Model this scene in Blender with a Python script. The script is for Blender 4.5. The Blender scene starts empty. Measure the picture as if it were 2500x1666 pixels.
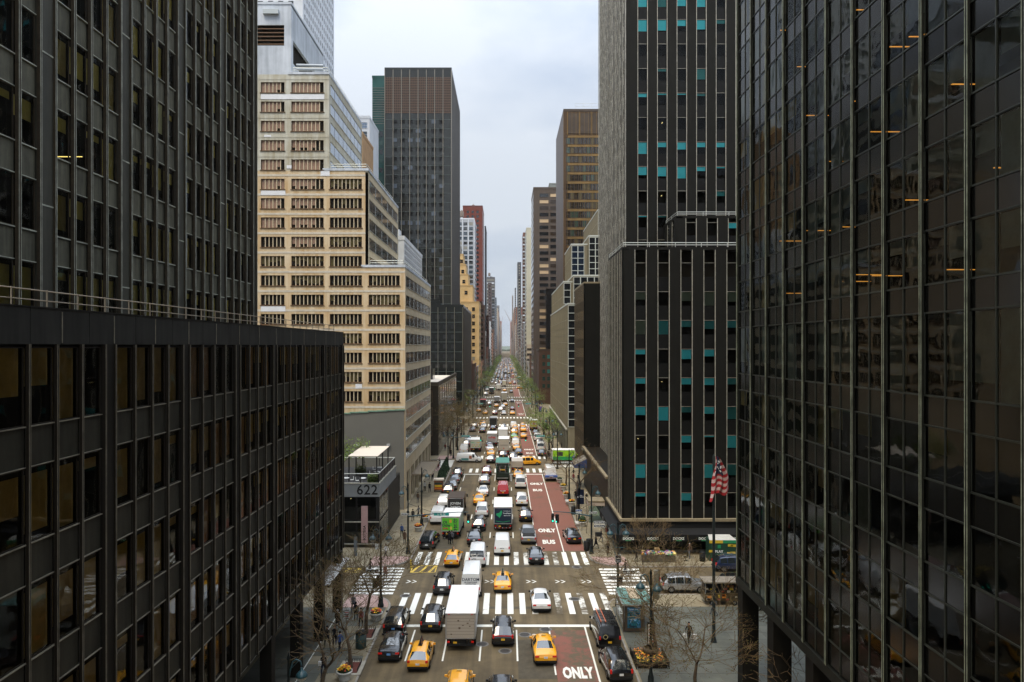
import bpy, bmesh, math, random
from mathutils import Vector, Matrix
R = math.radians
scene = bpy.context.scene
COL = scene.collection
random.seed(7)
USE_HAZE = True

# ------------------------------------------------------------------ camera
CAM_H = 25.6                       # metres above the avenue
FPX, VX, VY = 1780.0, 1236.0, 845.0   # focal length and vanishing point in pixels of the 2500 wide picture
cd = bpy.data.cameras.new('camera')
cd.sensor_width = 36.0
cd.lens = FPX/2500*36
cd.shift_x = (1250-VX)/2500
cd.shift_y = (VY-833)/2500
cd.clip_start = 0.3
cd.clip_end = 20000
cam = bpy.data.objects.new('camera', cd)
COL.objects.link(cam)
cam.location = (0, 0, CAM_H)
cam.rotation_euler = (R(90), 0, 0)
scene.camera = cam

# ------------------------------------------------------------------ sky, sun, exposure
SUN_EL, SUN_AZ = R(62), R(205)     # soft light from behind the camera, a little to its left
world = bpy.data.worlds.new('World')
scene.world = world
world.use_nodes = True
nt = world.node_tree
for n in list(nt.nodes): nt.nodes.remove(n)
def NN(tree, typ, **kw):
    n = tree.nodes.new(typ)
    for k, v in kw.items():
        if k.startswith('i_'): n.inputs[k[2:]].default_value = v
        else: setattr(n, k, v)
    return n
wo = NN(nt, 'ShaderNodeOutputWorld')
bg = NN(nt, 'ShaderNodeBackground'); bg.inputs['Strength'].default_value = 0.1
sky = NN(nt, 'ShaderNodeTexSky', sky_type='NISHITA', sun_disc=False)
sky.sun_elevation = SUN_EL; sky.sun_rotation = SUN_AZ
sky.air_density = 1.0; sky.dust_density = 3.0
# overcast cloud deck laid over the clear sky: CIE overcast brightness (zenith about 2.5 x horizon) with soft mottling
tc = NN(nt, 'ShaderNodeTexCoord')
sep = NN(nt, 'ShaderNodeSeparateXYZ')
nt.links.new(tc.outputs['Generated'], sep.inputs[0])
mp = NN(nt, 'ShaderNodeMapping'); mp.inputs['Scale'].default_value = (1.0, 1.0, 2.2)
nt.links.new(tc.outputs['Generated'], mp.inputs['Vector'])
nz = NN(nt, 'ShaderNodeTexNoise'); nz.inputs['Scale'].default_value = 3.4; nz.inputs['Detail'].default_value = 6; nz.inputs['Roughness'].default_value = 0.52
nt.links.new(mp.outputs[0], nz.inputs['Vector'])
cr = NN(nt, 'ShaderNodeValToRGB')
cr.color_ramp.elements[0].position = 0.34; cr.color_ramp.elements[0].color = (5.1, 5.9, 7.2, 1)
cr.color_ramp.elements[1].position = 0.60; cr.color_ramp.elements[1].color = (7.3, 7.85, 8.6, 1)
nt.links.new(nz.outputs['Fac'], cr.inputs[0])
mul = NN(nt, 'ShaderNodeMath', operation='MULTIPLY_ADD'); mul.inputs[1].default_value = 2.6; mul.inputs[2].default_value = 0.545
clampz = NN(nt, 'ShaderNodeMath', operation='MAXIMUM'); clampz.inputs[1].default_value = 0.0
nt.links.new(sep.outputs['Z'], clampz.inputs[0])
pw = NN(nt, 'ShaderNodeMath', operation='POWER'); pw.inputs[1].default_value = 2.6
nt.links.new(clampz.outputs[0], pw.inputs[0])
nt.links.new(pw.outputs[0], mul.inputs[0])
sc_ = NN(nt, 'ShaderNodeVectorMath', operation='SCALE')
nt.links.new(cr.outputs[0], sc_.inputs[0]); nt.links.new(mul.outputs[0], sc_.inputs['Scale'])
mx = NN(nt, 'ShaderNodeMixRGB'); mx.inputs[0].default_value = 0.92
nt.links.new(sky.outputs[0], mx.inputs[1]); nt.links.new(sc_.outputs[0], mx.inputs[2])
nt.links.new(mx.outputs[0], bg.inputs[0]); nt.links.new(bg.outputs[0], wo.inputs[0])

sd = bpy.data.lights.new('sun', 'SUN'); sd.energy = 1.5; sd.angle = R(24); sd.color = (1.0, 0.86, 0.64)
sun = bpy.data.objects.new('sun', sd); COL.objects.link(sun)
_d = Vector((math.sin(SUN_AZ)*math.cos(SUN_EL), math.cos(SUN_AZ)*math.cos(SUN_EL), math.sin(SUN_EL)))
sun.rotation_euler = _d.to_track_quat('Z', 'Y').to_euler()
sun.location = (0, 0, 300)
vs = scene.view_settings
vs.view_transform = 'Standard'; vs.look = 'None'; vs.exposure = 0.78; vs.gamma = 1.0; vs.use_curve_mapping = False
scene.cycles.max_bounces = 6; scene.cycles.transparent_max_bounces = 12
scene.cycles.diffuse_bounces = 3; scene.cycles.glossy_bounces = 3; scene.cycles.volume_bounces = 0
scene.cycles.caustics_reflective = False; scene.cycles.caustics_refractive = False
scene.cycles.sample_clamp_indirect = 4.0
scene.cycles.use_denoising = True

# ------------------------------------------------------------------ helpers
def G(px, py, z=0.0):
    """point of height z on the avenue seen at a pixel of the 2500 px picture -> (X, Y)"""
    Y = (CAM_H-z)*FPX/(py-VY)
    return ((px-VX)*Y/FPX, Y)

_M = {}
def mat(name, col, rough=0.7, metal=0.0, spec=0.5, var=0.0, scale=3.0, col2=None, bump=0.0, coat=0.0, emit=None, estr=0.0, streak=0.0, detail=5):
    if name in _M: return _M[name]
    if max(col) < .04 and rough > .35: spec = min(spec, .18)
    m = bpy.data.materials.new(name); m.use_nodes = True
    t = m.node_tree; b = t.nodes['Principled BSDF']
    b.inputs['Base Color'].default_value = (*col, 1)
    b.inputs['Roughness'].default_value = rough
    b.inputs['Metallic'].default_value = metal
    b.inputs['Specular IOR Level'].default_value = spec
    if coat: b.inputs['Coat Weight'].default_value = coat; b.inputs['Coat Roughness'].default_value = 0.05
    if emit: b.inputs['Emission Color'].default_value = (*emit, 1); b.inputs['Emission Strength'].default_value = estr
    if var or col2 or bump:
        tcn = NN(t, 'ShaderNodeTexCoord'); geo = NN(t, 'ShaderNodeNewGeometry')
        mpn = NN(t, 'ShaderNodeMapping')
        t.links.new(geo.outputs['Position'], mpn.inputs['Vector'])
        n1 = NN(t, 'ShaderNodeTexNoise'); n1.inputs['Scale'].default_value = scale; n1.inputs['Detail'].default_value = detail; n1.inputs['Roughness'].default_value = 0.65
        t.links.new(mpn.outputs[0], n1.inputs['Vector'])
        fac = n1.outputs['Fac']
        if streak:
            mps = NN(t, 'ShaderNodeMapping'); mps.inputs['Scale'].default_value = (streak*6, streak*6, streak*0.5)
            t.links.new(geo.outputs['Position'], mps.inputs['Vector'])
            n2 = NN(t, 'ShaderNodeTexNoise'); n2.inputs['Scale'].default_value = 1.0; n2.inputs['Detail'].default_value = 4
            t.links.new(mps.outputs[0], n2.inputs['Vector'])
            mm = NN(t, 'ShaderNodeMath', operation='ADD'); mm.use_clamp = False
            t.links.new(n1.outputs['Fac'], mm.inputs[0]); t.links.new(n2.outputs['Fac'], mm.inputs[1])
            m2 = NN(t, 'ShaderNodeMath', operation='MULTIPLY'); m2.inputs[1].default_value = 0.5
            t.links.new(mm.outputs[0], m2.inputs[0]); fac = m2.outputs[0]
        if var or col2:
            rp = NN(t, 'ShaderNodeValToRGB')
            c2 = col2 if col2 else tuple(min(1, c*(1+var)) for c in col)
            c1 = col if col2 else tuple(c*(1-var) for c in col)
            rp.color_ramp.elements[0].position = 0.36; rp.color_ramp.elements[0].color = (*c1, 1)
            rp.color_ramp.elements[1].position = 0.66; rp.color_ramp.elements[1].color = (*c2, 1)
            t.links.new(fac, rp.inputs[0]); t.links.new(rp.outputs[0], b.inputs['Base Color'])
        if bump:
            bp = NN(t, 'ShaderNodeBump'); bp.inputs['Strength'].default_value = bump; bp.inputs['Distance'].default_value = 0.02
            n3 = NN(t, 'ShaderNodeTexNoise'); n3.inputs['Scale'].default_value = scale*8; n3.inputs['Detail'].default_value = 3
            t.links.new(mpn.outputs[0], n3.inputs['Vector'])
            t.links.new(n3.outputs['Fac'], bp.inputs['Height']); t.links.new(bp.outputs[0], b.inputs['Normal'])
    _M[name] = m
    return m

def glass(name, tint=(0.35, 0.38, 0.36), rough=0.02, f0=1.0, ior=1.6, wav=0.0, gcol=(0.9,0.95,1.0)):
    """window glass: clear to the dim room behind, mirror-like at grazing angles, slightly wavy"""
    if name in _M: return _M[name]
    m = bpy.data.materials.new(name); m.use_nodes = True
    t = m.node_tree
    for n in list(t.nodes): t.nodes.remove(n)
    out = NN(t, 'ShaderNodeOutputMaterial'); mix = NN(t, 'ShaderNodeMixShader')
    tr = NN(t, 'ShaderNodeBsdfTransparent'); tr.inputs[0].default_value = (*tint, 1)
    gl = NN(t, 'ShaderNodeBsdfGlossy'); gl.inputs['Color'].default_value = (*gcol, 1); gl.inputs['Roughness'].default_value = rough
    fr = NN(t, 'ShaderNodeFresnel'); fr.inputs['IOR'].default_value = ior
    if wav:
        geo = NN(t, 'ShaderNodeNewGeometry'); nn = NN(t, 'ShaderNodeTexNoise'); nn.inputs['Scale'].default_value = 0.7; nn.inputs['Detail'].default_value = 1
        t.links.new(geo.outputs['Position'], nn.inputs['Vector'])
        bp = NN(t, 'ShaderNodeBump'); bp.inputs['Strength'].default_value = wav; bp.inputs['Distance'].default_value = 0.05
        t.links.new(nn.outputs['Fac'], bp.inputs['Height'])
        t.links.new(bp.outputs[0], gl.inputs['Normal']); t.links.new(bp.outputs[0], fr.inputs['Normal'])
    t.links.new(fr.outputs[0], mix.inputs[0]); t.links.new(tr.outputs[0], mix.inputs[1]); t.links.new(gl.outputs[0], mix.inputs[2])
    t.links.new(mix.outputs[0], out.inputs[0])
    _M[name] = m
    return m

class MB:
    """collects polygons with material slots and builds one mesh"""
    def __init__(s): s.v = []; s.f = []; s.mi = []; s.mats = []; s.sm = []
    def slot(s, m):
        if m not in s.mats: s.mats.append(m)
        return s.mats.index(m)
    def face(s, pts, m, smooth=False):
        b = len(s.v); s.v += [tuple(p) for p in pts]; s.f.append(list(range(b, b+len(pts)))); s.mi.append(s.slot(m)); s.sm.append(smooth)
    def grid(s, verts, faces, m, smooth=False):
        b = len(s.v); s.v += [tuple(p) for p in verts]; k = s.slot(m)
        for f in faces: s.f.append([b+i for i in f]); s.mi.append(k); s.sm.append(smooth)
    def box(s, x0, x1, y0, y1, z0, z1, m, skip=''):
        V = [(x0,y0,z0),(x1,y0,z0),(x1,y1,z0),(x0,y1,z0),(x0,y0,z1),(x1,y0,z1),(x1,y1,z1),(x0,y1,z1)]
        F = {'b':(0,3,2,1),'t':(4,5,6,7),'s':(0,1,5,4),'n':(2,3,7,6),'w':(3,0,4,7),'e':(1,2,6,5)}
        s.grid(V, [F[k] for k in F if k not in skip], m)
    def tube(s, a, b, ra, rb, m, n=6, cap=True, smooth=True):
        a = Vector(a); b = Vector(b); d = (b-a)
        if d.length < 1e-6: return
        q = d.to_track_quat('Z', 'Y')
        V = []
        for c, r in ((a, ra), (b, rb)):
            for k in range(n):
                t = 2*math.pi*k/n
                V.append(c + q @ Vector((r*math.cos(t), r*math.sin(t), 0)))
        F = [(k, (k+1) % n, n+(k+1) % n, n+k) for k in range(n)]
        s.grid(V, F, m, smooth)
        if cap:
            s.grid([V[n+k] for k in range(n)], [tuple(range(n))], m)
            s.grid([V[k] for k in range(n)], [tuple(reversed(range(n)))], m)
    def lathe(s, prof, m, n=12, c=(0,0,0), smooth=True):
        V = []; F = []
        for r, z in prof:
            for k in range(n):
                t = 2*math.pi*k/n
                V.append((c[0]+r*math.cos(t), c[1]+r*math.sin(t), c[2]+z))
        for i in range(len(prof)-1):
            for k in range(n):
                F.append((i*n+k, i*n+(k+1) % n, (i+1)*n+(k+1) % n, (i+1)*n+k))
        s.grid(V, F, m, smooth)
    def ball(s, c, r, m, n=8, sz=1.0):
        prof = [(max(0.001, r*math.sin(math.pi*i/n)), -r*sz*math.cos(math.pi*i/n)) for i in range(n+1)]
        s.lathe(prof, m, n=max(6, n), c=c)
    def mesh(s, name='m'):
        me = bpy.data.meshes.new(name)
        me.from_pydata(s.v, [], s.f)
        for m in s.mats: me.materials.append(m)
        me.polygons.foreach_set('material_index', s.mi)
        me.polygons.foreach_set('use_smooth', s.sm)
        me.update()
        return me

def ob(name, me, parent=None, loc=(0,0,0), rot=(0,0,0)):
    if isinstance(me, MB): me = me.mesh(name)
    o = bpy.data.objects.new(name, me)
    COL.objects.link(o)
    o.location = loc; o.rotation_euler = rot
    if parent is not None: o.parent = parent
    return o
def tag(o, label, cat, group=None):
    o['label'] = label; o['category'] = cat
    if group: o['group'] = group
    return o
def thing(name, label, cat, loc=(0,0,0), rot=0, group=None):
    o = bpy.data.objects.new(name, None); COL.objects.link(o)
    o.empty_display_size = 0.3
    o.location = loc; o.rotation_euler = (0, 0, rot)
    return tag(o, label, cat, group)
def struct(name, me, loc=(0,0,0)):
    o = ob(name, me, None, loc); o['kind'] = 'structure'; return o
_BX = {}
def boxmesh(w, d, h, m, key=None):
    """box: x centred, y from -d (outwards) to 0, z from 0 to h; shared"""
    k = (round(w, 3), round(d, 3), round(h, 3), m.name)
    if k not in _BX:
        b = MB(); b.box(-w/2, w/2, -d, 0, 0, h, m); _BX[k] = b.mesh('box')
    return _BX[k]
_T = {}
def textmesh(s, size, m, extrude=0.0, offset=0.0, align='CENTER', spacing=1.0):
    k = (s, size, m.name, extrude, offset)
    if k in _T: return _T[k]
    c = bpy.data.curves.new('t', 'FONT'); c.body = s; c.size = size; c.extrude = extrude; c.offset = offset
    c.align_x = align; c.align_y = 'CENTER'; c.resolution_u = 2; c.space_character = spacing
    o = bpy.data.objects.new('t', c); COL.objects.link(o)
    dg = bpy.context.evaluated_depsgraph_get(); dg.update()
    me = bpy.data.meshes.new_from_object(o.evaluated_get(dg)); me.materials.clear(); me.materials.append(m)
    bpy.data.objects.remove(o); _T[k] = me
    return me

# facade frames: local x = along the wall, -y = outwards, z = up
ROT = {'S': 0.0, 'E': R(90), 'W': R(-90), 'N': R(180)}
def fpos(face, plane, u, z, out=0.0):
    """world point on a facade plane: u runs along +X for S/N walls and along +Y for E/W walls"""
    if face == 'S': return (u, plane-out, z)
    if face == 'N': return (u, plane+out, z)
    if face == 'E': return (plane+out, u, z)
    return (plane-out, u, z)
class Bld:
    """a building: an Empty whose parts are given in world coordinates"""
    def __init__(s, name, label, cat, base, group=None):
        s.o = thing(name, label, cat, base, 0, group); s.b = Vector(base)
    def part(s, name, me, face='S', loc=(0,0,0), parent=None):
        p = parent if parent is not None else s.o
        l = Vector(loc) - s.b if parent is None else Vector(loc)
        return ob(name, me, p, l, (0, 0, ROT[face] if parent is None else 0))
    def box(s, name, x0, x1, y0, y1, z0, z1, m, skip=''):
        b = MB(); b.box(x0-s.b.x, x1-s.b.x, y0-s.b.y, y1-s.b.y, z0-s.b.z, z1-s.b.z, m, skip)
        return ob(name, b, s.o)
def holewall(u0, u1, z0, z1, holes, depth, m, rev=None):
    """wall sheet in local facade frame with rectangular holes and reveals"""
    b = MB(); us = sorted({u0, u1} | {h[0] for h in holes} | {h[1] for h in holes}); zs = sorted({z0, z1} | {h[2] for h in holes} | {h[3] for h in holes})
    us = [u for u in us if u0-1e-6 <= u <= u1+1e-6]; zs = [z for z in zs if z0-1e-6 <= z <= z1+1e-6]
    hs = [(h[0], h[1], h[2], h[3]) for h in holes]
    byrow = {}
    for j in range(len(zs)-1):
        zc = (zs[j]+zs[j+1])/2
        row = [h for h in hs if h[2] < zc < h[3]]
        run = None
        for i in range(len(us)-1):
            uc = (us[i]+us[i+1])/2
            inside = any(h[0] < uc < h[1] for h in row)
            if not inside:
                if run is None: run = us[i]
            if inside or i == len(us)-2:
                end = us[i] if inside else us[i+1]
                if run is not None and end > run+1e-6:
                    b.face([(run,0,zs[j]),(end,0,zs[j]),(end,0,zs[j+1]),(run,0,zs[j+1])], m)
                run = None
    rv = rev or m
    for a, c, e, f in hs:
        b.face([(a,0,e),(a,depth,e),(a,depth,f),(a,0,f)], rv)
        b.face([(c,0,f),(c,depth,f),(c,depth,e),(c,0,e)], rv)
        b.face([(a,0,f),(a,depth,f),(c,depth,f),(c,0,f)], rv)
        b.face([(c,0,e),(c,depth,e),(a,depth,e),(a,0,e)], rv)
    return b
def flipu(face, u):  # local x of a facade frame runs +X on S, +Y on E, -Y on W
    return -u if face in 'WN' else u

# ------------------------------------------------------------------ materials
asphalt_c = (0.10, 0.076, 0.042)
M_asphalt = mat('asphalt', (0.118,0.086,0.043), 0.85, var=0.24, scale=0.35, bump=0.25, detail=9)
def _worn(m):
    # wheel tracks and drips drawn out along the avenue, aggregate speckle on top
    t = m.node_tree; b = t.nodes['Principled BSDF']; src = b.inputs['Base Color'].links[0].from_socket
    geo = NN(t, 'ShaderNodeNewGeometry'); mp_ = NN(t, 'ShaderNodeMapping'); mp_.inputs['Scale'].default_value = (1.1, .035, 1)
    t.links.new(geo.outputs['Position'], mp_.inputs[0]); n = NN(t, 'ShaderNodeTexNoise'); n.inputs['Scale'].default_value = 1.3; n.inputs['Detail'].default_value = 4
    t.links.new(mp_.outputs[0], n.inputs['Vector'])
    r = NN(t, 'ShaderNodeMapRange'); r.inputs['From Min'].default_value = .34; r.inputs['From Max'].default_value = .66; r.inputs['To Min'].default_value = .74; r.inputs['To Max'].default_value = 1.2
    t.links.new(n.outputs[0], r.inputs[0])
    v = NN(t, 'ShaderNodeTexVoronoi'); v.inputs['Scale'].default_value = .16; v.inputs['Randomness'].default_value = 1; t.links.new(geo.outputs['Position'], v.inputs['Vector'])
    sp = NN(t, 'ShaderNodeSeparateColor'); t.links.new(v.outputs['Color'], sp.inputs[0])
    r2 = NN(t, 'ShaderNodeMapRange'); r2.inputs['To Min'].default_value = .90; r2.inputs['To Max'].default_value = 1.08; t.links.new(sp.outputs[0], r2.inputs[0])
    mm = NN(t, 'ShaderNodeMath', operation='MULTIPLY'); t.links.new(r.outputs[0], mm.inputs[0]); t.links.new(r2.outputs[0], mm.inputs[1])
    sc = NN(t, 'ShaderNodeVectorMath', operation='SCALE'); t.links.new(src, sc.inputs[0]); t.links.new(mm.outputs[0], sc.inputs['Scale'])
    t.links.new(sc.outputs[0], b.inputs['Base Color'])
_worn(M_asphalt)
M_patch = mat('asphalt_patch', (0.074,0.06,0.037), 0.85, var=0.2, scale=1.5, bump=0.2)
M_walk = mat('sidewalk_concrete', (0.215,0.178,0.112), 0.9, var=0.2, scale=0.5, bump=0.15, detail=8)
M_walk2 = mat('plaza_concrete', (0.085,0.082,0.058), 0.85, var=0.22, scale=0.4, bump=0.1, detail=8)
M_pink = mat('pink_corner_paving', (0.36,0.235,0.20), 0.9, var=0.15, scale=2.0)
M_kerb = mat('kerb_stone', (0.24,0.22,0.19), 0.8, var=0.2, scale=2)
M_steel = mat('dark_steel', (0.015,0.015,0.014), 0.5, metal=0.3)
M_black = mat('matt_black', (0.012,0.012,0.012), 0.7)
M_white = mat('white_paint', (0.78,0.78,0.75), 0.6, var=0.06, scale=2)
M_chrome = mat('bright_metal', (0.55,0.55,0.53), 0.25, metal=1.0)
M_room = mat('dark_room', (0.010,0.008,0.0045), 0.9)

def paintmat(name, col, wear, base=asphalt_c):
    """road paint worn through to the asphalt in patches"""
    if name in _M: return _M[name]
    m = bpy.data.materials.new(name); m.use_nodes = True; t = m.node_tree; b = t.nodes['Principled BSDF']
    geo = NN(t, 'ShaderNodeNewGeometry')
    n1 = NN(t, 'ShaderNodeTexNoise'); n1.inputs['Scale'].default_value = 1.6; n1.inputs['Detail'].default_value = 9; n1.inputs['Roughness'].default_value = 0.72
    t.links.new(geo.outputs['Position'], n1.inputs['Vector'])
    n2 = NN(t, 'ShaderNodeTexNoise'); n2.inputs['Scale'].default_value = 0.25; n2.inputs['Detail'].default_value = 3
    t.links.new(geo.outputs['Position'], n2.inputs['Vector'])
    ad = NN(t, 'ShaderNodeMath', operation='ADD'); t.links.new(n1.outputs[0], ad.inputs[0]); t.links.new(n2.outputs[0], ad.inputs[1])
    rp = NN(t, 'ShaderNodeValToRGB')
    rp.color_ramp.elements[0].position = wear-0.04; rp.color_ramp.elements[0].color = (*base, 1)
    rp.color_ramp.elements[1].position = wear+0.05; rp.color_ramp.elements[1].color = (*col, 1)
    hf = NN(t, 'ShaderNodeMath', operation='MULTIPLY'); hf.inputs[1].default_value = 0.5
    t.links.new(ad.outputs[0], hf.inputs[0]); t.links.new(hf.outputs[0], rp.inputs[0])
    t.links.new(rp.outputs[0], b.inputs['Base Color']); b.inputs['Roughness'].default_value = 0.75
    _M[name] = m; return m
M_line = paintmat('road_paint_white', (0.78,0.76,0.68), 0.36)
M_lineworn = paintmat('road_paint_worn', (0.74,0.72,0.65), 0.50)
M_red = paintmat('bus_lane_red', (0.21,0.080,0.052), 0.40)
M_redworn = paintmat('bus_lane_red_worn', (0.21,0.075,0.05), 0.455)
M_yline = paintmat('road_paint_yellow', (0.62,0.42,0.07), 0.42)
# ================================================================== GROUND, STREETS, MARKINGS
KW, KE = -11.35, 10.0              # kerb lines of the avenue
BW, BE = -15.75, 14.25             # building lines
CROSS = [(-6,3.5),(74.9,84.2),(153.6,163.6),(240,256),(347,360),(455,470),(552,566),(645,659),(738,752),(831,845),(924,938),(1017,1031),(1110,1124),(1203,1217),(1296,1310),(1400,1414),(1500,1514),(1600,1614),(1700,1714),(1800,1814),(1900,1914),(2000,2014),(2100,2114),(2200,2214),(2300,2314),(2400,2414)]
g = MB(); g.face([(-3000,-300,0),(3000,-300,0),(3000,9000,0),(-3000,9000,0)], M_asphalt)
struct('ground', g)
g = MB()
g.face([(KW-0.2,-60,.004),(KE+0.2,-60,.004),(KE+0.2,2450,.004),(KW-0.2,2450,.004)], M_asphalt)
avenue = struct('avenue_roadway', g)
# darker asphalt repairs
rp_ = [(0.95,3.95,56,63.5),(4.3,5.1,61.8,64.6),(-2,4,71.0,71.6),(-8,9.5,84.3,85.0),(4.1,5.7,96,97),(-11,-7,92,99),(7.8,9.8,118,128),(-5,-2.4,104,112)]
b = MB()
for x0, x1, y0, y1 in rp_: b.face([(x0,y0,.006),(x1,y0,.006),(x1,y1,.006),(x0,y1,.006)], M_patch)
p = ob('asphalt_repair', b, avenue); p['kind'] = 'stuff'
# tar-sealed cracks wandering over the roadway
b = MB(); rc = random.Random(5)
for k in range(46):
    x = rc.uniform(KW+1, KE-1); y = rc.uniform(56, 150); a = rc.choice([R(90), R(0)])+rc.uniform(-.3,.3)
    for j in range(rc.randint(4, 12)):
        nx = x+math.cos(a)*rc.uniform(.5,1.1); ny = y+math.sin(a)*rc.uniform(.5,1.1); w = rc.uniform(.015,.035)
        px, py = -math.sin(a)*w, math.cos(a)*w
        if KW < nx < KE: b.face([(x-px,y-py,.0065),(nx-px,ny-py,.0065),(nx+px,ny+py,.0065),(x+px,y+py,.0065)], M_patch)
        x, y = nx, ny; a += rc.uniform(-.5,.5)
p = ob('tarred_crack', b, avenue); p['kind'] = 'stuff'

def kerbed_block(name, x0, x1, y0, y1, corners, m=M_walk, z=0.13):
    """pavement slab with rounded avenue corners; corners: list of (x,y,sx,sy) to round"""
    def outline(ins):
        P = []
        rr = 3.6
        for (cx, cy, sx, sy) in ((x0,y0,1,1),(x1,y0,-1,1),(x1,y1,-1,-1),(x0,y1,1,-1)):
            rnd = (cx, cy) in corners
            cxi, cyi = cx+sx*ins, cy+sy*ins
            if not rnd: P.append((cxi, cyi)); continue
            r2 = rr-ins; ox, oy = cx+sx*rr, cy+sy*rr
            st = {(1,1):180,(-1,1):270,(-1,-1):0,(1,-1):90}[(sx,sy)]
            for k in range(9):
                a = R(st+90*k/8); P.append((ox+r2*math.cos(a), oy+r2*math.sin(a)))
        return P
    o0 = outline(0); o1 = outline(0.16)
    b = MB(); n = len(o0)
    for k in range(n):
        j = (k+1) % n
        b.face([(*o0[k],0),(*o0[j],0),(*o0[j],z),(*o0[k],z)], M_kerb)
        b.face([(*o0[k],z),(*o0[j],z),(*o1[j],z),(*o1[k],z)], M_kerb)
    b.face([(*q,z) for q in o1], m)
    return struct(name, b)
walks = {}
for i in range(len(CROSS)-1):
    y0, y1 = CROSS[i][1], CROSS[i+1][0]
    walks[('W',i)] = kerbed_block('sidewalk', -110, KW, y0, y1, {(KW,y0),(KW,y1)})
    walks[('E',i)] = kerbed_block('sidewalk', KE, 110, y0, y1, {(KE,y0),(KE,y1)})
# concrete flags near the camera, each its own slab with open joints
def flags(parent, x0, x1, y0, y1, nx, ny, mats, skip=lambda x, y: False):
    w, d = (x1-x0)/nx, (y1-y0)/ny
    ms = []
    for m in mats:
        b = MB(); b.box(-w/2+.012, w/2-.012, -d/2+.012, d/2-.012, 0, .02, m, 'b'); ms.append(b.mesh('slab'))
    for i in range(nx):
        for j in range(ny):
            x, y = x0+(i+.5)*w, y0+(j+.5)*d
            if skip(x, y): continue
            ob('paving_slab', random.choice(ms), parent, (x, y, .13+random.uniform(0,.003)))
M_fl = [mat('flag_concrete_a', (0.225,0.188,0.12), .9, var=.16, scale=.9), mat('flag_concrete_b', (0.19,0.16,0.104), .9, var=.16, scale=.9), mat('flag_concrete_c', (0.25,0.208,0.132), .9, var=.14, scale=.9)]
M_fp = [mat('flag_plaza_a', (0.075,0.077,0.06), .8, var=.2, scale=.5), mat('flag_plaza_b', (0.087,0.088,0.07), .8, var=.18, scale=.5)]
flags(walks[('W',0)], -15.9, -11.7, 44, 71.0, 3, 17, M_fp+M_fl[1:2])
flags(walks[('W',0)], -20.2, -16.0, 44, 71.0, 2, 12, M_fp)
flags(walks[('W',1)], -15.6, -11.6, 88.2, 150.0, 3, 34, M_fl)
flags(walks[('E',0)], 10.3, 25.8, 47, 71.2, 10, 15, M_fp)
flags(walks[('E',0)], 25.8, 41, 56, 71.2, 6, 6, M_fp)
flags(walks[('E',1)], 10.3, 14.1, 88.0, 150.0, 3, 36, M_fl)
flags(walks[('E',1)], 14.4, 40, 85.0, 89.2, 16, 2, M_fl)
# pink-toned corner aprons
def apron(parent, x0, x1, y0, y1, cx, cy):
    b = MB()
    b.face([(x0,y0,.156),(x1,y0,.156),(x1,y1,.156),(x0,y1,.156)], M_pink)
    # chamfer by replacing the kerb corner with an arc
    b.v = []; b.f = []; b.mi = []; b.sm = []
    P = []
    rr = 3.3
    for (px, py) in ((x0,y0),(x1,y0),(x1,y1),(x0,y1)):
        if abs(px-cx) < .01 and abs(py-cy) < .01:
            sx = 1 if px == x0 else -1; sy = 1 if py == y0 else -1
            st = {(1,1):180,(-1,1):270,(-1,-1):0,(1,-1):90}[(sx,sy)]
            for k in range(9):
                a = R(st+90*k/8); P.append((px+sx*rr+rr*math.cos(a), py+sy*rr+rr*math.sin(a), .156))
        else: P.append((px,py,.156))
    b.face(P, M_pink); ob('corner_apron', b, parent)
apron(walks[('E',1)], KE+.25, 14.2, 84.4, 88.0, KE+.25, 84.4)
apron(walks[('W',1)], -16.0, KW-.25, 84.4, 88.2, KW-.25, 84.4)
apron(walks[('W',0)], -16.0, KW-.25, 71.0, 74.7, KW-.25, 74.7)
apron(walks[('W',2)], -15.5, KW-.25, 163.8, 169, KW-.25, 163.8)
apron(walks[('W',1)], -15.5, KW-.25, 148.5, 153.4, KW-.25, 153.4)
b = MB(); b.box(-15.99,-15.93,30,71,.13,.165,mat('pale_strip',(.6,.6,.56),.6)); ob('property_line_strip', b, walks[('W',0)])

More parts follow.
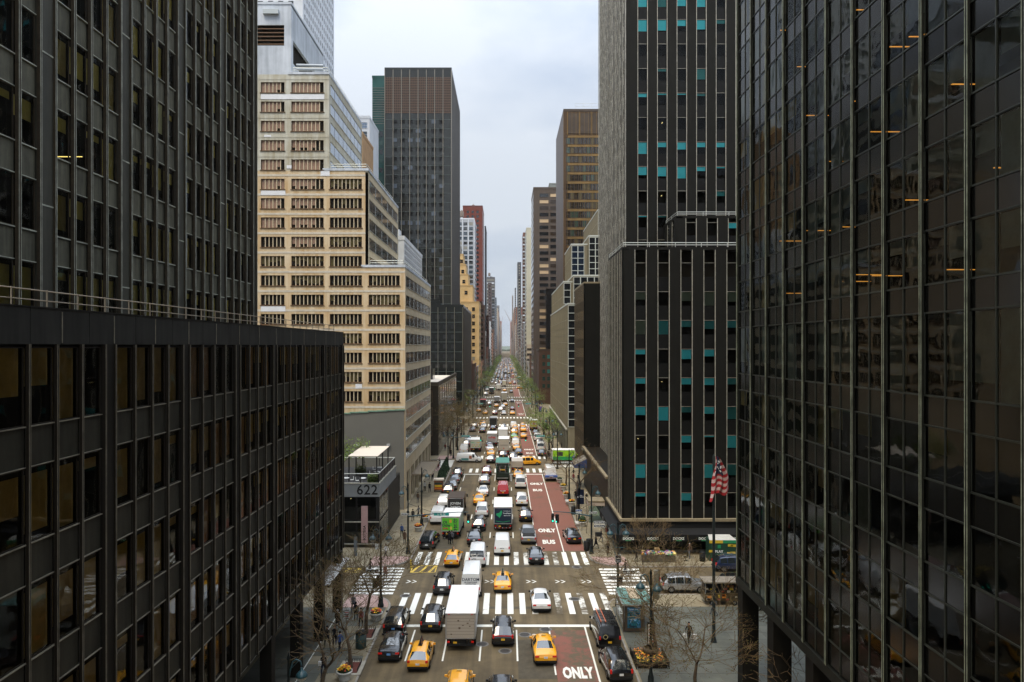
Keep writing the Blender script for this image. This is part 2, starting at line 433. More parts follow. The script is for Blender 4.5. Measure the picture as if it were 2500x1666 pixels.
# ---- red bus lanes and lane lines
L_ = MB()
Z1, Z2, Z3 = .008, .012, .016
def q(b, x0, x1, y0, y1, z, m): b.face([(x0,y0,z),(x1,y0,z),(x1,y1,z),(x0,y1,z)], m)
rl = [(3.95,7.05,40,65.6,M_redworn),(3.9,7.05,91.0,147,M_red),(7.22,9.85,91.0,137,M_red),(3.95,7.05,170.5,236,M_red),(3.95,7.05,266,338,M_red)]
rl += [(3.95,7.05,CROSS[i][1]+5,CROSS[i+1][0]-6,M_red) for i in range(4, 10)]
for x0, x1, y0, y1, m in rl:
    b = MB(); q(b, x0, x1, y0, y1, Z1, m); ob('bus_lane', b, avenue)
seg = []
for i in range(len(CROSS)-1):
    y0, y1 = CROSS[i][1]+6.2, CROSS[i+1][0]-9.2
    if i > 14: break
    seg.append((y0, y1))
    # solid line right of the bus lane and left of it near the junction
    b = MB(); q(b, 7.07, 7.22, y0, y1+.7, Z2, M_line); ob('lane_line', b, avenue)
    b = MB(); q(b, 3.80, 3.93, y1-9 if i != 1 else y0, y1+.7, Z2, M_line); ob('lane_line', b, avenue)
    yy = y0+1.0 if i else 30
    k = 0
    for X in (-8.22, -5.19, -2.18, 0.92):
        b = MB(); q(b, X-.07, X+.07, y1-6.5, y1, Z2, M_line); ob('lane_line', b, avenue)
        y = y1-12.5
        while y > (y0 if i else 30):
            b = MB(); q(b, X-.07, X+.07, y-3.0, y, Z2, M_line); ob('lane_dash', b, avenue); y -= 10.6 if i < 6 else 20
    b = MB(); q(b, -9.3, 9.0, y1+.7, y1+1.25, Z2, M_line); ob('stop_line', b, avenue)
# crosswalks
stripe = {}
def crosswalk(y0, y1, xs, worn=(), w=.58, bare=()):
    o = thing_struct('crosswalk', (0, (y0+y1)/2, 0))
    for k, x in enumerate(xs):
        m = M_lineworn if k in worn else M_line
        key = (round(y1-y0,2), m.name, w)
        if key not in stripe:
            b = MB(); q(b, -w/2, w/2, -(y1-y0)/2, (y1-y0)/2, Z2, m); stripe[key] = b.mesh('stripe')
        ob('crosswalk_stripe', stripe[key], o, (x, 0, 0))
def thing_struct(name, loc):
    o = bpy.data.objects.new(name, None); COL.objects.link(o); o.location = loc; o['kind'] = 'structure'; return o
crosswalk(69.6, 75.5, [-10.3+1.19*k for k in range(18)], worn=(12,13,15,17))
crosswalk(85.2, 90.5, [-10.6+1.18*k for k in range(18)], worn=(10,11,13,14))
for (a, c) in CROSS[2:12]:
    crosswalk(a-6.2, a-1.6, [-10.4+1.2*k for k in range(17)] if a > 160 else [-7.3+1.3*k for k in range(13)])
    crosswalk(c+1.6, c+6.2, [-10.4+1.2*k for k in range(17)])
def sidewalk_x(x0, x1, y0, y1, n, worn=()):
    o = thing_struct('crosswalk', ((x0+x1)/2, (y0+y1)/2, 0))
    for k in range(n):
        y = y0+(k+.5)*(y1-y0)/n - (y0+y1)/2
        b = MB(); sl = 0.0
        q(b, -(x1-x0)/2, (x1-x0)/2, y-.30, y+.30, Z2, M_lineworn if k in worn else M_line); ob('crosswalk_stripe', b, o)
sidewalk_x(10.6, 15.2, 74.9, 84.0, 9, (3,7)); sidewalk_x(-16.2, -11.7, 74.9, 84.4, 9)
sidewalk_x(-15.4, -11.6, 153.8, 163.4, 9); sidewalk_x(10.4, 14.5, 153.8, 163.4, 9)
# chevrons guiding cyclists across the junction
for x in (-10.9, -7.2, -2.4, 2.1, 5.25, 8.1):
    b = MB()
    for dx in (0, .62):
        for s in (1, -1):
            b.face([(dx,s*.48,Z2),(dx+.18,s*.48,Z2),(dx+.58,0,Z2),(dx+.40,0,Z2)][::(1 if s < 0 else -1)], M_line)
    ob('chevron_marking', b, avenue, (x, 79.2, 0))
# lettering on the bus lane
def roadtext(s, x, y, size, m=None, stretch=2.0):
    me = textmesh(s, size, m or M_line, offset=.045, spacing=1.02)
    o = ob('bus_lane_lettering', me, avenue, (x, y, Z3)); o.scale = (1, stretch, 1)
for y, yb in ((57.0,49),(101.0,95.1),(135.2,129.3),(180,174),(226,221.5),(276,271.5),(330,325)):
    roadtext('ONLY', 5.6, y, .86, stretch=3.0); roadtext('BUS', 5.55, yb, .95, stretch=2.7)
# yellow hatching by the west corners
def hatch(x0, x1, y0, y1, n):
    b = MB()
    for (a, c, e, f) in ((x0,x1,y0,y0+.13),(x0,x1,y1-.13,y1),(x0,x0+.13,y0+.13,y1-.13),(x1-.13,x1,y0+.13,y1-.13)): q(b, a, c, e, f, Z2, M_yline)
    w = (x1-x0)/n
    for k in range(n):
        xa = x0+k*w
        b.face([(xa+.05,y0+.13,Z2),(xa+.35,y0+.13,Z2),(xa+w*.95,y1-.13,Z2),(xa+w*.95-.3,y1-.13,Z2)], M_yline)
    ob('yellow_hatching', b, avenue)
hatch(-10.9, -8.0, 82.3, 85.0, 3); hatch(-20.6, -16.6, 82.4, 84.0, 4)
# manholes: iron ring and lid
M_iron = mat('manhole_iron', (0.07,0.062,0.055), .6, metal=.4, var=.3, scale=9)
M_mring = mat('manhole_ring', (0.16,0.15,0.135), .8, var=.2, scale=4)
for i, (px, py) in enumerate(((1281,1550),(1332,1537),(1177,1573),(990,1455),(1402,1463),(1497,1412),(1408,1385),(1233,1590))):
    x, y = G(px, py)
    b = MB(); b.lathe([(.001,.014),(.40,.014),(.42,.010)], M_iron, 20)
    mh = ob('manhole_cover', b, avenue, (x, y, 0))
    b = MB(); b.lathe([(.43,.012),(.56,.012),(.58,.007)], M_mring, 20); ob('cover_ring', b, mh)
    b = MB()
    for k in range(-2, 3): b.box(-.3, .3, k*.13-.02, k*.13+.02, .0142, .018, M_iron)
    ob('lid_ridge', b, mh)
# ================================================================== NEAR BUILDINGS
G_tower = glass('tower_glass', (.88,.86,.6), ior=1.5, wav=.25)
G_low = glass('podium_glass', (.75,.66,.42), ior=1.35, wav=.15)
G_right = glass('right_tower_glass', (.85,.86,.80), ior=1.40, wav=.3, gcol=(.62,.64,.64))
M_bl_ol = mat('olive_blind', (.62,.52,.17), .9, var=.12, scale=1.5)
M_bl_dk = mat('dim_olive_blind', (.38,.29,.11), .9, var=.15, scale=1.5)
M_bl_gy = mat('grey_green_blind', (.30,.345,.30), .9, var=.12, scale=1.5)
M_bl_br = mat('warm_brown_blind', (.34,.20,.085), .9, var=.2, scale=1)
M_bl_pd = mat('podium_olive_blind', (.42,.33,.13), .9, var=.2, scale=1)
M_bl_wh = mat('pale_blind', (.85,.88,.92), .9)
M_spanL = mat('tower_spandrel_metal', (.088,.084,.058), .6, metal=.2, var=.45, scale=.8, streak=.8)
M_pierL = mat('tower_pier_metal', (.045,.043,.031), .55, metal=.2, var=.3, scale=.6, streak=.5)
M_mulL = mat('tower_mullion', (.042,.030,.016), .5, metal=.2, var=.3, scale=3)
M_lip = mat('pale_mullion_lip', (.38,.39,.32), .5, metal=.2, var=.35, scale=2)
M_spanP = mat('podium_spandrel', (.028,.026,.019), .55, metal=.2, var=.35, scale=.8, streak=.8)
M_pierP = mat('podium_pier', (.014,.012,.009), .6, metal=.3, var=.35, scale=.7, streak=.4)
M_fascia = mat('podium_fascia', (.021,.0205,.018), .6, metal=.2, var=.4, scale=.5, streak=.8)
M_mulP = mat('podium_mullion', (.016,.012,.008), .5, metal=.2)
M_lipP = mat('podium_lip', (.17,.15,.11), .5, metal=.2, var=.3, scale=2)
M_lampO = mat('ceiling_lamp_orange', (1,.5,.1), .5, emit=(1,.42,.06), estr=.45)
M_lampY = mat('ceiling_lamp_yellow', (1,.8,.3), .5, emit=(1,.8,.3), estr=.9)
M_lampG = mat('desk_lamp_green', (.2,1,.4), .5, emit=(.2,.9,.35), estr=.6)
M_brass = mat('railing_metal', (.42,.34,.24), .35, metal=.9)

_FR = {}
def frame_mesh(w, h, t, d, m):
    k = (round(w,3), round(h,3), t, d, m.name)
    if k not in _FR:
        b = MB(); b.box(-w/2,w/2,-d,0,0,t,m); b.box(-w/2,w/2,-d,0,h-t,h,m); b.box(-w/2,-w/2+t,-d,0,t,h-t,m); b.box(w/2-t,w/2,-d,0,t,h-t,m)
        _FR[k] = b.mesh('frame')
    return _FR[k]
_PN = {}
def pane_mesh(w, h, m):
    k = (round(w,3), round(h,3), m.name)
    if k not in _PN:
        b = MB(); b.face([(-w/2,0,0),(w/2,0,0),(w/2,0,h),(-w/2,0,h)], m); _PN[k] = b.mesh('pane')
    return _PN[k]
def window(B, face, plane, u, z, w, h, fm, gm, ft=.05, fd=.06, inset=0.0, blind=None, lamp=None, name='window', split=0):
    """window part with its pane, blind and ceiling lamp as sub-parts"""
    o = B.part(name, frame_mesh(w, h, ft, fd, fm), face, fpos(face, plane, u, z, -inset))
    ob('pane', pane_mesh(w-2*ft, h-2*ft, gm), o, (0, -fd*.4, ft))
    if blind:
        fr, bm, dep = blind if len(blind) == 3 else (*blind, .10)
        bh = max(.06, round((h-2*ft)*fr, 2)); ob('blind', pane_mesh(w-2*ft, bh, bm), o, (0, dep, h-ft-bh))
    if lamp:
        lm, lz, lw = lamp
        if lm is M_lampG: ob('desk_lamp', boxmesh(lw, .1, .16, lm), o, (0, .35, h*lz))
        else: ob('ceiling_lamp', boxmesh(.07, 1.5 if lw > .4 else .4, .03, lm), o, (random.uniform(-.2,.2)*w, 2.0, h*lz))
    return o
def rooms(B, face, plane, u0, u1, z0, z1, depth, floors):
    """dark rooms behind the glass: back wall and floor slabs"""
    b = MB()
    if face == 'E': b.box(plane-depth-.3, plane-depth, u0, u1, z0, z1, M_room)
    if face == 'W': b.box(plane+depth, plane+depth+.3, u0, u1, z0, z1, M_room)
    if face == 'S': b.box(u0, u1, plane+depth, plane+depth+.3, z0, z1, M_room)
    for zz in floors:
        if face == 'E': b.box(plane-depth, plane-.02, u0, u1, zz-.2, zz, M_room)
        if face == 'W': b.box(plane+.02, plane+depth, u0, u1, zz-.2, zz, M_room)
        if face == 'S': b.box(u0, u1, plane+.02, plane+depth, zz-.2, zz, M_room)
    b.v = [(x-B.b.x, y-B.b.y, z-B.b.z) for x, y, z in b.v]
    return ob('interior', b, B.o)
def mullion(B, face, plane, u, z0, z1, w, d, m, lip=None, name='mullion', lw=.02):
    b = MB(); b.box(-w/2, w/2, -d, 0, 0, z1-z0, m)
    if lip:
        b.box(-w/2-.002, -w/2+lw, -d-.012, -d-.001, 0, z1-z0, lip); b.box(w/2-lw, w/2+.002, -d-.012, -d-.001, 0, z1-z0, lip)
    k = ('mul', round(w,3), round(d,3), round(z1-z0,3), m.name, lip.name if lip else '')
    if k not in _BX: _BX[k] = b.mesh('mullion')
    return B.part(name, _BX[k], face, fpos(face, plane, u, z0))

# ------------------------------------------------ left podium (lower dark office block)
rs = random.Random(11)
PX = -15.75
B = Bld('office_building', 'low dark bronze glazed office block beside the avenue, filling the lower left', 'building', (PX, 40, 0))
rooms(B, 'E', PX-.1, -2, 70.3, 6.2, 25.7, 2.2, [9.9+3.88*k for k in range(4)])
B.box('roof_slab', -60, PX, -2, 70.4, 25.66, 26.0, M_pierP)
B.box('fascia_backing', PX-.25, PX-.12, -2, 70.38, 25.62, 26.86, M_black)
B.box('end_wall', -60, PX-.02, 70.1, 70.4, 6.1, 25.66, M_pierP)
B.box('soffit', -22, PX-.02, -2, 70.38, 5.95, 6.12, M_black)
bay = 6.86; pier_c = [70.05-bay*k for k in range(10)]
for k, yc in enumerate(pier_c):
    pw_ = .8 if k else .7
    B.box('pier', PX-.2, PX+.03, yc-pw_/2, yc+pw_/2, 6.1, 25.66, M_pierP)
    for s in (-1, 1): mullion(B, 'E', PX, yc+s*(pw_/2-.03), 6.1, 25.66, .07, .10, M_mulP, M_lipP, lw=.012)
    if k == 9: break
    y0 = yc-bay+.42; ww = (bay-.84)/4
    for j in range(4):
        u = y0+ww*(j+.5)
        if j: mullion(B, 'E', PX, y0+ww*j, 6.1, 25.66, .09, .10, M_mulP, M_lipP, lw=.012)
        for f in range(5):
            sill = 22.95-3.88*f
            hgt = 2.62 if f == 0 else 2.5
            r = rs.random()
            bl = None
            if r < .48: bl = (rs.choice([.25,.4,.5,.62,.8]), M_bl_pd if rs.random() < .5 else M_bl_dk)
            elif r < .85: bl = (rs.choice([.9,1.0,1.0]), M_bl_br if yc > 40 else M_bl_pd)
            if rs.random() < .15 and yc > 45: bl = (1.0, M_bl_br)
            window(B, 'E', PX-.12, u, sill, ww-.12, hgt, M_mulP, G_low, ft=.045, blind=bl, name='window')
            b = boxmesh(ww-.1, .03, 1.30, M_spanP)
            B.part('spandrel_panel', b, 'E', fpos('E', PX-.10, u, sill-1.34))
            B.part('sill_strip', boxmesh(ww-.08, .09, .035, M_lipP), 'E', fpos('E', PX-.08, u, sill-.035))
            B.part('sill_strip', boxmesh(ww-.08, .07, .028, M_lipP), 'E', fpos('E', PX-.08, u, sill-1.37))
# fascia panels of the cornice
yy = 70.4
pwid = bay/4
while yy > 1:
    B.part('cornice_panel', boxmesh(pwid-.03, .12, 1.22, M_fascia), 'E', fpos('E', PX-.10, yy-pwid/2, 25.66)); yy -= pwid
    if int((70.4-yy)/pwid+.5) % 2 == 0: B.part('joint_cover', boxmesh(.022, .03, 1.1, M_lipP), 'E', fpos('E', PX+.02, yy, 25.7))
B.box('coping', PX-.5, PX+.05, -2, 70.42, 26.885, 26.93, M_pierP)
# ground floor: columns, recessed lobby glass, canopy
for k, yc in enumerate(pier_c): B.box('column', PX-.85, PX-.05, yc-.4, yc+.4, .14, 5.95, M_pierP)
B.box('lobby_wall', -21.2, -21.0, -2, 70.0, .14, 5.95, M_black)
for k in range(9):
    for j in range(2):
        y = pier_c[k]-bay*(j+.5)/2
        window(B, 'E', -20.95, y, .3, bay/2-.1, 4.6, M_mulP, G_low, ft=.06, name='lobby_window')
B.box('entrance_canopy', PX-2.5, PX+.35, 63.5, 71.6, 4.72, 4.80, mat('canopy_white_edge', (.62,.62,.6), .5))
B.box('canopy_soffit', PX-2.4, PX+.28, 63.6, 71.5, 4.55, 4.715, M_black)
# roof railing
Rl = thing('roof_railing', 'thin bronze guard rail running along the roof edge of the low dark block', 'railing', (PX-.2, 40, 26.93))
for z in (.22, .56):
    b = MB(); b.tube((0,-42,z),(0,27.5,z),.025,.025,M_brass); ob('rail', b, Rl)
pm = MB(); pm.tube((0,0,0),(0,0,.6),.035,.035,M_brass)
pm = pm.mesh('post')
y = 67.4
while y > 0: ob('post', pm, Rl, (0, y-40, 0)); y -= 1.83
b = MB(); b.tube((0,27.5,.22),(-6,27.5,.22),.025,.025,M_brass); ob('rail', b, Rl)

# ------------------------------------------------ left tower
TX = -21.8
B = Bld('office_tower', 'tall grey-green metal office tower with tight window columns at the upper left', 'building', (TX, 40, 26))
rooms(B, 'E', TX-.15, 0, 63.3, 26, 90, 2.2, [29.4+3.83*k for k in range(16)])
B.box('end_wall', -60, TX-.05, 63.1, 63.5, 24, 90, M_pierL)
B.box('roof_slab', -60, TX, -2, 63.5, 90, 90.6, M_pierL)
bayT = 7.1; pc = [62.9-bayT*k for k in range(7)]
for k, yc in enumerate(pc):
    pw_ = 1.15 if k else .9
    B.box('pier', TX-.25, TX+.04, yc-pw_/2, yc+pw_/2, 26, 89.9, M_pierL)
    for s in (-1, 1): mullion(B, 'E', TX, yc+s*(pw_/2), 26, 89.9, .12, .16, M_mulL, M_lip)
    if k == 6: break
    y0 = yc-bayT+.6; ww = (bayT-1.2)/4
    for j in range(4):
        u = y0+ww*(j+.5)
        if j: mullion(B, 'E', TX, y0+ww*j, 26, 89.9, .17, .18, M_mulL, M_lip)
        for f in range(-1, 16):
            if f < 0 and j > 4: continue
            sill = 30.93+3.83*f
            r = rs.random(); bl = None; lamp = None
            if f > 11 and k > 4: continue
            if r < .42: bl = (rs.choice([.25,.4,.5,.7]), M_bl_ol)
            elif r < .75: bl = (rs.choice([1.0,1.0,.85]), M_bl_dk if rs.random() < .6 else M_bl_ol)
            if f == -1 and rs.random() < .5: bl = (1.0, M_bl_ol)
            if k == 2 and j == 2 and f == 2: bl = (.82, M_bl_wh, .02)
            if rs.random() < .05 and k > 2: lamp = (M_lampY, .35, .7)
            if k == 2 and j == 1 and f == 0: lamp = (M_lampG, .45, .35)
            if k == 2 and j == 0 and f == -1: lamp = (M_lampG, .7, .9)
            window(B, 'E', TX-.12, u, sill, ww-.17, 2.36, M_mulL, G_tower, ft=.05, blind=bl, lamp=lamp)
            B.part('spandrel_panel', boxmesh(ww-.15, .03, 1.38, M_spanL), 'E', fpos('E', TX-.10, u, sill-1.43))
            B.part('sill_strip', boxmesh(ww-.12, .10, .05, M_lip), 'E', fpos('E', TX-.08, u, sill-.05))
            B.part('sill_strip', boxmesh(ww-.12, .08, .04, M_lip), 'E', fpos('E', TX-.08, u, sill-1.47))
    if k in (1,2,3,4,5):
        for z in (26+7.2*n+(k*3.3) % 7 for n in range(8)): B.part('pier_joint', boxmesh(1.0, .03, .07, M_lip), 'E', fpos('E', TX+.035, yc, z))

# ------------------------------------------------ right near tower (black curtain wall)
RX = 17.4
M_mulR = mat('black_mullion', (.013,.014,.011), .5, metal=.2, var=.3, scale=2)
M_lipR = mat('greenish_lip', (.30,.33,.24), .5, metal=.2, var=.4, scale=2)
M_tranR = mat('transom_metal', (.04,.045,.036), .4, metal=.5)
M_spR = mat('black_spandrel_glass', (.004,.004,.0035), .15, spec=.25)
B = Bld('glass_tower', 'black curtain wall tower standing on tall columns along the right edge', 'building', (RX, 30, 0))
heads = [(z, z-2.2) for z in (37.25+3.45*4,37.25+3.45*3,37.25+3.45*2,37.25+3.45,37.25,33.8,30.35)]+[(26.95,23.56),(22.3,20.12),(18.82,16.65),(15.35,13.2),(11.9,9.75)]
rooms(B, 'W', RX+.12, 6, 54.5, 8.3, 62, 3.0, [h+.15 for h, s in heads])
b0 = 54.7; bw_ = 3.03
ks = range(0, 12)
for k in range(0, 13):
    y = b0-bw_*k
    mullion(B, 'W', RX, y, 8.3, 62, .17, .11, M_mulR, M_lipR, name='main_mullion', lw=.03)
B.box('upper_wall', RX+.1, RX+.3, 15, b0, heads[0][0]+1.3, 62, M_spR)
for k in ks:
    for j in range(2):
        u = b0-bw_*k-.085-(bw_-.17)/2*(j+.5); w = (bw_-.17)/2
        for i, (hd, sl) in enumerate(heads):
            r = rs.random(); bl = None; lamp = None
            if j == 0: r0 = rs.random()
            if i < 7 and k > 3:
                if r0 < .85: bl = (rs.choice([.28,.3,.5,.6,1.0]) if r < .8 else 1.0, M_bl_gy)
                if rs.random() < .26: lamp = (M_lampO, rs.choice([.25,.4,.5]), w*.8)
            elif i in (7,):
                bl = (rs.choice([.75,.8,1.0]), M_bl_gy) if r0 < .6 else None
            elif r0 < .45: bl = (rs.choice([1.0,.5,1.0]), M_bl_dk if rs.random() < .5 else M_bl_gy)
            elif 1 < k < 6 and i < 7 and rs.random() < .3: lamp = (M_lampO, .4, w*.6)
            window(B, 'W', RX+.06, u, sl, w-.02, hd-sl, M_tranR, G_right, ft=.028, fd=.05, blind=bl, lamp=lamp)
            nxt = heads[i-1][1] if i else hd+1.3
            B.part('spandrel_glass', boxmesh(w-.05, .02, nxt-hd-.06, M_spR), 'W', fpos('W', RX+.06, u, hd+.03))
        B.part('spandrel_glass', boxmesh(w-.05, .02, 1.3, M_spR), 'W', fpos('W', RX+.06, u, 8.4))
for k in ks:
    y = b0-bw_*(k+.5)
    for hd, sl in heads:
        for z in (hd, sl-.05): B.part('transom', boxmesh(bw_-.18, .07, .05, M_tranR), 'W', fpos('W', RX+.06, y, z))
        mk = ('subm', hd-sl)
    B.part('centre_mullion', boxmesh(.05, .07, heads[0][0]-8.4, M_tranR), 'W', fpos('W', RX+.06, y, 8.4))
B.box('end_wall', RX+.03, 60, b0, b0+.3, 8.3, 62, M_mulR)
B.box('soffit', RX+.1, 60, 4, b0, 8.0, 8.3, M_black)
B.box('edge_beam', RX-.1, RX+.25, 4, b0+.3, 7.75, 8.32, M_mulR)
for y in (54.4, 48.2, 42.0, 35.8, 29.6, 23.4): 
    B.box('column', RX+.05, RX+1.25, y-.55, y+.55, .15, 8.0, M_pierP)
for y in (42, 50):
    for x in (26, 34): B.box('column', x, x+1.1, y-.5, y+.5, .15, 8.0, M_pierP)
for k in range(8):
    window(B, 'W', 21.5, 47.6-3*k, .3, 2.95, 7.2, M_tranR, G_right, ft=.06, name='lobby_window')

# ------------------------------------------------ dark tower on the far right corner (east 40th)
M_dk = mat('dark_stone_pier', (.0075,.0072,.0052), .65, var=.25, scale=.5, streak=.6)
M_dks = mat('dark_spandrel', (.0055,.0055,.005), .5, var=.2, scale=1)
M_pale = mat('pale_window_trim', (.42,.40,.33), .5, metal=.3, var=.25, scale=2)
M_ledge = mat('tan_ledge', (.24,.195,.12), .7, var=.25, scale=1)
M_teal = mat('teal_blind', (.08,.72,.74), .8, emit=None)
M_teald = mat('dim_teal_blind', (.03,.22,.20), .8)
M_olv = mat('sage_blind', (.10,.12,.07), .8)
G_r2 = glass('corner_tower_glass', (.97,.99,.99), ior=1.25)
B = Bld('office_tower', 'dark stone tower with teal blinds and pale window strips above the corner restaurant', 'building', (BE, 89.5, 0))
PITCH = 3.53; BAY = 2.82
T = 't'; D = 'd'; O = 'o'
low = [[0,0,0,0,0,0],[(.55,O),0,(.65,O),(1,O),(.7,O),0],[(1,O),(1,D),(.45,D),(.6,D),(.5,D),0],[(.35,T),0,(.7,T),(.5,T),0,(.4,T)],[(.4,T),0,(.45,T),(.5,T),(.45,D),0],
       [(.6,T),(1,T),(.4,D),(.5,T),(.9,D),(.5,T)],[0,0,(.5,T),(.1,T),(.9,T),0],[(1,T),(.4,D),(.25,D),(1,T),(.8,D),0],[(.25,T),0,(.55,T),0,0,(.3,T)]]
up = {11:[(1,T),(1,D),(.9,T),(1,T),(.3,T)],10:[(1,T),(.9,T),(.5,T),(.8,T),(.3,D)],9:[0]*5,8:[0,(.2,D),0,(.9,D),0],7:[(.3,T),(.1,T),(.1,T),(.2,D),0],6:[0]*5,5:[(1,T),(.4,T),(.6,T),(.4,T),(.4,T)],4:[(.7,T),(.8,T),(1,T),(.35,T),(.1,T)],3:[0,0,0,0,(.4,D)],2:[(.1,T),(.1,D),0,0,0],1:[0]*5}
bm_ = {T:M_teal, D:M_teald, O:M_olv}
def darkface(B, face, plane, u0, n, z0, rows, getb, piers, ztop, zbot, flip=1, ends=(0,0)):
    """stone piers and window strips; first strip starts at u0, strips are 1.38 wide at 2.82 centres"""
    for c in range(n):
        u = u0+flip*(.69+BAY*c)
        for s in (-1, 1): B.part('pale_trim', boxmesh(.07, .20 if face == 'S' else .10, ztop-zbot, M_pale), face, fpos(face, plane+.12, u+s*.70, zbot))
        for r in range(rows):
            zt = z0-PITCH*r
            if zt-1.73 < zbot: continue
            bl = getb(r, c)
            lamp = (M_lampY, .7, .5) if rs.random() < .07 else None
            window(B, face, plane+.12, u, zt-1.73, 1.30, 1.73, M_dks, G_r2, ft=.035, blind=(bl[0], bm_[bl[1]], .05) if bl else None, lamp=lamp)
            B.part('spandrel_panel', boxmesh(1.30, .03, min(1.78, max(.05, zt-1.73-zbot)), M_dks), face, fpos(face, plane+.10, u, max(zbot, zt-1.73-1.79)))
            B.part('sill_strip', boxmesh(1.30, .07, .035, M_pale if r % 1 == 0 else M_dks), face, fpos(face, plane+.12, u, zt+.01))
    for c in range(n+1):
        u = u0+flip*(BAY*c-(BAY-1.38)/2)
        w = BAY-1.38-.08
        B.part('stone_pier', boxmesh(w, .22, ztop-zbot, M_dk), face, fpos(face, plane+.18, u, zbot))
def fin(B, plane, u, z0, z1, cap):
    # slim dark fin with a pale metal nosing
    k = ('fin', round(z1-z0,2), cap.name)
    if k not in _BX:
        b = MB(); b.box(-.05,.05,-.05,0,0,z1-z0,M_dks); b.box(-.055,.055,-.105,-.052,0,z1-z0,cap); _BX[k] = b.mesh('fin')
    return B.part('metal_fin', _BX[k], 'W', fpos('W', plane, u, z0))
# lower corner block: south face
Ys = 89.5; zl = 4.45
B.box('core', BE+1.5, 40, Ys+1.2, 101.6, zl, 37.3, M_room)
B.box('corner_pier', BE+.02, 15.1, Ys, Ys+.3, zl, 37.5, M_dk)
darkface(B, 'S', Ys+.02, 15.80, 8, 35.78, 9, lambda r, c: low[r][c] if c < 6 and r < 9 else (rs.choice([0,0,(.5,T)])), 1, 37.4, zl)
B.box('parapet', BE, 40, Ys, 102, 37.4, 37.75, M_dk)
# its west face
rndb = lambda r, c: rs.choice([0,0,0,0,(.5,T),(.4,D),(1,O)])
darkface(B, 'W', BE+.02, 90.9, 4, 35.78, 9, rndb, 1, 37.4, zl)
for k in range(9): fin(B, BE, 90.0+1.41*k, zl, 37.4, M_pale)
# second setback block
B.box('core', 24, 40, 98.2, 104, 37.7, 42.3, M_room)
B.box('corner_pier', 22.62, 23.5, 97.0, 97.3, 37.75, 42.8, M_dk)
darkface(B, 'S', 97.02, 23.9, 6, 42.0, 1, lambda r, c: (.4,T) if c == 2 else 0, 1, 42.6, 37.8)
darkface(B, 'W', 22.62, 98.3, 2, 42.0, 1, lambda r, c: 0, 1, 42.6, 37.8)
B.box('parapet', 22.6, 40, 97.0, 104.9, 42.6, 42.9, M_dk)
# tower
Yt = 105.0; TXr = 17.3
B.box('core', TXr+1.4, 42, Yt+1.2, 136.8, 4, 118, M_room)
B.box('corner_pier', TXr, 18.5, Yt, Yt+.3, 37.6, 118, M_dk)
ztw = 51.45+PITCH*18
darkface(B, 'S', Yt+.02, 18.95, 7, ztw, 23, lambda r, c: up.get(22-r, [rs.choice([0,(.6,T),(.3,T)]) for _ in range(5)])[c] if c < 5 else 0, 1, 118, 37.6)
B.box('roof', TXr, 42, Yt, 137, 118, 118.8, M_dk)
M_strip = mat('weathered_strip', (.62,.60,.52), .45, metal=.3, var=.3, scale=1.2)
M_wcol = mat('west_window_glass', (.34,.35,.33), .08, metal=.85)
for k in range(23):
    y = Yt+.2+k*1.41
    fin(B, TXr, y, 5.5, 118, M_strip)
    if k < 22:
        if k % 2 == 0:
            b = MB(); hh = 112.5; b.face([(-.62,0,0),(.62,0,0),(.62,0,hh),(-.62,0,hh)], M_wcol)
            z = .6
            while z < hh: b.box(-.62,.62,-.05,-.001,z,z+1.7,M_dks); z += PITCH
            B.part('window_column', _BX.setdefault('wc1', b.mesh('wc')), 'W', fpos('W', TXr+.1, y+.705, 5.5))
        else:
            b = MB(); hh = 112.5; b.face([(-.62,0,0),(.62,0,0),(.62,0,hh),(-.62,0,hh)], M_dk)
            z = .6
            while z < hh: b.box(-.62,.62,-.05,-.001,z,z+.06,M_pale); z += PITCH
            B.part('stone_column', _BX.setdefault('wc2', b.mesh('wc')), 'W', fpos('W', TXr+.1, y+.705, 5.5))
# northern low wing of the same block
B.box('core', BE+1.4, 42, 135.3, 151.6, 3, 37, M_room)
B.box('corner_pier', BE+.02, 17.4, 134.0, 134.3, 3, 37.1, M_dk)
darkface(B, 'S', 134.02, 18.1, 2, 35.78, 9, lambda r, c: (.95,T) if (r == 5 and c == 0) else rs.choice([0,0,(.1,T)]), 1, 37.1, 4)
for k in range(13):
    fin(B, BE, 134.2+1.41*k, 4, 37, mat('dull_bronze_cap', (.13,.10,.06), .6))
b = MB(); b.box(BE+.1-B.b.x, BE+.2-B.b.x, 134-89.5, 151.8-89.5, 4, 37, M_wcol); ob('west_glazing', b, B.o)
for r in range(9):
    B.box('floor_band', BE+.02, BE+.12, 134.1, 151.7, 34.0-PITCH*r-1.75, 34.0-PITCH*r, M_dks)
B.box('parapet', BE, 42, 134, 152, 37.1, 37.4, M_ledge)
# ledge, restaurant base with awning band
B.box('ledge', BE-.35, 42, Ys-.45, Ys+.1, 4.15, 4.45, M_ledge)
B.box('ledge', BE-.35, BE+.1, Ys+.1, 102, 4.15, 4.45, M_ledge)
B.box('ledge', BE-.35, BE+.1, 102.3, 134, 6.95, 7.25, M_ledge); B.box('podium_roof', BE+.1, TXr+.1, 102.3, 134, 6.9, 7.0, M_pierP)
B.box('podium_wall', BE, TXr+.4, 102.0, 133.8, .14, 6.9, mat('podium_dark', (.014,.013,.010), .5, var=.3, scale=.6))
B.box('base_wall', BE+.1, 42, Ys+1.1, 101.9, .14, 4.1, M_black)
B.box('sign_band', BE-.1, 42, Ys-.2, Ys+1.2, 2.75, 4.14, M_black)
B.box('sign_band', BE-.1, BE+.1, Ys+1.2, 102, 2.75, 4.14, M_black)
b = MB(); x0 = BE-.9-B.b.x
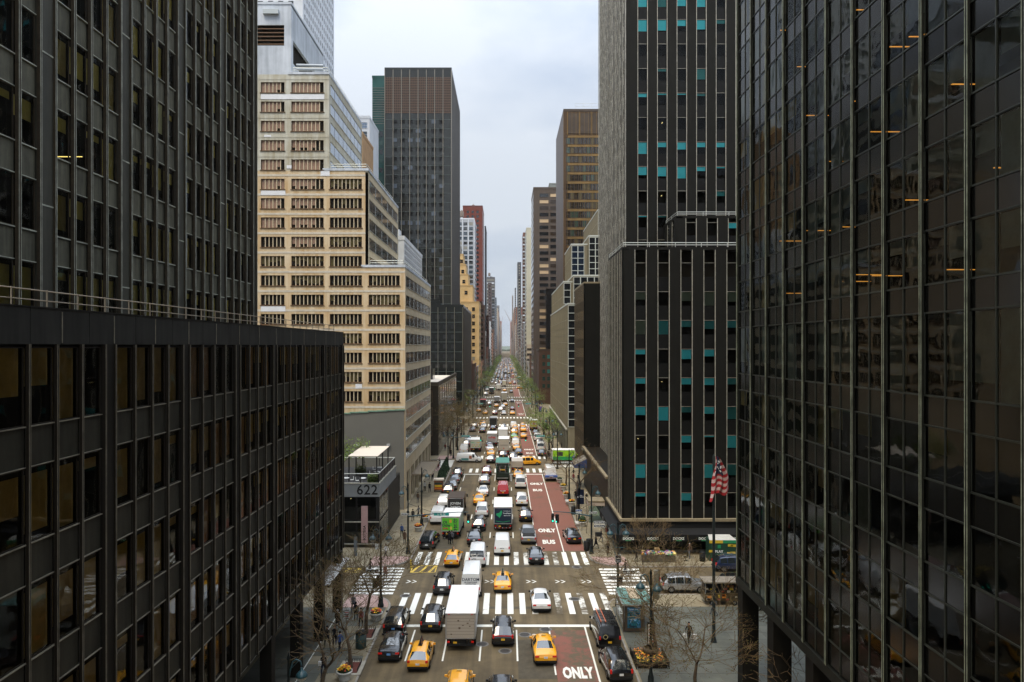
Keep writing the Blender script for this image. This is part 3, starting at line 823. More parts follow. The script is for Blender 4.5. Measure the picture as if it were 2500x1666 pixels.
aw = [(BE-.1,Ys-.2,3.3),(42,Ys-.2,3.3),(42,Ys-1.3,2.75),(BE-1.2,Ys-1.3,2.75)]
b.face([(x-B.b.x,y-B.b.y,z) for x,y,z in aw[::-1]], M_black)
b.face([(x-B.b.x,y-B.b.y,z) for x,y,z in [(BE-1.2,Ys-1.3,2.75),(42,Ys-1.3,2.75),(42,Ys-1.3,1.95),(BE-1.2,Ys-1.3,1.95)]][::1], M_black)
b.face([(x-B.b.x,y-B.b.y,z) for x,y,z in [(BE-.1,Ys-.2,3.3),(BE-1.2,Ys-1.3,2.75),(BE-1.2,102,2.75),(BE-.1,102,3.3)]], M_black)
b.face([(x-B.b.x,y-B.b.y,z) for x,y,z in [(BE-1.2,102,2.75),(BE-1.2,Ys-1.3,2.75),(BE-1.2,Ys-1.3,1.95),(BE-1.2,102,1.95)]], M_black)
ob('awning', b, B.o)
M_sign = mat('sign_lettering', (.75,.8,.75), .5)
for px in (1534.2,1594.3,1656.7,1719.3,1782.5):
    x = (px-VX)*(Ys-1.3)/FPX
    o = ob('awning_lettering', textmesh('DOCKS', .40, M_sign, offset=.014), B.o, (x-B.b.x, -1.32, 2.28), (R(90),0,0))
    ob('lettering_underline', boxmesh(.75, .01, .05, mat('sign_green', (.1,.45,.2), .5)), B.o, (x-B.b.x, -1.32, 2.02))
for y in (92.5, 95.3, 98.3):
    b = MB(); b.face([(0,-.28,0),(.0,0,-.3),(0,.28,0),(0,0,.3)], M_sign); o = ob('awning_diamond', b, B.o, (-1.22, y-Ys, 2.36))
    b = MB(); b.face([(0,-.14,0),(.0,0,-.15),(0,.14,0),(0,0,.15)], M_black); ob('diamond_centre', b, o, (-.006, 0, 0))
for k in range(9):
    window(B, 'S', Ys+1.05, 15.9+2.9*k, .3, 2.8, 2.4, M_dks, G_r2, ft=.05, name='shop_window', lamp=(M_lampY, .8, .12) if k in (0,5) else None)
B.box('shop_sill', BE, 42, Ys+.7, Ys+1.02, .14, .32, M_pale)
B.box('shop_pier', 14.9, 15.05, Ys+.5, Ys+1.0, .3, 2.7, M_ledge)
# roof guard rails
def guard(label, pts, z, m=M_chrome, h=.9, step=3.0, name='roof_railing'):
    o = thing(name, label, 'railing', (*pts[0], z))
    x0, y0 = pts[0]
    for (ax, ay), (bx, by) in zip(pts, pts[1:]):
        for hz in (h, h*.5):
            b = MB(); b.tube((ax-x0,ay-y0,hz),(bx-x0,by-y0,hz),.045,.045,m,5); ob('rail', b, o)
        L = math.hypot(bx-ax, by-ay); n = max(1, int(L/step))
        for k in range(n+1):
            t = k/n; b = MB(); b.tube((ax+(bx-ax)*t-x0,ay+(by-ay)*t-y0,0),(ax+(bx-ax)*t-x0,ay+(by-ay)*t-y0,h),.04,.04,m,5); ob('post', b, o)
    return o
M_rail = mat('pale_rail', (.6,.62,.58), .4, metal=.4)
guard('white rail round the lower roof of the dark corner tower', [(40,89.7),(14.4,89.7),(14.4,101.9)], 37.75, M_rail, .55)
guard('white rail on the small setback roof of the dark corner tower', [(40,97.2),(22.8,97.2),(22.8,104)], 42.9, M_rail, .55)
# blue awning and glass entrance along the avenue side
A = thing('shop_awning', 'grey fabric awning with a deep blue valance over the avenue entrance', 'awning', (13.6, 131, 4.6))
b = MB(); b.face([(-1.6,-2.6,0),(-1.6,2.6,0),(.6,2.6,1.1),(.6,-2.6,1.1)], mat('awning_top', (.22,.2,.16), .8, var=.3, scale=1)); ob('canopy_top', b, A)
b = MB(); b.face([(-1.6,-2.6,0),(.6,-2.6,1.1),(.6,-2.6,-.5),(-1.6,-2.6,-.5)], mat('awning_blue', (.02,.05,.16), .7)); b.face([(-1.6,2.6,0),(-1.6,-2.6,0),(-1.6,-2.6,-.5),(-1.6,2.6,-.5)], mat('awning_blue', (.02,.05,.16), .7)); ob('valance', b, A)
A = thing('entrance_kiosk', 'small glass entrance box with a flat tan roof beside the dark building', 'kiosk', (13.1, 106.5, .15))
b = MB(); b.box(-1.3,1.1,-1.5,1.5,2.9,3.1,M_ledge); ob('roof', b, A)
b = MB(); b.box(-1.25,1.1,-1.46,1.46,2.4,2.9,mat('kiosk_sign', (.5,.42,.35), .6)); ob('sign_board', b, A)
for sx in (-1.2, 1.0):
    for sy in (-1.4, 1.4): b = MB(); b.box(sx-.05,sx+.05,sy-.05,sy+.05,0,2.4,M_pale); ob('post', b, A)
b = MB(); b.face([(-1.2,-1.4,0),(1.0,-1.4,0),(1.0,-1.4,2.4),(-1.2,-1.4,2.4)], glass('kiosk_glass', (.5,.75,.75))); ob('glass_wall', b, A)
# ================================================================== BEIGE STEPPED OFFICE BUILDING
M_beige = mat('beige_stone', (.50,.34,.17), .85, var=.25, scale=.16, col2=(.68,.57,.40), streak=.35, detail=7)
M_beigeE = mat('beige_stone_avenue', (.46,.37,.23), .8, col2=(.62,.53,.37), scale=.25, streak=.5)
M_greyst = mat('greyed_stone', (.36,.32,.22), .85, col2=(.56,.56,.50), scale=.25, streak=.4)
M_whst = mat('white_painted_block', (.36,.40,.45), .8, col2=(.62,.67,.74), scale=.25, streak=.25)
M_patchw = mat('white_repair_patch', (.72,.74,.78), .8, var=.05, scale=1)
M_brz = mat('bronze_frame', (.12,.065,.03), .6)
M_crm = mat('cream_mullion', (.62,.52,.36), .6)
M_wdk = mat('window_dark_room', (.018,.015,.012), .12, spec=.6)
M_wol = mat('window_olive_shade', (.09,.075,.035), .25, spec=.6, var=.15, scale=1)
M_wpk = mat('window_tan_shade', (.30,.20,.15), .25, spec=.6, var=.15, scale=1)
M_gE = mat('ribbon_glass', (.035,.05,.047), .06, spec=1.0, var=.3, scale=.6)
M_gEs = mat('ribbon_glass_bright', (.25,.3,.36), .05, metal=.75, spec=.8)
B = Bld('stepped_office_building', 'stained beige stone office building stepping down to the avenue, with grouped square windows', 'building', (BW, 113.6, 0))
SY = 113.6
def stonewin(face, plane, u, z, w, h, n, mats, tan=False):
    b = MB(); nm = ('sw', round(w,2), n, tuple(m.name for m in mats))
    if nm not in _BX:
        pw2 = (w-.1)/n
        for k in range(n):
            x0 = -w/2+.05+k*pw2
            # light panes, shade hanging to a different height
            m = mats[k % len(mats)]
            hs = .55 if m in (M_wol, M_wpk) else 1
            if hs < 1:
                hs = random.choice([.5,.6,1,.8,.4]) if m is M_wol else random.choice([1,1,1,1,.7])
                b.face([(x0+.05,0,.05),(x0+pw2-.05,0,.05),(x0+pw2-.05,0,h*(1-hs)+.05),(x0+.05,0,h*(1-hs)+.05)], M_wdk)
                b.face([(x0+.05,0,h*(1-hs)+.05),(x0+pw2-.05,0,h*(1-hs)+.05),(x0+pw2-.05,0,h-.05),(x0+.05,0,h-.05)], m)
            else: b.face([(x0+.05,0,.05),(x0+pw2-.05,0,.05),(x0+pw2-.05,0,h-.05),(x0+.05,0,h-.05)], m)
        _BX[nm] = b.mesh('panes')
        f = MB()
        f.box(-w/2,w/2,-.12,0,0,.06,M_brz); f.box(-w/2,w/2,-.12,0,h-.06,h,M_brz); f.box(-w/2,-w/2+.06,-.12,0,.06,h-.06,M_brz); f.box(w/2-.06,w/2,-.12,0,.06,h-.06,M_brz)
        for k in range(1, n):
            x0 = -w/2+.05+k*pw2; f.box(x0-.055,x0+.055,-.16,0,.06,h-.06,M_crm)
        _BX[nm+('f',)] = f.mesh('frame')
    o = B.part('window', _BX[nm+('f',)], face, fpos(face, plane, u, z))
    ob('panes', _BX[nm], o, (0, -.03, 0))
head0 = 51.66; PW = 3.01
cols = {'A': (-38.25,-34.55,6), 'B': (-33.5,-28.45,8), 'C': (-27.5,-22.5,8), 'D': (-21.45,-16.6,8)}
def colholes(c, k0, k1):
    x0, x1, n = cols[c]; return [(x0, x1, head0-PW*k-1.64, head0-PW*k) for k in range(k0, k1)]
def swall(name, x0, x1, z0, z1, holes, m):
    b = holewall(x0-B.b.x, x1-B.b.x, z0, z1, [(h[0]-B.b.x,h[1]-B.b.x,h[2],h[3]) for h in holes], .30, m)
    ob(name, b, B.o)
# south walls, one sheet per block
swall('wall', -21.95, BW, 0, 37.85, colholes('D', 5, 12), M_beige)
swall('wall', -27.95, -21.95, 0, 52.9, colholes('C', 0, 12), M_beige)
swall('wall', -46, -27.95, 0, 52.9, colholes('A', 0, 12)+colholes('B', 0, 12), M_beige)
swall('wall', -46, -27.6, 52.9, 67.9, colholes('A', -5, 0)+colholes('B', -5, 0), M_greyst)
swall('wall', -46, -33.5, 67.9, 78.8, [(-44.5,-34.6,72.4,75.6)], M_whst)
M_wgd = mat('roof_unit_grey', (.45,.5,.52), .5)
M_mech = mat('plant_louvre', (.06,.05,.035), .8, var=.2, scale=3)
for k in range(5): B.box('louvre_slat', -44.45, -34.65, SY+.1, SY+.3, 72.6+.6*k, 72.75+.6*k, M_brz)
for k in range(3): B.box('roof_unit', -45+3.6*k, -42.6+3.6*k, SY-.5, SY+.6, 77.2, 77.9, M_wgd)
B.box('plant_recess', -46, -33.9, SY+1.2, SY+1.3, 70, 78, M_mech)
for c in cols:
    x0, x1, n = cols[c]
    for k in range({'A':-5,'B':-5,'C':0,'D':5}[c], 12):
        tan = (c in 'AB' and k < 3) or (c == 'B' and k == 3)
        if tan: mats = random.choice([[M_wpk]*(n-2)+[M_wdk]*2 if c == 'B' else [M_wpk]*n, [M_wpk]*(n-1)+[M_wdk]])
        else: mats = [random.choice([M_wdk, M_wol, M_wdk]) if random.random() < .5 else M_wdk for _ in range(n)]
        if random.random() < .3 and not tan: mats = [M_wol]*n
        stonewin('S', SY+.28, (x0+x1)/2, head0-PW*k-1.64, x1-x0, 1.64, n, mats)
        B.part('window_sill', boxmesh(x1-x0+.25, .42, .09, M_brz), 'S', fpos('S', SY+.30, (x0+x1)/2, head0-PW*k-1.73))
# pale stone courses between the floors
for k in range(-5, 13):
    xr = {True:-27.6}.get(k < 0, -21.95 if k < 5 else BW)
    zc_ = head0-PW*k+.38
    B.box('stone_course', -46, xr, SY-.035, SY-.001, zc_, zc_+.32, M_greyst if k < 0 else mat('pale_course', (.50,.46,.38), .85, col2=(.66,.60,.50), scale=.3, streak=.3))
for px0, px1, py0, py1 in ((637,697,466,477),(637,697,748,761),(868,884,938,949),(783,805,418,430),(637,792,231,243),(645,662,330,335),(700,712,404,412)):
    x0 = (px0-VX)*SY/FPX; x1 = (px1-VX)*SY/FPX; z1 = CAM_H+(VY-py0)*SY/FPX; z0 = CAM_H+(VY-py1)*SY/FPX
    B.box('repair_patch', x0, x1, SY-.06, SY-.036, z0, z1, M_patchw)
# cores, roofs and parapets
for x0, x1, y1, z1, nm in ((-22.6,BW,151.9,37.85,'a'),(-28.6,-21.5,145,52.9,'b'),(-34,-27.6,139.5,67.9,'c'),(-46,-33.5,133.4,78.8,'d')):
    B.box('roof', x0, x1, SY+.02, y1, z1-.25, z1, M_greyst)
    B.box('parapet', x0, x1+.05, SY-.10, SY+.25, z1+.001, z1+.38, M_whst)
    B.box('parapet', x1-.25, x1+.05, SY+.25, y1, z1+.001, z1+.38, M_whst)
    B.box('core', x0, x1-.45, SY+.5, y1-.3, .2, z1-.3, M_room)
    B.box('end_wall', x0, x1-.01, y1-.25, y1, .1, z1-.25, M_beigeE)
# avenue-side walls with ribbon windows
def ribbons(xp, y0, y1, kk, n, m, gm, zbot, ztop, wn=1.55):
    hol = []; uw = (y1-y0-1.4)/n
    for k in kk:
        zt = head0-PW*k+.05
        hol.append((y0+.9, y0+.9+uw*n, zt-wn, zt))
    b = holewall(y0-SY, y1-SY, zbot, ztop, [(h[0]-SY,h[1]-SY,h[2],h[3]) for h in hol], .12, m)
    o = ob('avenue_wall', b, B.o, (xp-B.b.x, 0, 0), (0,0,R(90)))
    for h in [(y0+.9+uw*j, y0+.9+uw*(j+1)-.01, h_[2], h_[3]) for h_ in hol for j in range(n)]:
        w = h[1]-h[0]
        key = ('rb', round(w,2), gm.name)
        if key not in _BX:
            f = MB(); f.box(-w/2,w/2,-.05,0,0,.05,M_chrome); f.box(-w/2,w/2,-.05,0,wn-.05,wn,M_chrome); f.box(-w/2,-w/2+.05,-.05,0,.05,wn-.05,M_chrome); f.box(w/2-.05,w/2,-.05,0,.05,wn-.05,M_chrome)
            f.box(-.02,.02,-.03,-.012,.05,wn-.05,M_brz)
            _BX[key] = f.mesh('f'); p = MB(); p.face([(-w/2,0,0),(w/2,0,0),(w/2,0,wn),(-w/2,0,wn)], gm); _BX[key+('p',)] = p.mesh('p')
        w_ = B.part('ribbon_window', _BX[key], 'E', fpos('E', xp-.09, (h[0]+h[1])/2, h[2])); ob('pane', _BX[key+('p',)], w_, (0,-.01,0))
    for k in kk: B.box('sill_line', xp+.001, xp+.07, y0+.6, y1-.3, head0-PW*k+.05-wn-.10, head0-PW*k+.05-wn-.02, M_pale)
ribbons(BW, SY, 151.9, range(5, 15), 7, M_beigeE, M_gE, 6.6, 37.85, wn=1.75)
ribbons(-21.5, SY, 145, range(0, 5), 5, M_beigeE, M_gE, 37.8, 52.9, wn=1.9)
ribbons(-27.6, SY, 139.5, range(-5, 0), 4, M_greyst, M_gEs, 52.9, 67.9, wn=1.75)
b = holewall(0, 19.8, 67.9, 78.8, [(1,15,70,73.6)], .4, M_whst); ob('avenue_wall', b, B.o, (-33.5-B.b.x, 0, 0), (0,0,R(90)))
# ground storey openings and granite base
hol = [(y, y+4.0, .3, 5.6) for y in [SY+2+5.3*k for k in range(7)]]
b = holewall(0, 151.9-SY, .1, 6.6, [(h[0]-SY,h[1]-SY,h[2],h[3]) for h in hol], .6, M_beigeE); ob('avenue_wall', b, B.o, (0,0,0), (0,0,R(90)))
for h in hol:
    f = MB(); f.box(-2,2,-.08,0,2.6,2.8,M_brz); f.box(-.05,.05,-.08,0,0,5.3,M_brz); f.face([(-2,0,0),(2,0,0),(2,0,5.3),(-2,0,5.3)], M_gE)
    B.part('shopfront', _BX.setdefault('sf', f.mesh('sf')), 'E', fpos('E', BW-.5, (h[0]+h[1])/2, .3))
# grey painted lower wall with a ragged copper green cap
M_gpaint = mat('grey_paint', (.15,.145,.125), .8, var=.08, scale=.12)
b = MB(); zt = [14.7,14.75,14.95,15.0,15.15,15.2,15.35,15.4,15.5,15.55]; n = len(zt)
xs_ = [-30+(-15.9+30)*k/n for k in range(n+1)]
for k in range(n): B.box('grey_painted_panel', xs_[k], xs_[k+1], SY-.22, SY-.04, .14, zt[k], M_gpaint)
M_cop = mat('copper_green', (.16,.27,.2), .7, var=.2, scale=2)
for k in range(n): B.box('copper_cap', xs_[k]+.02, xs_[k+1]+.15, SY-.34, SY-.02, zt[k]+.003, zt[k]+.2, M_cop)
for px, py in ((873,1087),(948,1087)):
    x = (px-VX)*(SY-.5)/FPX; z = CAM_H-(py-VY)*(SY-.5)/FPX
    B.box('wall_lamp', x-.25, x+.25, SY-.6, SY-.22, z-.15, z+.15, mat('lamp_grey', (.4,.4,.4), .5))
# roof equipment
for x0, x1 in ((-32.8,-28.6),):
    b = MB()
    for z in (68.9, 69.5): b.tube((x0-B.b.x,0.4,z),(x1-B.b.x,0.4,z-.1),.22,.22,mat('roof_duct', (.4,.45,.5), .5),8)
    ob('roof_duct', b, B.o)
guard('thin rail on the middle roof step of the beige building', [(-27.4,113.9),(-21.8,113.9),(-21.8,140)], 53.28, M_rail, .7)
guard('thin rail on the lowest roof step of the beige building', [(-21.3,113.9),(-16.1,113.9),(-16.1,148)], 38.23, M_rail, .7)
guard('thin rail on the upper roof step of the beige building', [(-33.3,113.9),(-27.9,113.9),(-27.9,138)], 68.28, M_rail, .8)
# trellis canopy over the sidewalk
A = thing('trellis_canopy', 'slatted bronze trellis canopy projecting from the beige building over the sidewalk', 'canopy', (BW, 128, 4.1))
b = MB()
for s in (-7, 7): b.box(0,3.4,s-.06,s+.06,0,.22,M_brass)
for xx in (.03, 3.37): b.box(xx-.05,xx+.05,-6.94,6.94,.0,.21,M_brass)
ob('frame', b, A)
sl_ = boxmesh(3.2, .12, .08, mat('slat_tan', (.38,.32,.24), .6))
for k in range(34): ob('slat', sl_, A, (1.7, -6.6+.4*k, .06))

# ================================================================== GLASS PAVILION "622"
M_pav = mat('pavilion_grey', (.21,.225,.23), .6, var=.08, scale=.6)
M_pavd = mat('pavilion_dark', (.018,.017,.016), .5)
G_pav = glass('pavilion_glass', (.55,.6,.6), ior=1.45)
PYs, PXe, PYn = 92.0, -16.0, 105.9
B = Bld('restaurant_pavilion', 'two storey glass restaurant pavilion with 622 on its grey fascia and a roof terrace', 'building', (PXe, PYs, 0))
B.box('roof_deck', -34, PXe-.35, PYs+.35, PYn, 7.85, 8.0, mat('deck', (.05,.05,.052), .8, var=.15, scale=1))
B.box('fascia', -34, PXe, PYs, PYs+.3, 6.56, 8.2, M_pav); B.box('fascia', PXe-.3, PXe, PYs+.3, PYn, 6.56, 8.2, M_pav)
B.box('fascia_lip', -34, PXe+.04, PYs-.05, PYs+.3, 8.203, 8.3, M_pale); B.box('fascia_lip', PXe-.3, PXe+.04, PYs+.3, PYn, 8.203, 8.3, M_pale)
B.box('back_wall', -34, PXe-.2, PYn-6, PYn-5.7, .1, 6.5, M_pavd); B.box('core_floor', -34, PXe-.4, PYs+.4, PYn-.5, 3.3, 3.6, M_pavd)
B.box('black_wall', PXe-1.2, PXe-.03, 99.2, PYn+4, .1, 6.5, M_pavd)
ob('number_lettering', textmesh('622', 1.75, M_black, offset=.02, spacing=1.05), B.o, (-1.55, -.012, 7.38), (R(90),0,0))
for z0, z1 in ((.7,3.3),(3.6,6.5)):
    for k in range(4):
        window(B, 'S', PYs+.12, PXe-1.55-2.75*k, z0, 2.7, z1-z0, M_pavd, G_pav, ft=.08, name='shop_window', lamp=(M_lampY,.8,.08) if k == 1 and z0 > 3 else None)
    for k in range(3):
        window(B, 'E', PXe-.1, PYs+1.3+2.3*k, z0, 2.2, z1-z0, M_chrome, G_pav, ft=.07, name='shop_window', lamp=(M_lampY,.7,.1) if z0 < 1 else None)
B.box('corner_post', PXe-.45, PXe-.02, PYs+.05, PYs+.3, .1, 6.55, M_pavd)
B.box('floor_trim', -34, PXe-.05, PYs-.02, PYs+.1, 3.32, 3.45, M_pale); B.box('base_trim', -34, PXe-.05, PYs-.02, PYs+.1, .55, .66, M_pale)
M_pinkp = mat('pink_panel', (.42,.27,.26), .7)
B.box('pink_panel', (882-VX)*PYs/FPX, (898-VX)*PYs/FPX, PYs-.03, PYs+.02, .75, 5.4, M_pinkp)
ob('panel_lettering', textmesh('BOTTEGA', .42, M_black, offset=.012), B.o, ((890-VX)*PYs/FPX-B.b.x, -.035, 2.0), (R(90),R(-90),0))
# terrace railings with dark mesh infill
T_ = thing('terrace_railing', 'dark mesh railing with pale top rail round the pavilion terrace', 'railing', (PXe, PYs, 8.3))
M_mesh = mat('mesh_infill', (.045,.035,.03), .7)
for (x0,y0,x1,y1) in ((-16,.15,-.15,.15),(-.15,.15,-.15,13.5),(-.15,13.5,-9,13.5)):
    b = MB(); b.tube((x0,y0,1.15),(x1,y1,1.15),.05,.05,M_rail,5); ob('rail', b, T_)
    L = math.hypot(x1-x0,y1-y0); n = int(L/2)
    for k in range(n+1):
        t = k/n; b = MB(); b.box(x0+(x1-x0)*t-.05,x0+(x1-x0)*t+.05,y0+(y1-y0)*t-.05,y0+(y1-y0)*t+.05,0,1.1,M_pavd); ob('post', b, T_)
    if x0 == x1:
        b = MB(); b.box(x0-.012,x0+.012,min(y0,y1)+.1,max(y0,y1)-.1,.06,1.05,M_mesh); ob('mesh_panel', b, T_)
P_ = thing('pergola', 'cream fabric pergola shading tables on the restaurant roof terrace', 'pergola', (-18.6, 99, 8.0))
M_cream = mat('cream_canvas', (.72,.62,.5), .8)
b = MB(); b.box(-1.9,1.95,-4.6,4.9,3.28,3.34,M_cream); ob('canvas_roof', b, P_)
for x in (-1.8, 1.8):
    for y in (-4.4, 0, 4.6): b = MB(); b.box(x-.07,x+.07,y-.07,y+.07,0,3.27,M_pavd); ob('post', b, P_)
def dining(x, y, lab):
    t = thing('table', 'small white cafe table '+lab, 'table', (x, y, 8.0), random.random(), 'tables on the roof terrace')
    b = MB(); b.lathe([(.001,.74),(.42,.74),(.42,.70),(.03,.69)], M_white, 12); ob('tabletop', b, t)
    b = MB(); b.tube((0,0,0),(0,0,.70),.03,.03,M_chrome); b.lathe([(.25,.0),(.2,.03),(.02,.04)], M_chrome, 10); ob('pedestal', b, t)
    for k, a in enumerate((.3, 3.4)):
        c = thing('chair', 'white cafe chair '+('south' if math.sin(a) > 3 else 'beside')+' a table '+lab, 'chair', (x+.75*math.cos(a), y+.75*math.sin(a), 8.0), a+R(90), 'chairs on the roof terrace')
        b = MB(); b.box(-.2,.2,-.2,.2,.43,.46,M_white); ob('seat', b, c)
        b = MB(); b.box(-.2,.2,-.2,-.17,.5,.85,M_white); ob('backrest', b, c)
        for sx in (-.17,.17):
            for sy in (-.17,.17): b = MB(); b.tube((sx,sy,0),(sx,sy,.43),.015,.015,M_chrome,4); ob('leg', b, c)
dining(-20.5, 93.3, 'at the left of the terrace front'); dining(-18.3, 93.2, 'beside the terrace corner planter'); dining(-17.6, 101.5, 'under the pergola edge'); dining(-17.4, 98.0, 'near the avenue side rail')

# ================================================================== PARAMETRIC CITY BUILDINGS
def city(name, label, x0, x1, y0, y1, z, wall, glassm, trim=None, side='W', front=dict(), flank=dict(), z0=0.13, grp=None, base=None, cap=True, cat='building'):
    """block with real window openings pieces on its south front and on its avenue flank"""
    xf = x1 if side == 'W' else x0          # avenue-facing wall
    rr_c = random.Random(int(y0*13+z*7))
    face = 'E' if side == 'W' else 'W'
    D = Bld(name, label, cat, ((x0+x1)/2, y0, z0), grp)
    D.box('walls', x0, x1, y0, y1, z0, z, wall)
    if cap:
        D.box('parapet', x0-.1, x1+.1, y0-.1, y0+.35, z-.01, z+.9, trim or wall); D.box('parapet', xf-.3 if side == 'W' else xf-.1, xf+.1 if side == 'W' else xf+.3, y0+.35, y1, z-.01, z+.9, trim or wall)
    if cap and y1-y0 > 12 and x1-x0 > 9 and not name.startswith('stepped'):
        for k in range(rr_c.choice([1,2,2])):
            bx = rr_c.uniform(x0+2, x1-6); by = rr_c.uniform(y0+1.5, y1-8); D.box('roof_bulkhead', bx, bx+rr_c.uniform(2.5,5), by, by+rr_c.uniform(3,6), z, z+rr_c.uniform(2.2,5), wall)
        if rr_c.random() < .5 and y0 > 330:
            tb = MB(); tb.lathe([(1.5,2.6),(1.6,6.2),(.05,7.6)], mat('tank_wood', (.16,.13,.11), .9), 10)
            for sx in (-1,1):
                for sy in (-1,1): tb.box(sx*1.0-.1,sx*1.0+.1,sy*1.0-.1,sy*1.0+.1,0,2.6,M_steel)
            ob('water_tank', tb, D.o, (rr_c.uniform(x0+3,x1-3)-D.b.x, rr_c.uniform(3,y1-y0-3), z-z0))
    for fc, plane, u0, u1, P in (('S', y0, x0, x1, front), (face, xf, y0, y1, flank)):
        if not P: continue
        sx, sz, w, h = P['sx'], P['sz'], P['w'], P['h']
        zt0 = P.get('zb', z0+1.5); zt1 = P.get('zt', z-1.5); m0 = P.get('m', .8)
        nu = max(1, int((u1-u0-2*m0)/sx)); nz = max(1, int((zt1-zt0)/sz)); off = ((u1-u0)-nu*sx)/2
        uv = P.get('vis'); 
        px = w*FPX/y0*(1 if fc == 'S' else abs(xf)/y0)
        items = []
        for i in range(nu):
            for j in range(nz):
                u = u0+off+sx*(i+.5)
                if uv and not (uv[0] <= u <= uv[1]): continue
                items.append((u, zt1-sz*(j+1)+(sz-h)/2))
        gms = P.get('g', [glassm])
        if len(items) <= 300 and w*FPX/y0 > 7.5 and fc == 'S' or (px > 6 and len(items) <= 200):
            for u, zz in items:
                gm = random.choice(gms)
                f = ('cw', round(w,2), round(h,2), gm.name, (trim or wall).name)
                if f not in _BX:
                    b = MB(); t = .08; fm = P.get('fm') or trim or wall
                    b.box(-w/2-t,w/2+t,-.14,0,-t,0,fm); b.box(-w/2-t,w/2+t,-.14,0,h,h+t,fm); b.box(-w/2-t,-w/2,-.14,0,0,h,fm); b.box(w/2,w/2+t,-.14,0,0,h,fm)
                    b.face([(-w/2,-.02,0),(w/2,-.02,0),(w/2,-.02,h),(-w/2,-.02,h)], gm)
                    if P.get('sash', True): b.box(-w/2, w/2, -.05, -.021, h*.5-.03, h*.5+.03, fm)
                    _BX[f] = b.mesh('cw')
                D.part('window', _BX[f], fc, fpos(fc, plane, u, zz))
        else:
            b = MB(); s = 1 if fc != 'W' else -1
            for u, zz in items:
                gm = random.choice(gms); uu = s*(u-(D.b.x if fc == 'S' else D.b.y)); zz -= D.b.z
                b.box(uu-w/2, uu+w/2, -.05, -.002, zz, zz+h, gm, 'bn')
            if items:
                o = ob('window_grid', b, D.o, (0 if fc == 'S' else xf-D.b.x, 0, 0), (0,0,ROT[fc])); o['kind'] = 'stuff'
        if P.get('fin'):
            fs, fw, fd, fmm = P['fin']
            n = int((u1-u0)/fs)
            for i in range(n+1):
                D.part('fin', boxmesh(fw, fd, z-z0-.5, fmm), fc, fpos(fc, plane, u0+i*((u1-u0)/n), z0+.3))
        if P.get('band'):
            bs, bh, bd, bm2 = P['band']; k = 0
            zz = zt1
            while zz > zt0 and k < 60:
                D.part('floor_band', boxmesh(u1-u0, bd, bh, bm2), fc, fpos(fc, plane, (u0+u1)/2, zz)); zz -= bs; k += 1
    return D
M_gdk = mat('city_glass_dark', (.012,.014,.016), .08, spec=.9)
M_gbl = mat('city_glass_blue', (.03,.05,.07), .06, spec=1.0)
M_ggr = mat('city_glass_green', (.02,.06,.05), .08, spec=.9)
M_glt = mat('city_glass_shade', (.25,.24,.20), .3)
# big dark glass tower (left, two blocks up)
M_t5 = mat('smoked_glass_wall', (.022,.025,.023), .12, spec=.6, var=.2, scale=.12)
M_pane5 = mat('smoked_pane', (.006,.006,.006), .3, spec=.2)
M_t5b = mat('smoked_side_wall', (.06,.054,.042), .45, metal=.25, var=.15, scale=.1, streak=.1)
M_rib = mat('tower_rib', (.26,.24,.20), .5, metal=.4)
M_brn = mat('louvre_brown', (.13,.07,.04), .6)
M_grnl = mat('green_grid', (.008,.055,.048), .15, spec=.7, var=.5, scale=.12)
D = city('office_tower', 'very tall smoked glass tower with pale vertical ribs and a brown louvred crown', -45.8, -20.7, 275, 325, 129.7, M_t5, M_gdk, M_t5, 'W',
  front=dict(sx=2.95, sz=3.47, w=1.75, h=1.65, zb=39, zt=112, m=1.2, g=[M_pane5,M_pane5,M_pane5,M_pane5,M_pane5,mat('pane_sky_reflection', (.07,.09,.12), .1, spec=.8)], fm=M_t5, sash=False))  # the lighter blue pane has a sky reflection painted into its colour
D.box('side_cladding', -20.7, -20.6, 275.2, 325, 30, 129.6, M_t5b)
for k in range(9): D.box('rib', -45.8+25.1*k/8-.10, -45.8+25.1*k/8+.10, 274.6, 274.99, 38, 129.7, M_rib)
for k in range(22): D.box('louvre_bar', -45.7, -20.8, 274.86, 274.98, 113.5+.62*k, 113.5+.62*k+.2, M_brn)
for k in range(33): D.box('louvre_mullion', -45.6+.775*k-.06, -45.6+.775*k+.06, 274.80, 274.855, 113.3, 127, M_brn)
for k in range(22): D.box('floor_line', -45.7, -20.8, 274.9, 274.98, 110.9-3.47*k, 111.0-3.47*k, mat('floor_line_green', (.09,.12,.11), .5))
for k in range(40): D.box('side_panel_joint', -20.62+.02, -20.55, 276+1.22*k, 276.3+1.22*k, 30, 129.5, mat('side_joint', (.12,.11,.10), .5, metal=.3))
D2 = city('office_tower', 'teal green glass slab adjoining the left side of the smoked glass tower', -50.9, -45.95, 277, 320, 127.4, M_grnl, M_ggr, M_grnl, 'W',
  front=dict(sx=1.6, sz=3.47, w=1.2, h=1.7, zb=39, zt=108, m=.1, g=[M_ggr,M_gdk], fm=M_grnl, sash=False))
for k in range(16): D2.box('louvre_bar', -50.9, -46.0, 276.85, 276.98, 110+.9*k, 110.2+.9*k, mat('louvre_grey', (.12,.14,.12), .5))
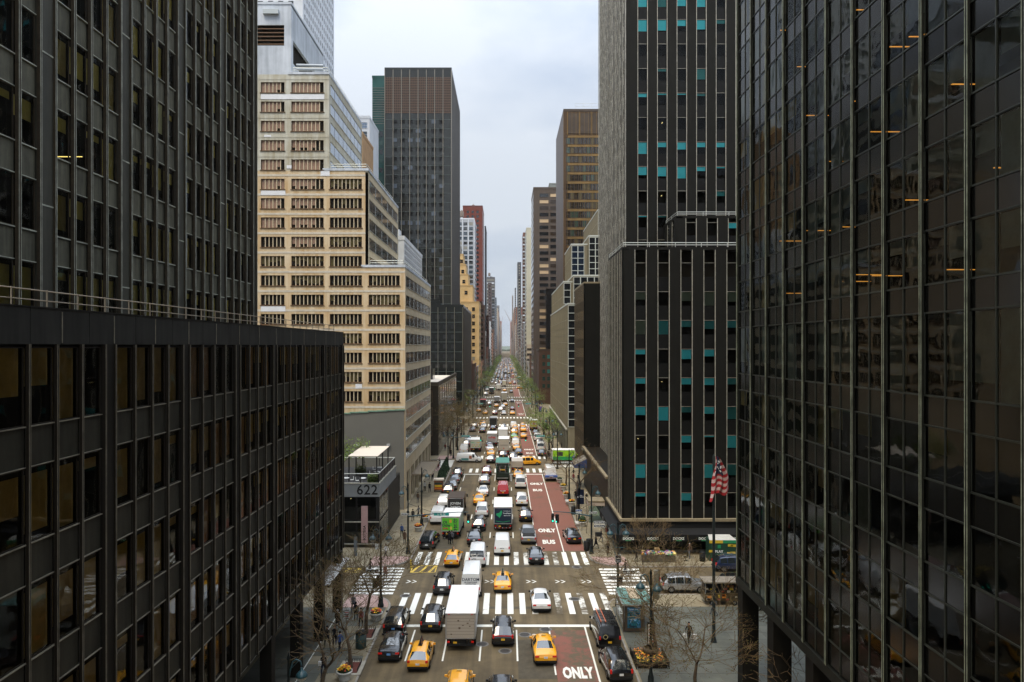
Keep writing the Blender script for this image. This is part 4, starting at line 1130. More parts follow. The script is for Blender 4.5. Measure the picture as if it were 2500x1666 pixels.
# lower dark wing along the avenue
M_w6 = mat('dark_green_wall', (.011,.013,.011), .2, spec=.5, var=.2, scale=.1)
M_w6s = mat('brown_grey_side', (.045,.035,.021), .6, var=.15, scale=.15, streak=.1)
M_fin6 = mat('olive_fin', (.15,.145,.11), .5, metal=.3)
D = city('office_building', 'dark low wing with thin vertical fins and a blank brown flank below the smoked tower', -46, BW, 266, 328, 39.8, M_w6, M_gdk, M_w6, 'W',
  front=dict(sx=2.9, sz=3.6, w=1.8, h=1.5, zb=3, zt=38, m=1.2, g=[M_gdk], fm=M_w6, sash=False))
D.box('side_cladding', BW, BW+.12, 266.0, 328, 1, 39.6, M_w6s)
for k in range(11): D.box('fin', -45.9+3.0*k-.1, -45.9+3.0*k+.1, 265.6, 265.99, 1, 39.7, M_fin6)
for k in range(10): D.box('floor_line', -45.9, BW-.1, 265.9, 265.98, 37.8-3.6*k, 37.92-3.6*k, mat('floor_line_green', (.09,.12,.11), .5))
# low glass building before 42nd
M_roofp = mat('pale_roof', (.56,.50,.42), .9, var=.1, scale=.3)
D = city('office_building', 'low bronze glass building with a pale flat roof behind the beige offices', -40, BW, 169.4, 229.6, 16.3, mat('bronze_glazing', (.022,.018,.014), .15, spec=.6), M_gdk, M_w6s, 'W',
  front=dict(sx=2.4, sz=3.9, w=2.0, h=2.6, zb=.6, zt=15.8, m=.3, g=[M_gdk], fm=M_brz), flank=dict(sx=3.2, sz=3.9, w=2.9, h=3.3, zb=.5, zt=16.1, g=[M_gEs, M_gdk, M_wol, mat('bronze_pane', (.08,.06,.04), .08, metal=.5)], fm=M_w6s))
D.box('roof_surface', -39.7, BW-.5, 169.8, 229, 16.32, 16.4, M_roofp)
# white perforated block behind the steps
M_wht = mat('white_lattice_wall', (.52,.54,.56), .7, var=.08, scale=.3)
city('office_building', 'pale lattice fronted block peeping over the beige roofs', -40, -21.5, 153.5, 186, 47.9, M_wht, M_gdk, M_wht, 'W', flank=dict(sx=1.25, sz=1.25, w=.62, h=.8, zb=30, zt=47.4, m=.2))
M_wgrid = mat('white_grid_wall', (.60,.64,.69), .6, var=.08, scale=.2)
city('apartment_tower', 'white gridded high-rise rising out of frame behind the beige building', -82, -60, 215, 254, 150, M_wgrid, M_gdk, M_wgrid, 'W', flank=dict(sx=2.3, sz=3.0, w=1.05, h=1.55, zb=70, zt=149, m=.3), front=dict(sx=3, sz=3.0, w=1.5, h=1.6, zb=70, zt=149))
city('apartment_tower', 'slim tan brick tower squeezed beside the beige building', -53, -43.8, 222, 240, 90, mat('tan_brick', (.36,.22,.11), .9, var=.15, scale=.5), M_gdk, None, 'W', front=dict(sx=3.0, sz=3.1, w=2.1, h=1.4, zb=45, zt=89, m=.2))
city('apartment_tower', 'slim pale blue-grey tower next to the teal glass slab', -51.5, -45.2, 241, 258, 100.8, M_wgrid, M_gbl, M_wgrid, 'W', front=dict(sx=2.6, sz=3.0, w=2.1, h=1.9, zb=45, zt=100, m=.2, g=[M_gEs, M_gbl]))

# right side ------------------------------------------------------------
M_gr3 = mat('ribbed_beige_panel', (.20,.175,.115), .75, var=.12, scale=.4, streak=.5)
M_fr3 = mat('pale_frame', (.50,.52,.48), .5)
M_bl3 = mat('navy_window', (.012,.02,.035), .08, spec=.9)
def r3(label, x0, x1, y0, y1, z, z0=0.13):
    D = Bld('office_building', label, 'building', ((x0+x1)/2, y0, z0))
    D.box('walls', x0, x1, y0, y1, z0, z, M_gr3)
    w = 1.55; n = max(1, int((min(x1, x0+8)-x0-.2)/1.75)); zz = z-1.9; k = 0
    f = MB(); t = .12
    f.box(-w/2-t,w/2+t,-.15,0,-t,0,M_fr3); f.box(-w/2-t,-w/2,-.15,0,0,1.6,M_fr3); f.box(w/2,w/2+t,-.15,0,0,1.6,M_fr3); f.box(-w/2-t,w/2+t,-.15,0,1.6,1.6+t-.02,M_fr3)
    f.face([(-w/2,-.03,0),(w/2,-.03,0),(w/2,-.03,1.6),(-w/2,-.03,1.6)], M_bl3 if random.random() < .5 else M_gdk)
    me = _BX.setdefault(('r3', n), f.mesh('w'))
    while zz > max(z0+.5, 6.2):
        for i in range(n): D.part('window', me, 'S', fpos('S', y0, x0+.95+1.76*i, zz))
        zz -= 1.76
    zz = z-1.76*2; 
    while zz > max(z0+.5, 6.2):
        D.box('panel_joint', x0-.04, x0-.001, y0+.1, y1-.1, zz, zz+.07, M_fin6 if k % 3 else M_pale); zz -= 1.76; k += 1
    D.box('parapet', x0-.08, x1, y0-.08, y0+.3, z, z+.35, M_fr3); D.box('parapet', x0-.08, x0+.25, y0+.3, y1, z, z+.35, M_fr3)
    for k in range(int((y1-y0)/1.5)): D.box('vertical_rib', x0-.09, x0-.001, y0+1.5*k+.7, y0+1.5*k+.78, max(z0, 6.3), z-.1, M_gr3)
    return D
D = r3('ribbed beige office block with one column of navy windows, lowest step on the avenue', BE, 40, 169, 234.8, 35.2)
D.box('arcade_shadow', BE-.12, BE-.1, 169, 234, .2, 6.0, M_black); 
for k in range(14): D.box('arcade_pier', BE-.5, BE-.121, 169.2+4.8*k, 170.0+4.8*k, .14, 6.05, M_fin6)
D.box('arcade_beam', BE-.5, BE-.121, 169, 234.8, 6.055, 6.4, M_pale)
r3('second setback of the ribbed beige block', 14.6, 16.9, 186, 234, 41.8, 35.6)
r3('third setback of the ribbed beige block, wide row of navy windows', 17.0, 40, 185, 236, 43.3, 35.6)
r3('fourth setback of the ribbed beige block, two window columns wide', 18.3, 22.9, 205, 228, 54, 43.7)
r3('fifth setback of the ribbed beige block beside the dark corner tower', 23.1, 40, 204, 250, 56.2, 43.7)
r3('top setback of the ribbed beige block, sloping away behind the dark tower', 27, 44, 215, 255, 65.5, 56.6)
# bronze tower
M_bz = mat('bronze_wall', (.075,.040,.015), .45, metal=.3, var=.25, scale=.12, streak=.2)
M_bz2 = mat('bronze_panel_bright', (.19,.115,.035), .5, metal=.3, var=.2, scale=.3)
M_bzd = mat('bronze_dark', (.05,.032,.018), .5, var=.2, scale=.3)
D = city('office_tower', 'tall bronze brown tower with gold spandrels and a railing on its roof', 20.8, 46, 264, 303, 110.5, M_bz, M_gdk, M_bzd, 'E',
  front=dict(sx=1.47, sz=3.33, w=1.12, h=2.2, zb=43, zt=101.5, m=.5, g=[M_gdk,M_gdk,M_gdk,M_ggr,M_wol], fm=M_bzd, fin=(1.47,.10,.22,M_bz2)))
for k in range(18): D.box('gold_spandrel', 22.3, 45.9, 263.8, 263.99, 101.4-3.33*k-.45, 101.4-3.33*k+.35, M_bz2)
for k in range(6): D.box('crown_panel', 22.4+4.3*k, 26.3+4.3*k, 263.85, 263.97, 102.5, 109.8, M_bzd)
for k in range(7): D.box('crown_rib', 22.0+4.3*k, 22.3+4.3*k, 263.6, 263.98, 102, 110.3, M_bz2)
D.box('side_cladding', 20.68, 20.79, 264, 303, 6, 110.4, M_bz)
guard('pale railing on the roof of the bronze tower', [(25,264.5),(46,264.5)], 111.4, M_rail, 2.2, 3)
# taupe tower
M_tp = mat('taupe_concrete', (.085,.064,.050), .8, var=.12, scale=.2, streak=.2)
M_tan5 = mat('tan_office_window', (.55,.40,.24), .4)  # flat tan colour for some of the office panes
D = city('office_tower', 'taupe concrete tower with wide dark windows, some shades tan', BE, 42, 381, 413, 107.7, M_tp, M_gdk, M_tp, 'E',
  front=dict(sx=5.6, sz=3.35, w=4.6, h=1.75, zb=3, zt=106, m=.6, g=[M_gdk,M_gdk,M_tan5,mat('brown_glass', (.04,.028,.02), .1)], fm=M_tp, sash=False), flank=dict(sx=3.2, sz=3.35, w=2.8, h=1.75, zb=3, zt=106, m=.3, g=[M_gEs,M_gbl]))
city('office_building', 'black glass annex low on the taupe tower', 20.3, 42, 372, 380.8, 54, mat('black_annex', (.012,.011,.011), .15), M_gdk, None, 'E', front=dict(sx=5, sz=3.5, w=4.2, h=2.2, zb=3, zt=53))
city('office_building', 'small brown brick building with teal windows at the foot of the bronze tower', 14.3, 20.6, 319, 340, 23.4, mat('brown_brick', (.085,.045,.028), .9, var=.15, scale=.6), M_ggr, M_bzd, 'E', front=dict(sx=2.1, sz=3.2, w=1.2, h=1.6, zb=4.5, zt=22.5, g=[M_ggr, M_ggr, mat('teal_pane', (.05,.22,.2), .2)]))
D = city('hotel_building', 'stone building with a rooftop water tank behind the taupe tower', 26, 46, 440, 462, 123, mat('grey_green_stone', (.20,.22,.21), .8), M_gdk, None, 'E', front=dict(sx=3, sz=3.4, w=1.4, h=1.8, zb=80, zt=122))
b = MB(); b.lathe([(2.2,0),(2.2,6),(.1,8)], mat('tank_wood', (.16,.13,.11), .9), 12); ob('water_tank', b, D.o, (2, 6, 123))
city('apartment_tower', 'pale slab tower with a blank cream flank beside the taupe tower', 14.3, 17.7, 518, 560, 108.8, mat('cream_slab', (.50,.48,.38), .8, var=.12, scale=.08, streak=.05), M_gdk, None, 'E', flank=dict(sx=4, sz=3, w=2, h=1.5))
D = city('apartment_tower', 'red-brown balcony tower with white balcony fronts beyond the cream slab', 14.3, 17.2, 619, 650, 121, mat('red_brown_brick', (.15,.065,.045), .9, var=.2, scale=.3), M_gdk, None, 'E', front=dict(sx=1.5, sz=3, w=1, h=1.5))
for k in range(36): D.box('balcony', 14.0, 16.2, 617.4, 619, 12+3*k, 13.0+3*k, M_wgrid if k % 2 else M_glt)
D = city('office_building', 'low beige building with dark ribbon floors on the right sidewalk', 14.3, 18, 508, 517, 25.8, mat('sand_concrete', (.46,.39,.30), .8), M_gdk, None, 'E', front=dict(sx=3.6, sz=3.6, w=3.4, h=1.5, zb=1, zt=25), flank=dict(sx=3.2, sz=3.6, w=3, h=1.5))
D = city('office_building', 'grey office block with vertical stripes behind the low beige building', 14.3, 17.9, 590, 617, 43, mat('stripe_grey', (.28,.29,.30), .7), M_gdk, None, 'E', front=dict(sx=.9, sz=40, w=.5, h=38, zb=2, zt=42, m=.1, sash=False), flank=dict(sx=4, sz=3.2, w=3, h=1.5))

# left side beyond 43rd
M_yel = mat('yellow_limestone', (.54,.36,.15), .85, var=.12, scale=.15, col2=(.66,.48,.25))
yf = dict(sx=4.1, sz=4.1, w=1.7, h=2.1, zb=9, g=[M_gdk,M_gdk,M_glt], fm=M_yel)
for lab, x0, x1, y0, z0, z1 in (('main body of the warm yellow stepped limestone building',-26.4,BW,423,.13,50.5),('second tier of the yellow stepped building',-27.4,-19.6,426,50.6,60.3),('third tier of the yellow stepped building',-27.4,-22.4,428,60.4,66.9),('fourth tier of the yellow stepped building',-27.4,-23.9,430,67,73),('narrow top of the yellow stepped building',-27.4,-25.6,432,73.1,79.3)):
    f = dict(yf); f['zb'] = z0+1; f['m'] = .3
    city('stepped_building', lab, x0, x1, y0, 450, z1, M_yel, M_gdk, mat('yellow_trim', (.45,.30,.13), .85), 'W', front=f, flank=dict(sx=4.5, sz=4.1, w=1.5, h=2.1, zb=z0+1) if z0 < 1 else {}, z0=z0)
city('apartment_tower', 'tall grey and white striped tower behind the yellow stepped building', -34, -22, 500, 538, 112.4, mat('pale_grey_tower', (.36,.38,.42), .7), M_gdk, M_wgrid, 'W',
  front=dict(sx=3.8, sz=3.3, w=2.7, h=2.1, zb=30, zt=111, m=.1, g=[M_gdk,M_gbl,M_glt], fin=(3.8,.55,.3,M_wgrid)), flank=dict(sx=4, sz=3.3, w=2, h=1.6, zb=20))
city('apartment_tower', 'tall dark red brick tower with small punched windows on the left', -34.6, -18.9, 580, 620, 136.4, mat('dark_red_brick', (.15,.040,.028), .9, var=.12, scale=.2), M_gdk, mat('dark_red_trim', (.12,.035,.03), .9), 'W',
  front=dict(sx=3.9, sz=3.6, w=1.8, h=2.0, zb=20, zt=134), flank=dict(sx=5, sz=3.6, w=2.4, h=2, zb=15))
D = city('apartment_tower', 'thin black slab tower just right of the red brick tower', -19, -18.0, 640, 680, 130, mat('black_slab', (.02,.022,.026), .4), M_gdk, None, 'W')
city('office_tower', 'grey banded tower in the middle distance on the left', -28, BW, 998, 1040, 119, mat('grey_band_wall', (.11,.11,.12), .6), M_gbl, None, 'W', front=dict(sx=12, sz=4.2, w=11.2, h=1.9, zb=3, zt=118, m=.1, g=[M_glt, M_wgrid], sash=False), flank=dict(sx=4, sz=4.2, w=3.4, h=1.9))
city('office_building', 'brown plum facade just in front of the grey banded tower', -24, -19.5, 960, 995, 108, mat('plum_brown', (.08,.06,.06), .7), M_gdk, None, 'W', front=dict(sx=3, sz=4, w=2, h=1.6))
city('office_building', 'grey-white stone building with pilasters beyond the yellow building', -24, BW, 548, 575, 36, mat('grey_white_stone', (.42,.41,.38), .8), M_gdk, None, 'W', front=dict(sx=4, sz=3.4, w=1.6, h=1.8), flank=dict(sx=2.4, sz=34, w=1.0, h=31, zb=2, zt=35))
city('office_building', 'white building with square dark windows past the brown brick one', -22, BW, 720, 745, 49, M_wgrid, M_gdk, None, 'W', front=dict(sx=3.2, sz=3.4, w=2.1, h=2.1, zb=3, fin=(3.2,.5,.2,M_wgrid)), flank=dict(sx=3, sz=3.4, w=1.8, h=2))
city('office_building', 'dark brown brick building between two pale ones on the left', -20, BW, 652, 680, 52, mat('chocolate_brick', (.09,.045,.035), .9), M_gdk, None, 'W', front=dict(sx=2.2, sz=3.3, w=1.1, h=1.6), flank=dict(sx=3, sz=3.3, w=1.3, h=1.6))
for side, x0, x1, y0, y1, z, c, lab in (('E',14.3,16,845,880,105.8,(.03,.03,.034),'near-black tower far up the right side'),('E',14.3,19,925,960,131,(.07,.075,.085),'charcoal tower far up the right side, tallest of its group'),('E',14.3,16.2,1208,1240,121,(.05,.06,.075),'slate blue tower with white balconies far on the right'),
    ('E',14.3,17.5,1812,1850,150,(.3,.27,.25),'pale tower with a pinkish cap very far on the right'),('E',14.3,20,2600,2650,112,(.34,.13,.07),'orange brick tower closing the right side of the avenue'),
    ('W',-20,BW,1164,1200,102,(.09,.12,.15),'dark blue glass tower far up the left side'),('W',-22,BW,1644,1690,116,(.26,.25,.26),'grey tower with horizontal bands very far on the left'),('W',-24,BW,2329,2380,104,(.32,.12,.11),'pink-red tower near the end of the avenue on the left'),('W',-34,BW,2620,2680,96,(.4,.38,.37),'pale tower closing the left side of the avenue')):
    city('city_tower', lab, x0, x1, y0, y1, z, mat('tower_wall_%d' % int(y0), c, .7, var=.1, scale=.1), M_gdk if max(c) > .1 else M_glt, None, side, front=dict(sx=3, sz=3.4, w=2 if max(c) > .1 else 1.6, h=1.4, m=.1), flank=dict(sx=4, sz=3.4, w=2.2, h=1.5))
# ordinary buildings filling the blocks further up, each its own height and brick
wallcols = [((.40,.35,.28),'cream stone'),((.22,.09,.06),'red brick'),((.12,.07,.05),'brown brick'),((.34,.33,.32),'grey stone'),((.46,.45,.43),'pale stone'),((.30,.17,.11),'orange brick'),((.06,.065,.07),'dark metal'),((.26,.21,.16),'tan brick')]
rb = random.Random(21)
hname = lambda z: 'low' if z < 22 else 'mid-height' if z < 45 else 'tall'
cnt = {}
for side in 'WE':
    for bi in range(3, len(CROSS)-1):
        y0, y1 = CROSS[bi][1]+4, CROSS[bi+1][0]-4
        y = y0
        while y < y1-10:
            L = rb.choice([14,18,24,30]); ye = min(y+L, y1)
            z = rb.choice([15,18,20,24,30,38,46,55,62]) if y > 480 else rb.choice([14,17,20])
            if y > 1250: z = rb.choice([35,45,60,75,95])
            occ = {'W':[(262,330),(420,452),(545,577),(650,682),(718,747)],'E':[(262,345),(370,415),(505,519),(588,619)]}[side]
            if any(a < ye and y < c for a, c in occ) or (y < 480 and side == 'W' and y < 350) : y = ye+.4; continue
            (c, cn) = rb.choice(wallcols); w = rb.uniform(12, 24)
            x0, x1 = (BW-w, BW) if side == 'W' else (BE, BE+w)
            lab = f"{hname(z)} {cn} building on the {'left' if side == 'W' else 'right'} side of the far avenue"
            cnt[lab] = cnt.get(lab, 0)+1
            city('city_building', lab, x0, x1, y, ye, z+rb.uniform(-2,2), mat('wall '+cn, c, .85, var=.15, scale=.15, streak=.1), M_gdk, None, side,
                 front=dict(sx=3.0, sz=3.4, w=1.5, h=1.8, m=.3) if y < 1500 else {}, flank=dict(sx=3.2, sz=3.5, w=1.6, h=1.9, zb=5.2, m=.4) if y < 1300 else {}, grp=lab+' (alike)', cap=y < 1200)
            y = ye+.4
# backdrop of blocks behind the frontage so the streets read as a city
for i, (x0, x1, y0, y1, z) in enumerate(((30,60,470,540,70),(-70,-36,340,420,60),(-60,-30,470,495,90),(40,80,300,420,60),(-80,-45,560,700,80),(30,70,700,800,75))):
    city('city_building', ['background block behind the right frontage, nearer of two','background block behind the left frontage by the yellow building','narrow background block left of the striped tower','wide background block behind the bronze tower','background block behind the red brick tower','background block far behind the right frontage'][i], x0, x1, y0, y1, z, mat('backdrop_stone', (.3,.28,.25), .85, var=.1, scale=.1), M_gdk, None, 'W' if x1 < 0 else 'E', front=dict(sx=3.2, sz=3.5, w=1.5, h=1.9))
# tower cranes at the far end
def crane(x, y, h, lean, label):
    c = thing('tower_crane', label, 'crane', (x, y, 0))
    m = mat('crane_metal', (.35,.3,.3), .6)
    b = MB(); b.tube((0,0,0),(0,0,h),1.2,1.2,m,4); ob('mast', b, c)
    b = MB(); b.tube((0,0,h),(lean,0,h+45),1.1,.5,m,4); ob('jib', b, c)
    b = MB(); b.tube((0,0,h+2),(-lean*.6,0,h+8),1.2,1.2,m,4); ob('counter_jib', b, c)
crane(4+13, 2300, 95, -22, 'luffing tower crane standing right of the far end of the avenue'); crane(-17, 2200, 70, 6, 'luffing tower crane standing left of the far end of the avenue')
# far wooded rise where the avenue ends
b = MB(); rr_ = random.Random(3); N_ = 60
pts = [(-900+30*k, 3400+rr_.uniform(-50,50), 6+rr_.uniform(0,9)) for k in range(N_+1)]
for k in range(N_): b.face([(pts[k][0],pts[k][1],0),(pts[k+1][0],pts[k+1][1],0),pts[k+1],pts[k]], mat('far_rise', (.09,.11,.08), .9)); b.face([pts[k],pts[k+1],(pts[k+1][0],4000,24),(pts[k][0],4000,24)], mat('far_rise', (.09,.11,.08), .9))
struct('hills', b)
# ================================================================== VEHICLES
def paint(name, c, rough=.22, coat=1.0, metal=0.0): return mat('paint_'+name, c, rough, metal=metal, coat=coat)
P_black = paint('black', (.006,.006,.007)); P_yel = paint('taxi_yellow', (.90,.40,.006), .3); P_white = paint('white', (.80,.80,.78), .3)
P_silver = paint('silver', (.33,.335,.34), .3, metal=.5); P_grey = paint('grey', (.06,.062,.065), .3, metal=.4); P_red = paint('red', (.42,.012,.015)); P_green = paint('taxi_green', (.12,.42,.06)); P_dred = paint('dark_red', (.12,.012,.012)); P_blue = paint('dark_blue', (.015,.025,.06)); P_tan = paint('tan', (.36,.30,.22)); P_beige = paint('beige_box', (.46,.41,.34), .5, .2)
M_cg = mat('car_glass', (.015,.02,.022), .04, spec=1.0, coat=1.0)
M_tyre = mat('tyre_rubber', (.012,.012,.012), .85); M_rim = mat('wheel_rim', (.35,.35,.36), .3, metal=.9)
M_tail = mat('tail_light', (.45,.008,.006), .25, emit=(1,.03,.01), estr=.06); M_head = mat('head_light', (.8,.8,.78), .15)
M_plas = mat('black_plastic', (.016,.016,.016), .6); M_py = mat('plate_yellow', (.75,.45,.03), .5); M_pb = mat('plate_blue', (.12,.3,.6), .5); M_pw = mat('plate_white', (.7,.7,.7), .5)
M_cargo = mat('cargo_box_white', (.72,.71,.67), .45, var=.06, scale=.8); M_roofw = mat('truck_roof_white', (.82,.81,.78), .5, var=.05, scale=.5)
M_alu = mat('aluminium_edge', (.45,.45,.44), .4, metal=.7)
# profile stations: y from the tail, z bottom, z belt, z top, half width factor at belt, half width factor at roof, glass kind to next station
SPEC = {
 'sedan': dict(L=4.85, W=1.85, H=1.46, st=[(0,.42,.62,.70,.86,.74,''),(.08,.28,.86,.93,.94,.80,''),(.35,.22,.95,1.03,.98,.80,''),(.98,.22,.97,1.07,1,.80,'R'),(1.72,.22,.95,1.40,1,.64,'s'),(2.45,.22,.94,1.46,1,.64,''),(2.53,.22,.94,1.46,1,.64,'s'),(3.10,.22,.93,1.42,1,.64,'F'),(3.85,.22,.92,1.00,1,.78,''),(4.45,.22,.80,.86,.97,.76,''),(4.76,.28,.66,.72,.88,.68,''),(4.85,.40,.55,.58,.80,.62,'')]),
 'suv': dict(L=4.75, W=1.92, H=1.72, st=[(0,.45,.72,.80,.90,.80,''),(.07,.30,.98,1.02,.96,.84,'R'),(.52,.28,1.03,1.60,.99,.70,'s'),(1.25,.28,1.03,1.70,1,.70,''),(1.33,.28,1.03,1.70,1,.70,'s'),(2.15,.28,1.02,1.72,1,.70,''),(2.23,.28,1.02,1.72,1,.70,'s'),(2.90,.28,1.02,1.66,1,.69,'F'),(3.60,.28,1.02,1.10,1,.82,''),(4.35,.28,.92,.98,.97,.80,''),(4.67,.34,.74,.80,.90,.74,''),(4.75,.45,.62,.66,.82,.70,'')]),
 'hatch': dict(L=4.48, W=1.76, H=1.52, st=[(0,.42,.60,.68,.88,.76,''),(.07,.28,.92,.97,.95,.80,'R'),(.75,.22,.97,1.36,.99,.66,'s'),(1.40,.22,.96,1.47,1,.66,''),(1.48,.22,.96,1.48,1,.66,'s'),(2.15,.22,.95,1.52,1,.66,''),(2.22,.22,.95,1.52,1,.66,'s'),(2.70,.22,.94,1.45,1,.66,'F'),(3.70,.22,.92,.98,1,.78,''),(4.15,.24,.80,.85,.95,.74,''),(4.42,.30,.66,.70,.86,.66,''),(4.48,.4,.55,.58,.8,.6,'')]),
 'van': dict(L=5.5, W=2.0, H=2.05, st=[(0,.45,.95,1.05,.95,.86,''),(.05,.35,1.15,1.22,.97,.88,'R'),(.22,.32,1.18,1.95,1,.84,''),(1.3,.30,1.18,2.03,1,.84,''),(2.6,.30,1.18,2.05,1,.84,''),(3.55,.30,1.18,2.05,1,.83,'s'),(4.05,.30,1.15,1.95,1,.80,'F'),(4.75,.30,1.08,1.16,1,.84,''),(5.2,.32,.95,1.0,.96,.82,''),(5.44,.38,.78,.84,.9,.76,''),(5.5,.45,.65,.7,.84,.7,'')]),
 'tallvan': dict(L=6.4, W=2.02, H=2.65, st=[(0,.45,.95,1.1,.97,.90,''),(.04,.35,1.3,1.4,.98,.92,''),(.14,.32,1.35,2.5,1,.86,''),(1.0,.30,1.35,2.62,1,.86,''),(4.0,.30,1.35,2.65,1,.86,''),(4.5,.30,1.3,2.60,1,.85,'s'),(5.05,.30,1.2,2.2,1,.82,'F'),(5.65,.30,1.12,1.2,1,.84,''),(6.1,.32,.95,1.02,.96,.82,''),(6.34,.38,.78,.84,.9,.76,''),(6.4,.45,.65,.7,.84,.7,'')]),
 'pickup': dict(L=5.7, W=1.98, H=1.86, st=[(0,.5,.80,.96,.94,.90,''),(.06,.34,1.02,1.06,.98,.93,''),(1.70,.32,1.04,1.08,1,.93,'R'),(1.92,.32,1.06,1.72,1,.74,'s'),(2.75,.32,1.06,1.85,1,.74,''),(2.83,.32,1.06,1.86,1,.74,'s'),(3.6,.32,1.05,1.78,1,.74,'F'),(4.3,.32,1.08,1.18,1,.84,''),(5.2,.34,1.0,1.08,.97,.84,''),(5.62,.42,.84,.9,.92,.8,''),(5.7,.5,.7,.74,.86,.76,'')]),
 'minivan': dict(L=5.0, W=1.95, H=1.78, st=[(0,.42,.75,.85,.92,.82,''),(.06,.28,1.02,1.08,.96,.85,'R'),(.42,.26,1.05,1.66,.99,.76,'s'),(1.5,.26,1.05,1.76,1,.76,''),(1.6,.26,1.05,1.77,1,.76,'s'),(2.6,.26,1.04,1.78,1,.76,''),(2.7,.26,1.04,1.78,1,.76,'s'),(3.3,.26,1.03,1.70,1,.74,'F'),(4.2,.26,1.0,1.06,1,.8,''),(4.7,.28,.86,.9,.95,.76,''),(4.94,.34,.7,.75,.88,.7,''),(5.0,.42,.6,.64,.8,.64,'')]),
}
_CM = {}
def car_meshes(kind):
    if kind in _CM: return _CM[kind]
    S = SPEC[kind]; W = S['W']/2; L = S['L']; st = S['st']
    def ring(s):
        y, zb, zl, zt, fb, fr, g_ = s; w = W*fb; t = W*fr
        half = [(0,zb),(w*.86,zb),(w*.985,zb+.13),(w,zb+(zl-zb)*.62),(w*.975,zl),(t+(w*.975-t)*.14,zl+(zt-zl)*.84),(t*.93,zt-.012-(0.02 if zt-zl > .2 else .0)),(t*.5,zt+.012),(0,zt+.02)]
        pts = [(x, y-L/2, z) for x, z in half]
        pts += [(-x, y-L/2, z) for x, z in half[-2:0:-1]]
        return pts
    rings = [ring(s) for s in st]; n = len(rings[0])
    body = MB(); gl = {'rear_window': MB(), 'windscreen': MB(), 'side_window': MB(), 'side_window2': MB()}
    V = [p for r in rings for p in r]; F = []
    for i in range(len(st)-1):
        g_ = st[i][6]
        for k in range(n):
            k2 = (k+1) % n
            f = (i*n+k, i*n+k2, (i+1)*n+k2, (i+1)*n+k)
            seg = k
            top = seg in (5,6,7,8,9,10)
            tgt = None
            if g_ == 'R' and seg in (6,7,8,9): tgt = 'rear_window'
            elif g_ == 'F' and seg in (6,7,8,9): tgt = 'windscreen'
            elif g_ == 's' and seg == 4: tgt = 'side_window'
            elif g_ == 's' and seg == 11: tgt = 'side_window2'
            if tgt:
                gl[tgt].grid([V[q_] for q_ in f], [(3,2,1,0)], M_cg)
                # painted frame line beneath pane is the pillar edge of its neighbours
            else: F.append(tuple(reversed(f)))
    body.grid(V, F, P_black, True)
    e = len(st)-1
    body.grid(rings[0], [tuple(range(n))], P_black); body.grid(rings[e], [tuple(reversed(range(n)))], P_black)
    me = body.mesh('body')
    try:
        bm = bmesh.new(); bm.from_mesh(me); bmesh.ops.remove_doubles(bm, verts=bm.verts, dist=.0005)
        for ed in bm.edges:
            if len(ed.link_faces) == 2 and ed.calc_face_angle(0) > R(32): ed.smooth = False
        bm.to_mesh(me); bm.free()
    except Exception: pass
    me.materials.clear(); me.materials.append(P_black)
    M = {'body': me, 'glass': {k: v.mesh('g') for k, v in gl.items() if v.f}}
    _CM[kind] = M; return M
def wheelmeshes(r=.34, w=.22):
    k = ('wh', r, w)
    if k not in _BX:
        t = MB(); n = 18
        V = []; 
        prof = [(r*.62,-w/2),(r*.95,-w/2),(r,-w/2+.03),(r,w/2-.03),(r*.95,w/2),(r*.62,w/2)]
        for rr, x in prof:
            for q_ in range(n): a = 2*math.pi*q_/n; V.append((x, rr*math.cos(a), rr*math.sin(a)))
        t.grid(V, [(i*n+q_, i*n+(q_+1)%n, (i+1)*n+(q_+1)%n, (i+1)*n+q_) for i in range(len(prof)-1) for q_ in range(n)], M_tyre, True)
        m = MB()
        for x in (-w/2+.02, w/2-.02):
            m.grid([(x, .6*r*math.cos(2*math.pi*q_/n), .6*r*math.sin(2*math.pi*q_/n)) for q_ in range(n)], [tuple(range(n)) if x > 0 else tuple(reversed(range(n)))], M_rim)
            s = 1 if x > 0 else -1
            for q_ in range(5):
                a = 2*math.pi*q_/5; c, sn = math.cos(a), math.sin(a)
                m.grid([(x+s*.001, r*(.2*c-.08*sn), r*(.2*sn+.08*c)), (x+s*.001, r*(.2*c+.08*sn), r*(.2*sn-.08*c)), (x+s*.001, r*(.56*c+.1*sn), r*(.56*sn-.1*c)), (x+s*.001, r*(.56*c-.1*sn), r*(.56*sn+.1*c))], [(0,1,2,3)], M_plas)
        _BX[k] = (t.mesh('tyre'), m.mesh('rim'))
    return _BX[k]
def wheels(t, W, L, r=.34, w=.22, ys=None):
    tm, rm = wheelmeshes(r, w)
    for y in (ys or (-L/2+.85, L/2-.92)):
        for s in (-1, 1):
            a = MB(); 
            key = ('hub', r)
            if key not in _BX: h = MB(); h.ball((0,0,0), r*.12, M_plas, 5); _BX[key] = h.mesh('hub')
            o = ob('wheel', _BX[key], t, (s*(W/2-w/2+.02), y, r)); ob('tyre', tm, o); ob('rim', rm, o)
def sbox(w, d, h, m): # centred box
    k = ('sb', round(w,3), round(d,3), round(h,3), m.name)
    if k not in _BX:
        b = MB(); b.box(-w/2,w/2,-d/2,d/2,-h/2,h/2,m); _BX[k] = b.mesh('sb')
    return _BX[k]
GRP = {}
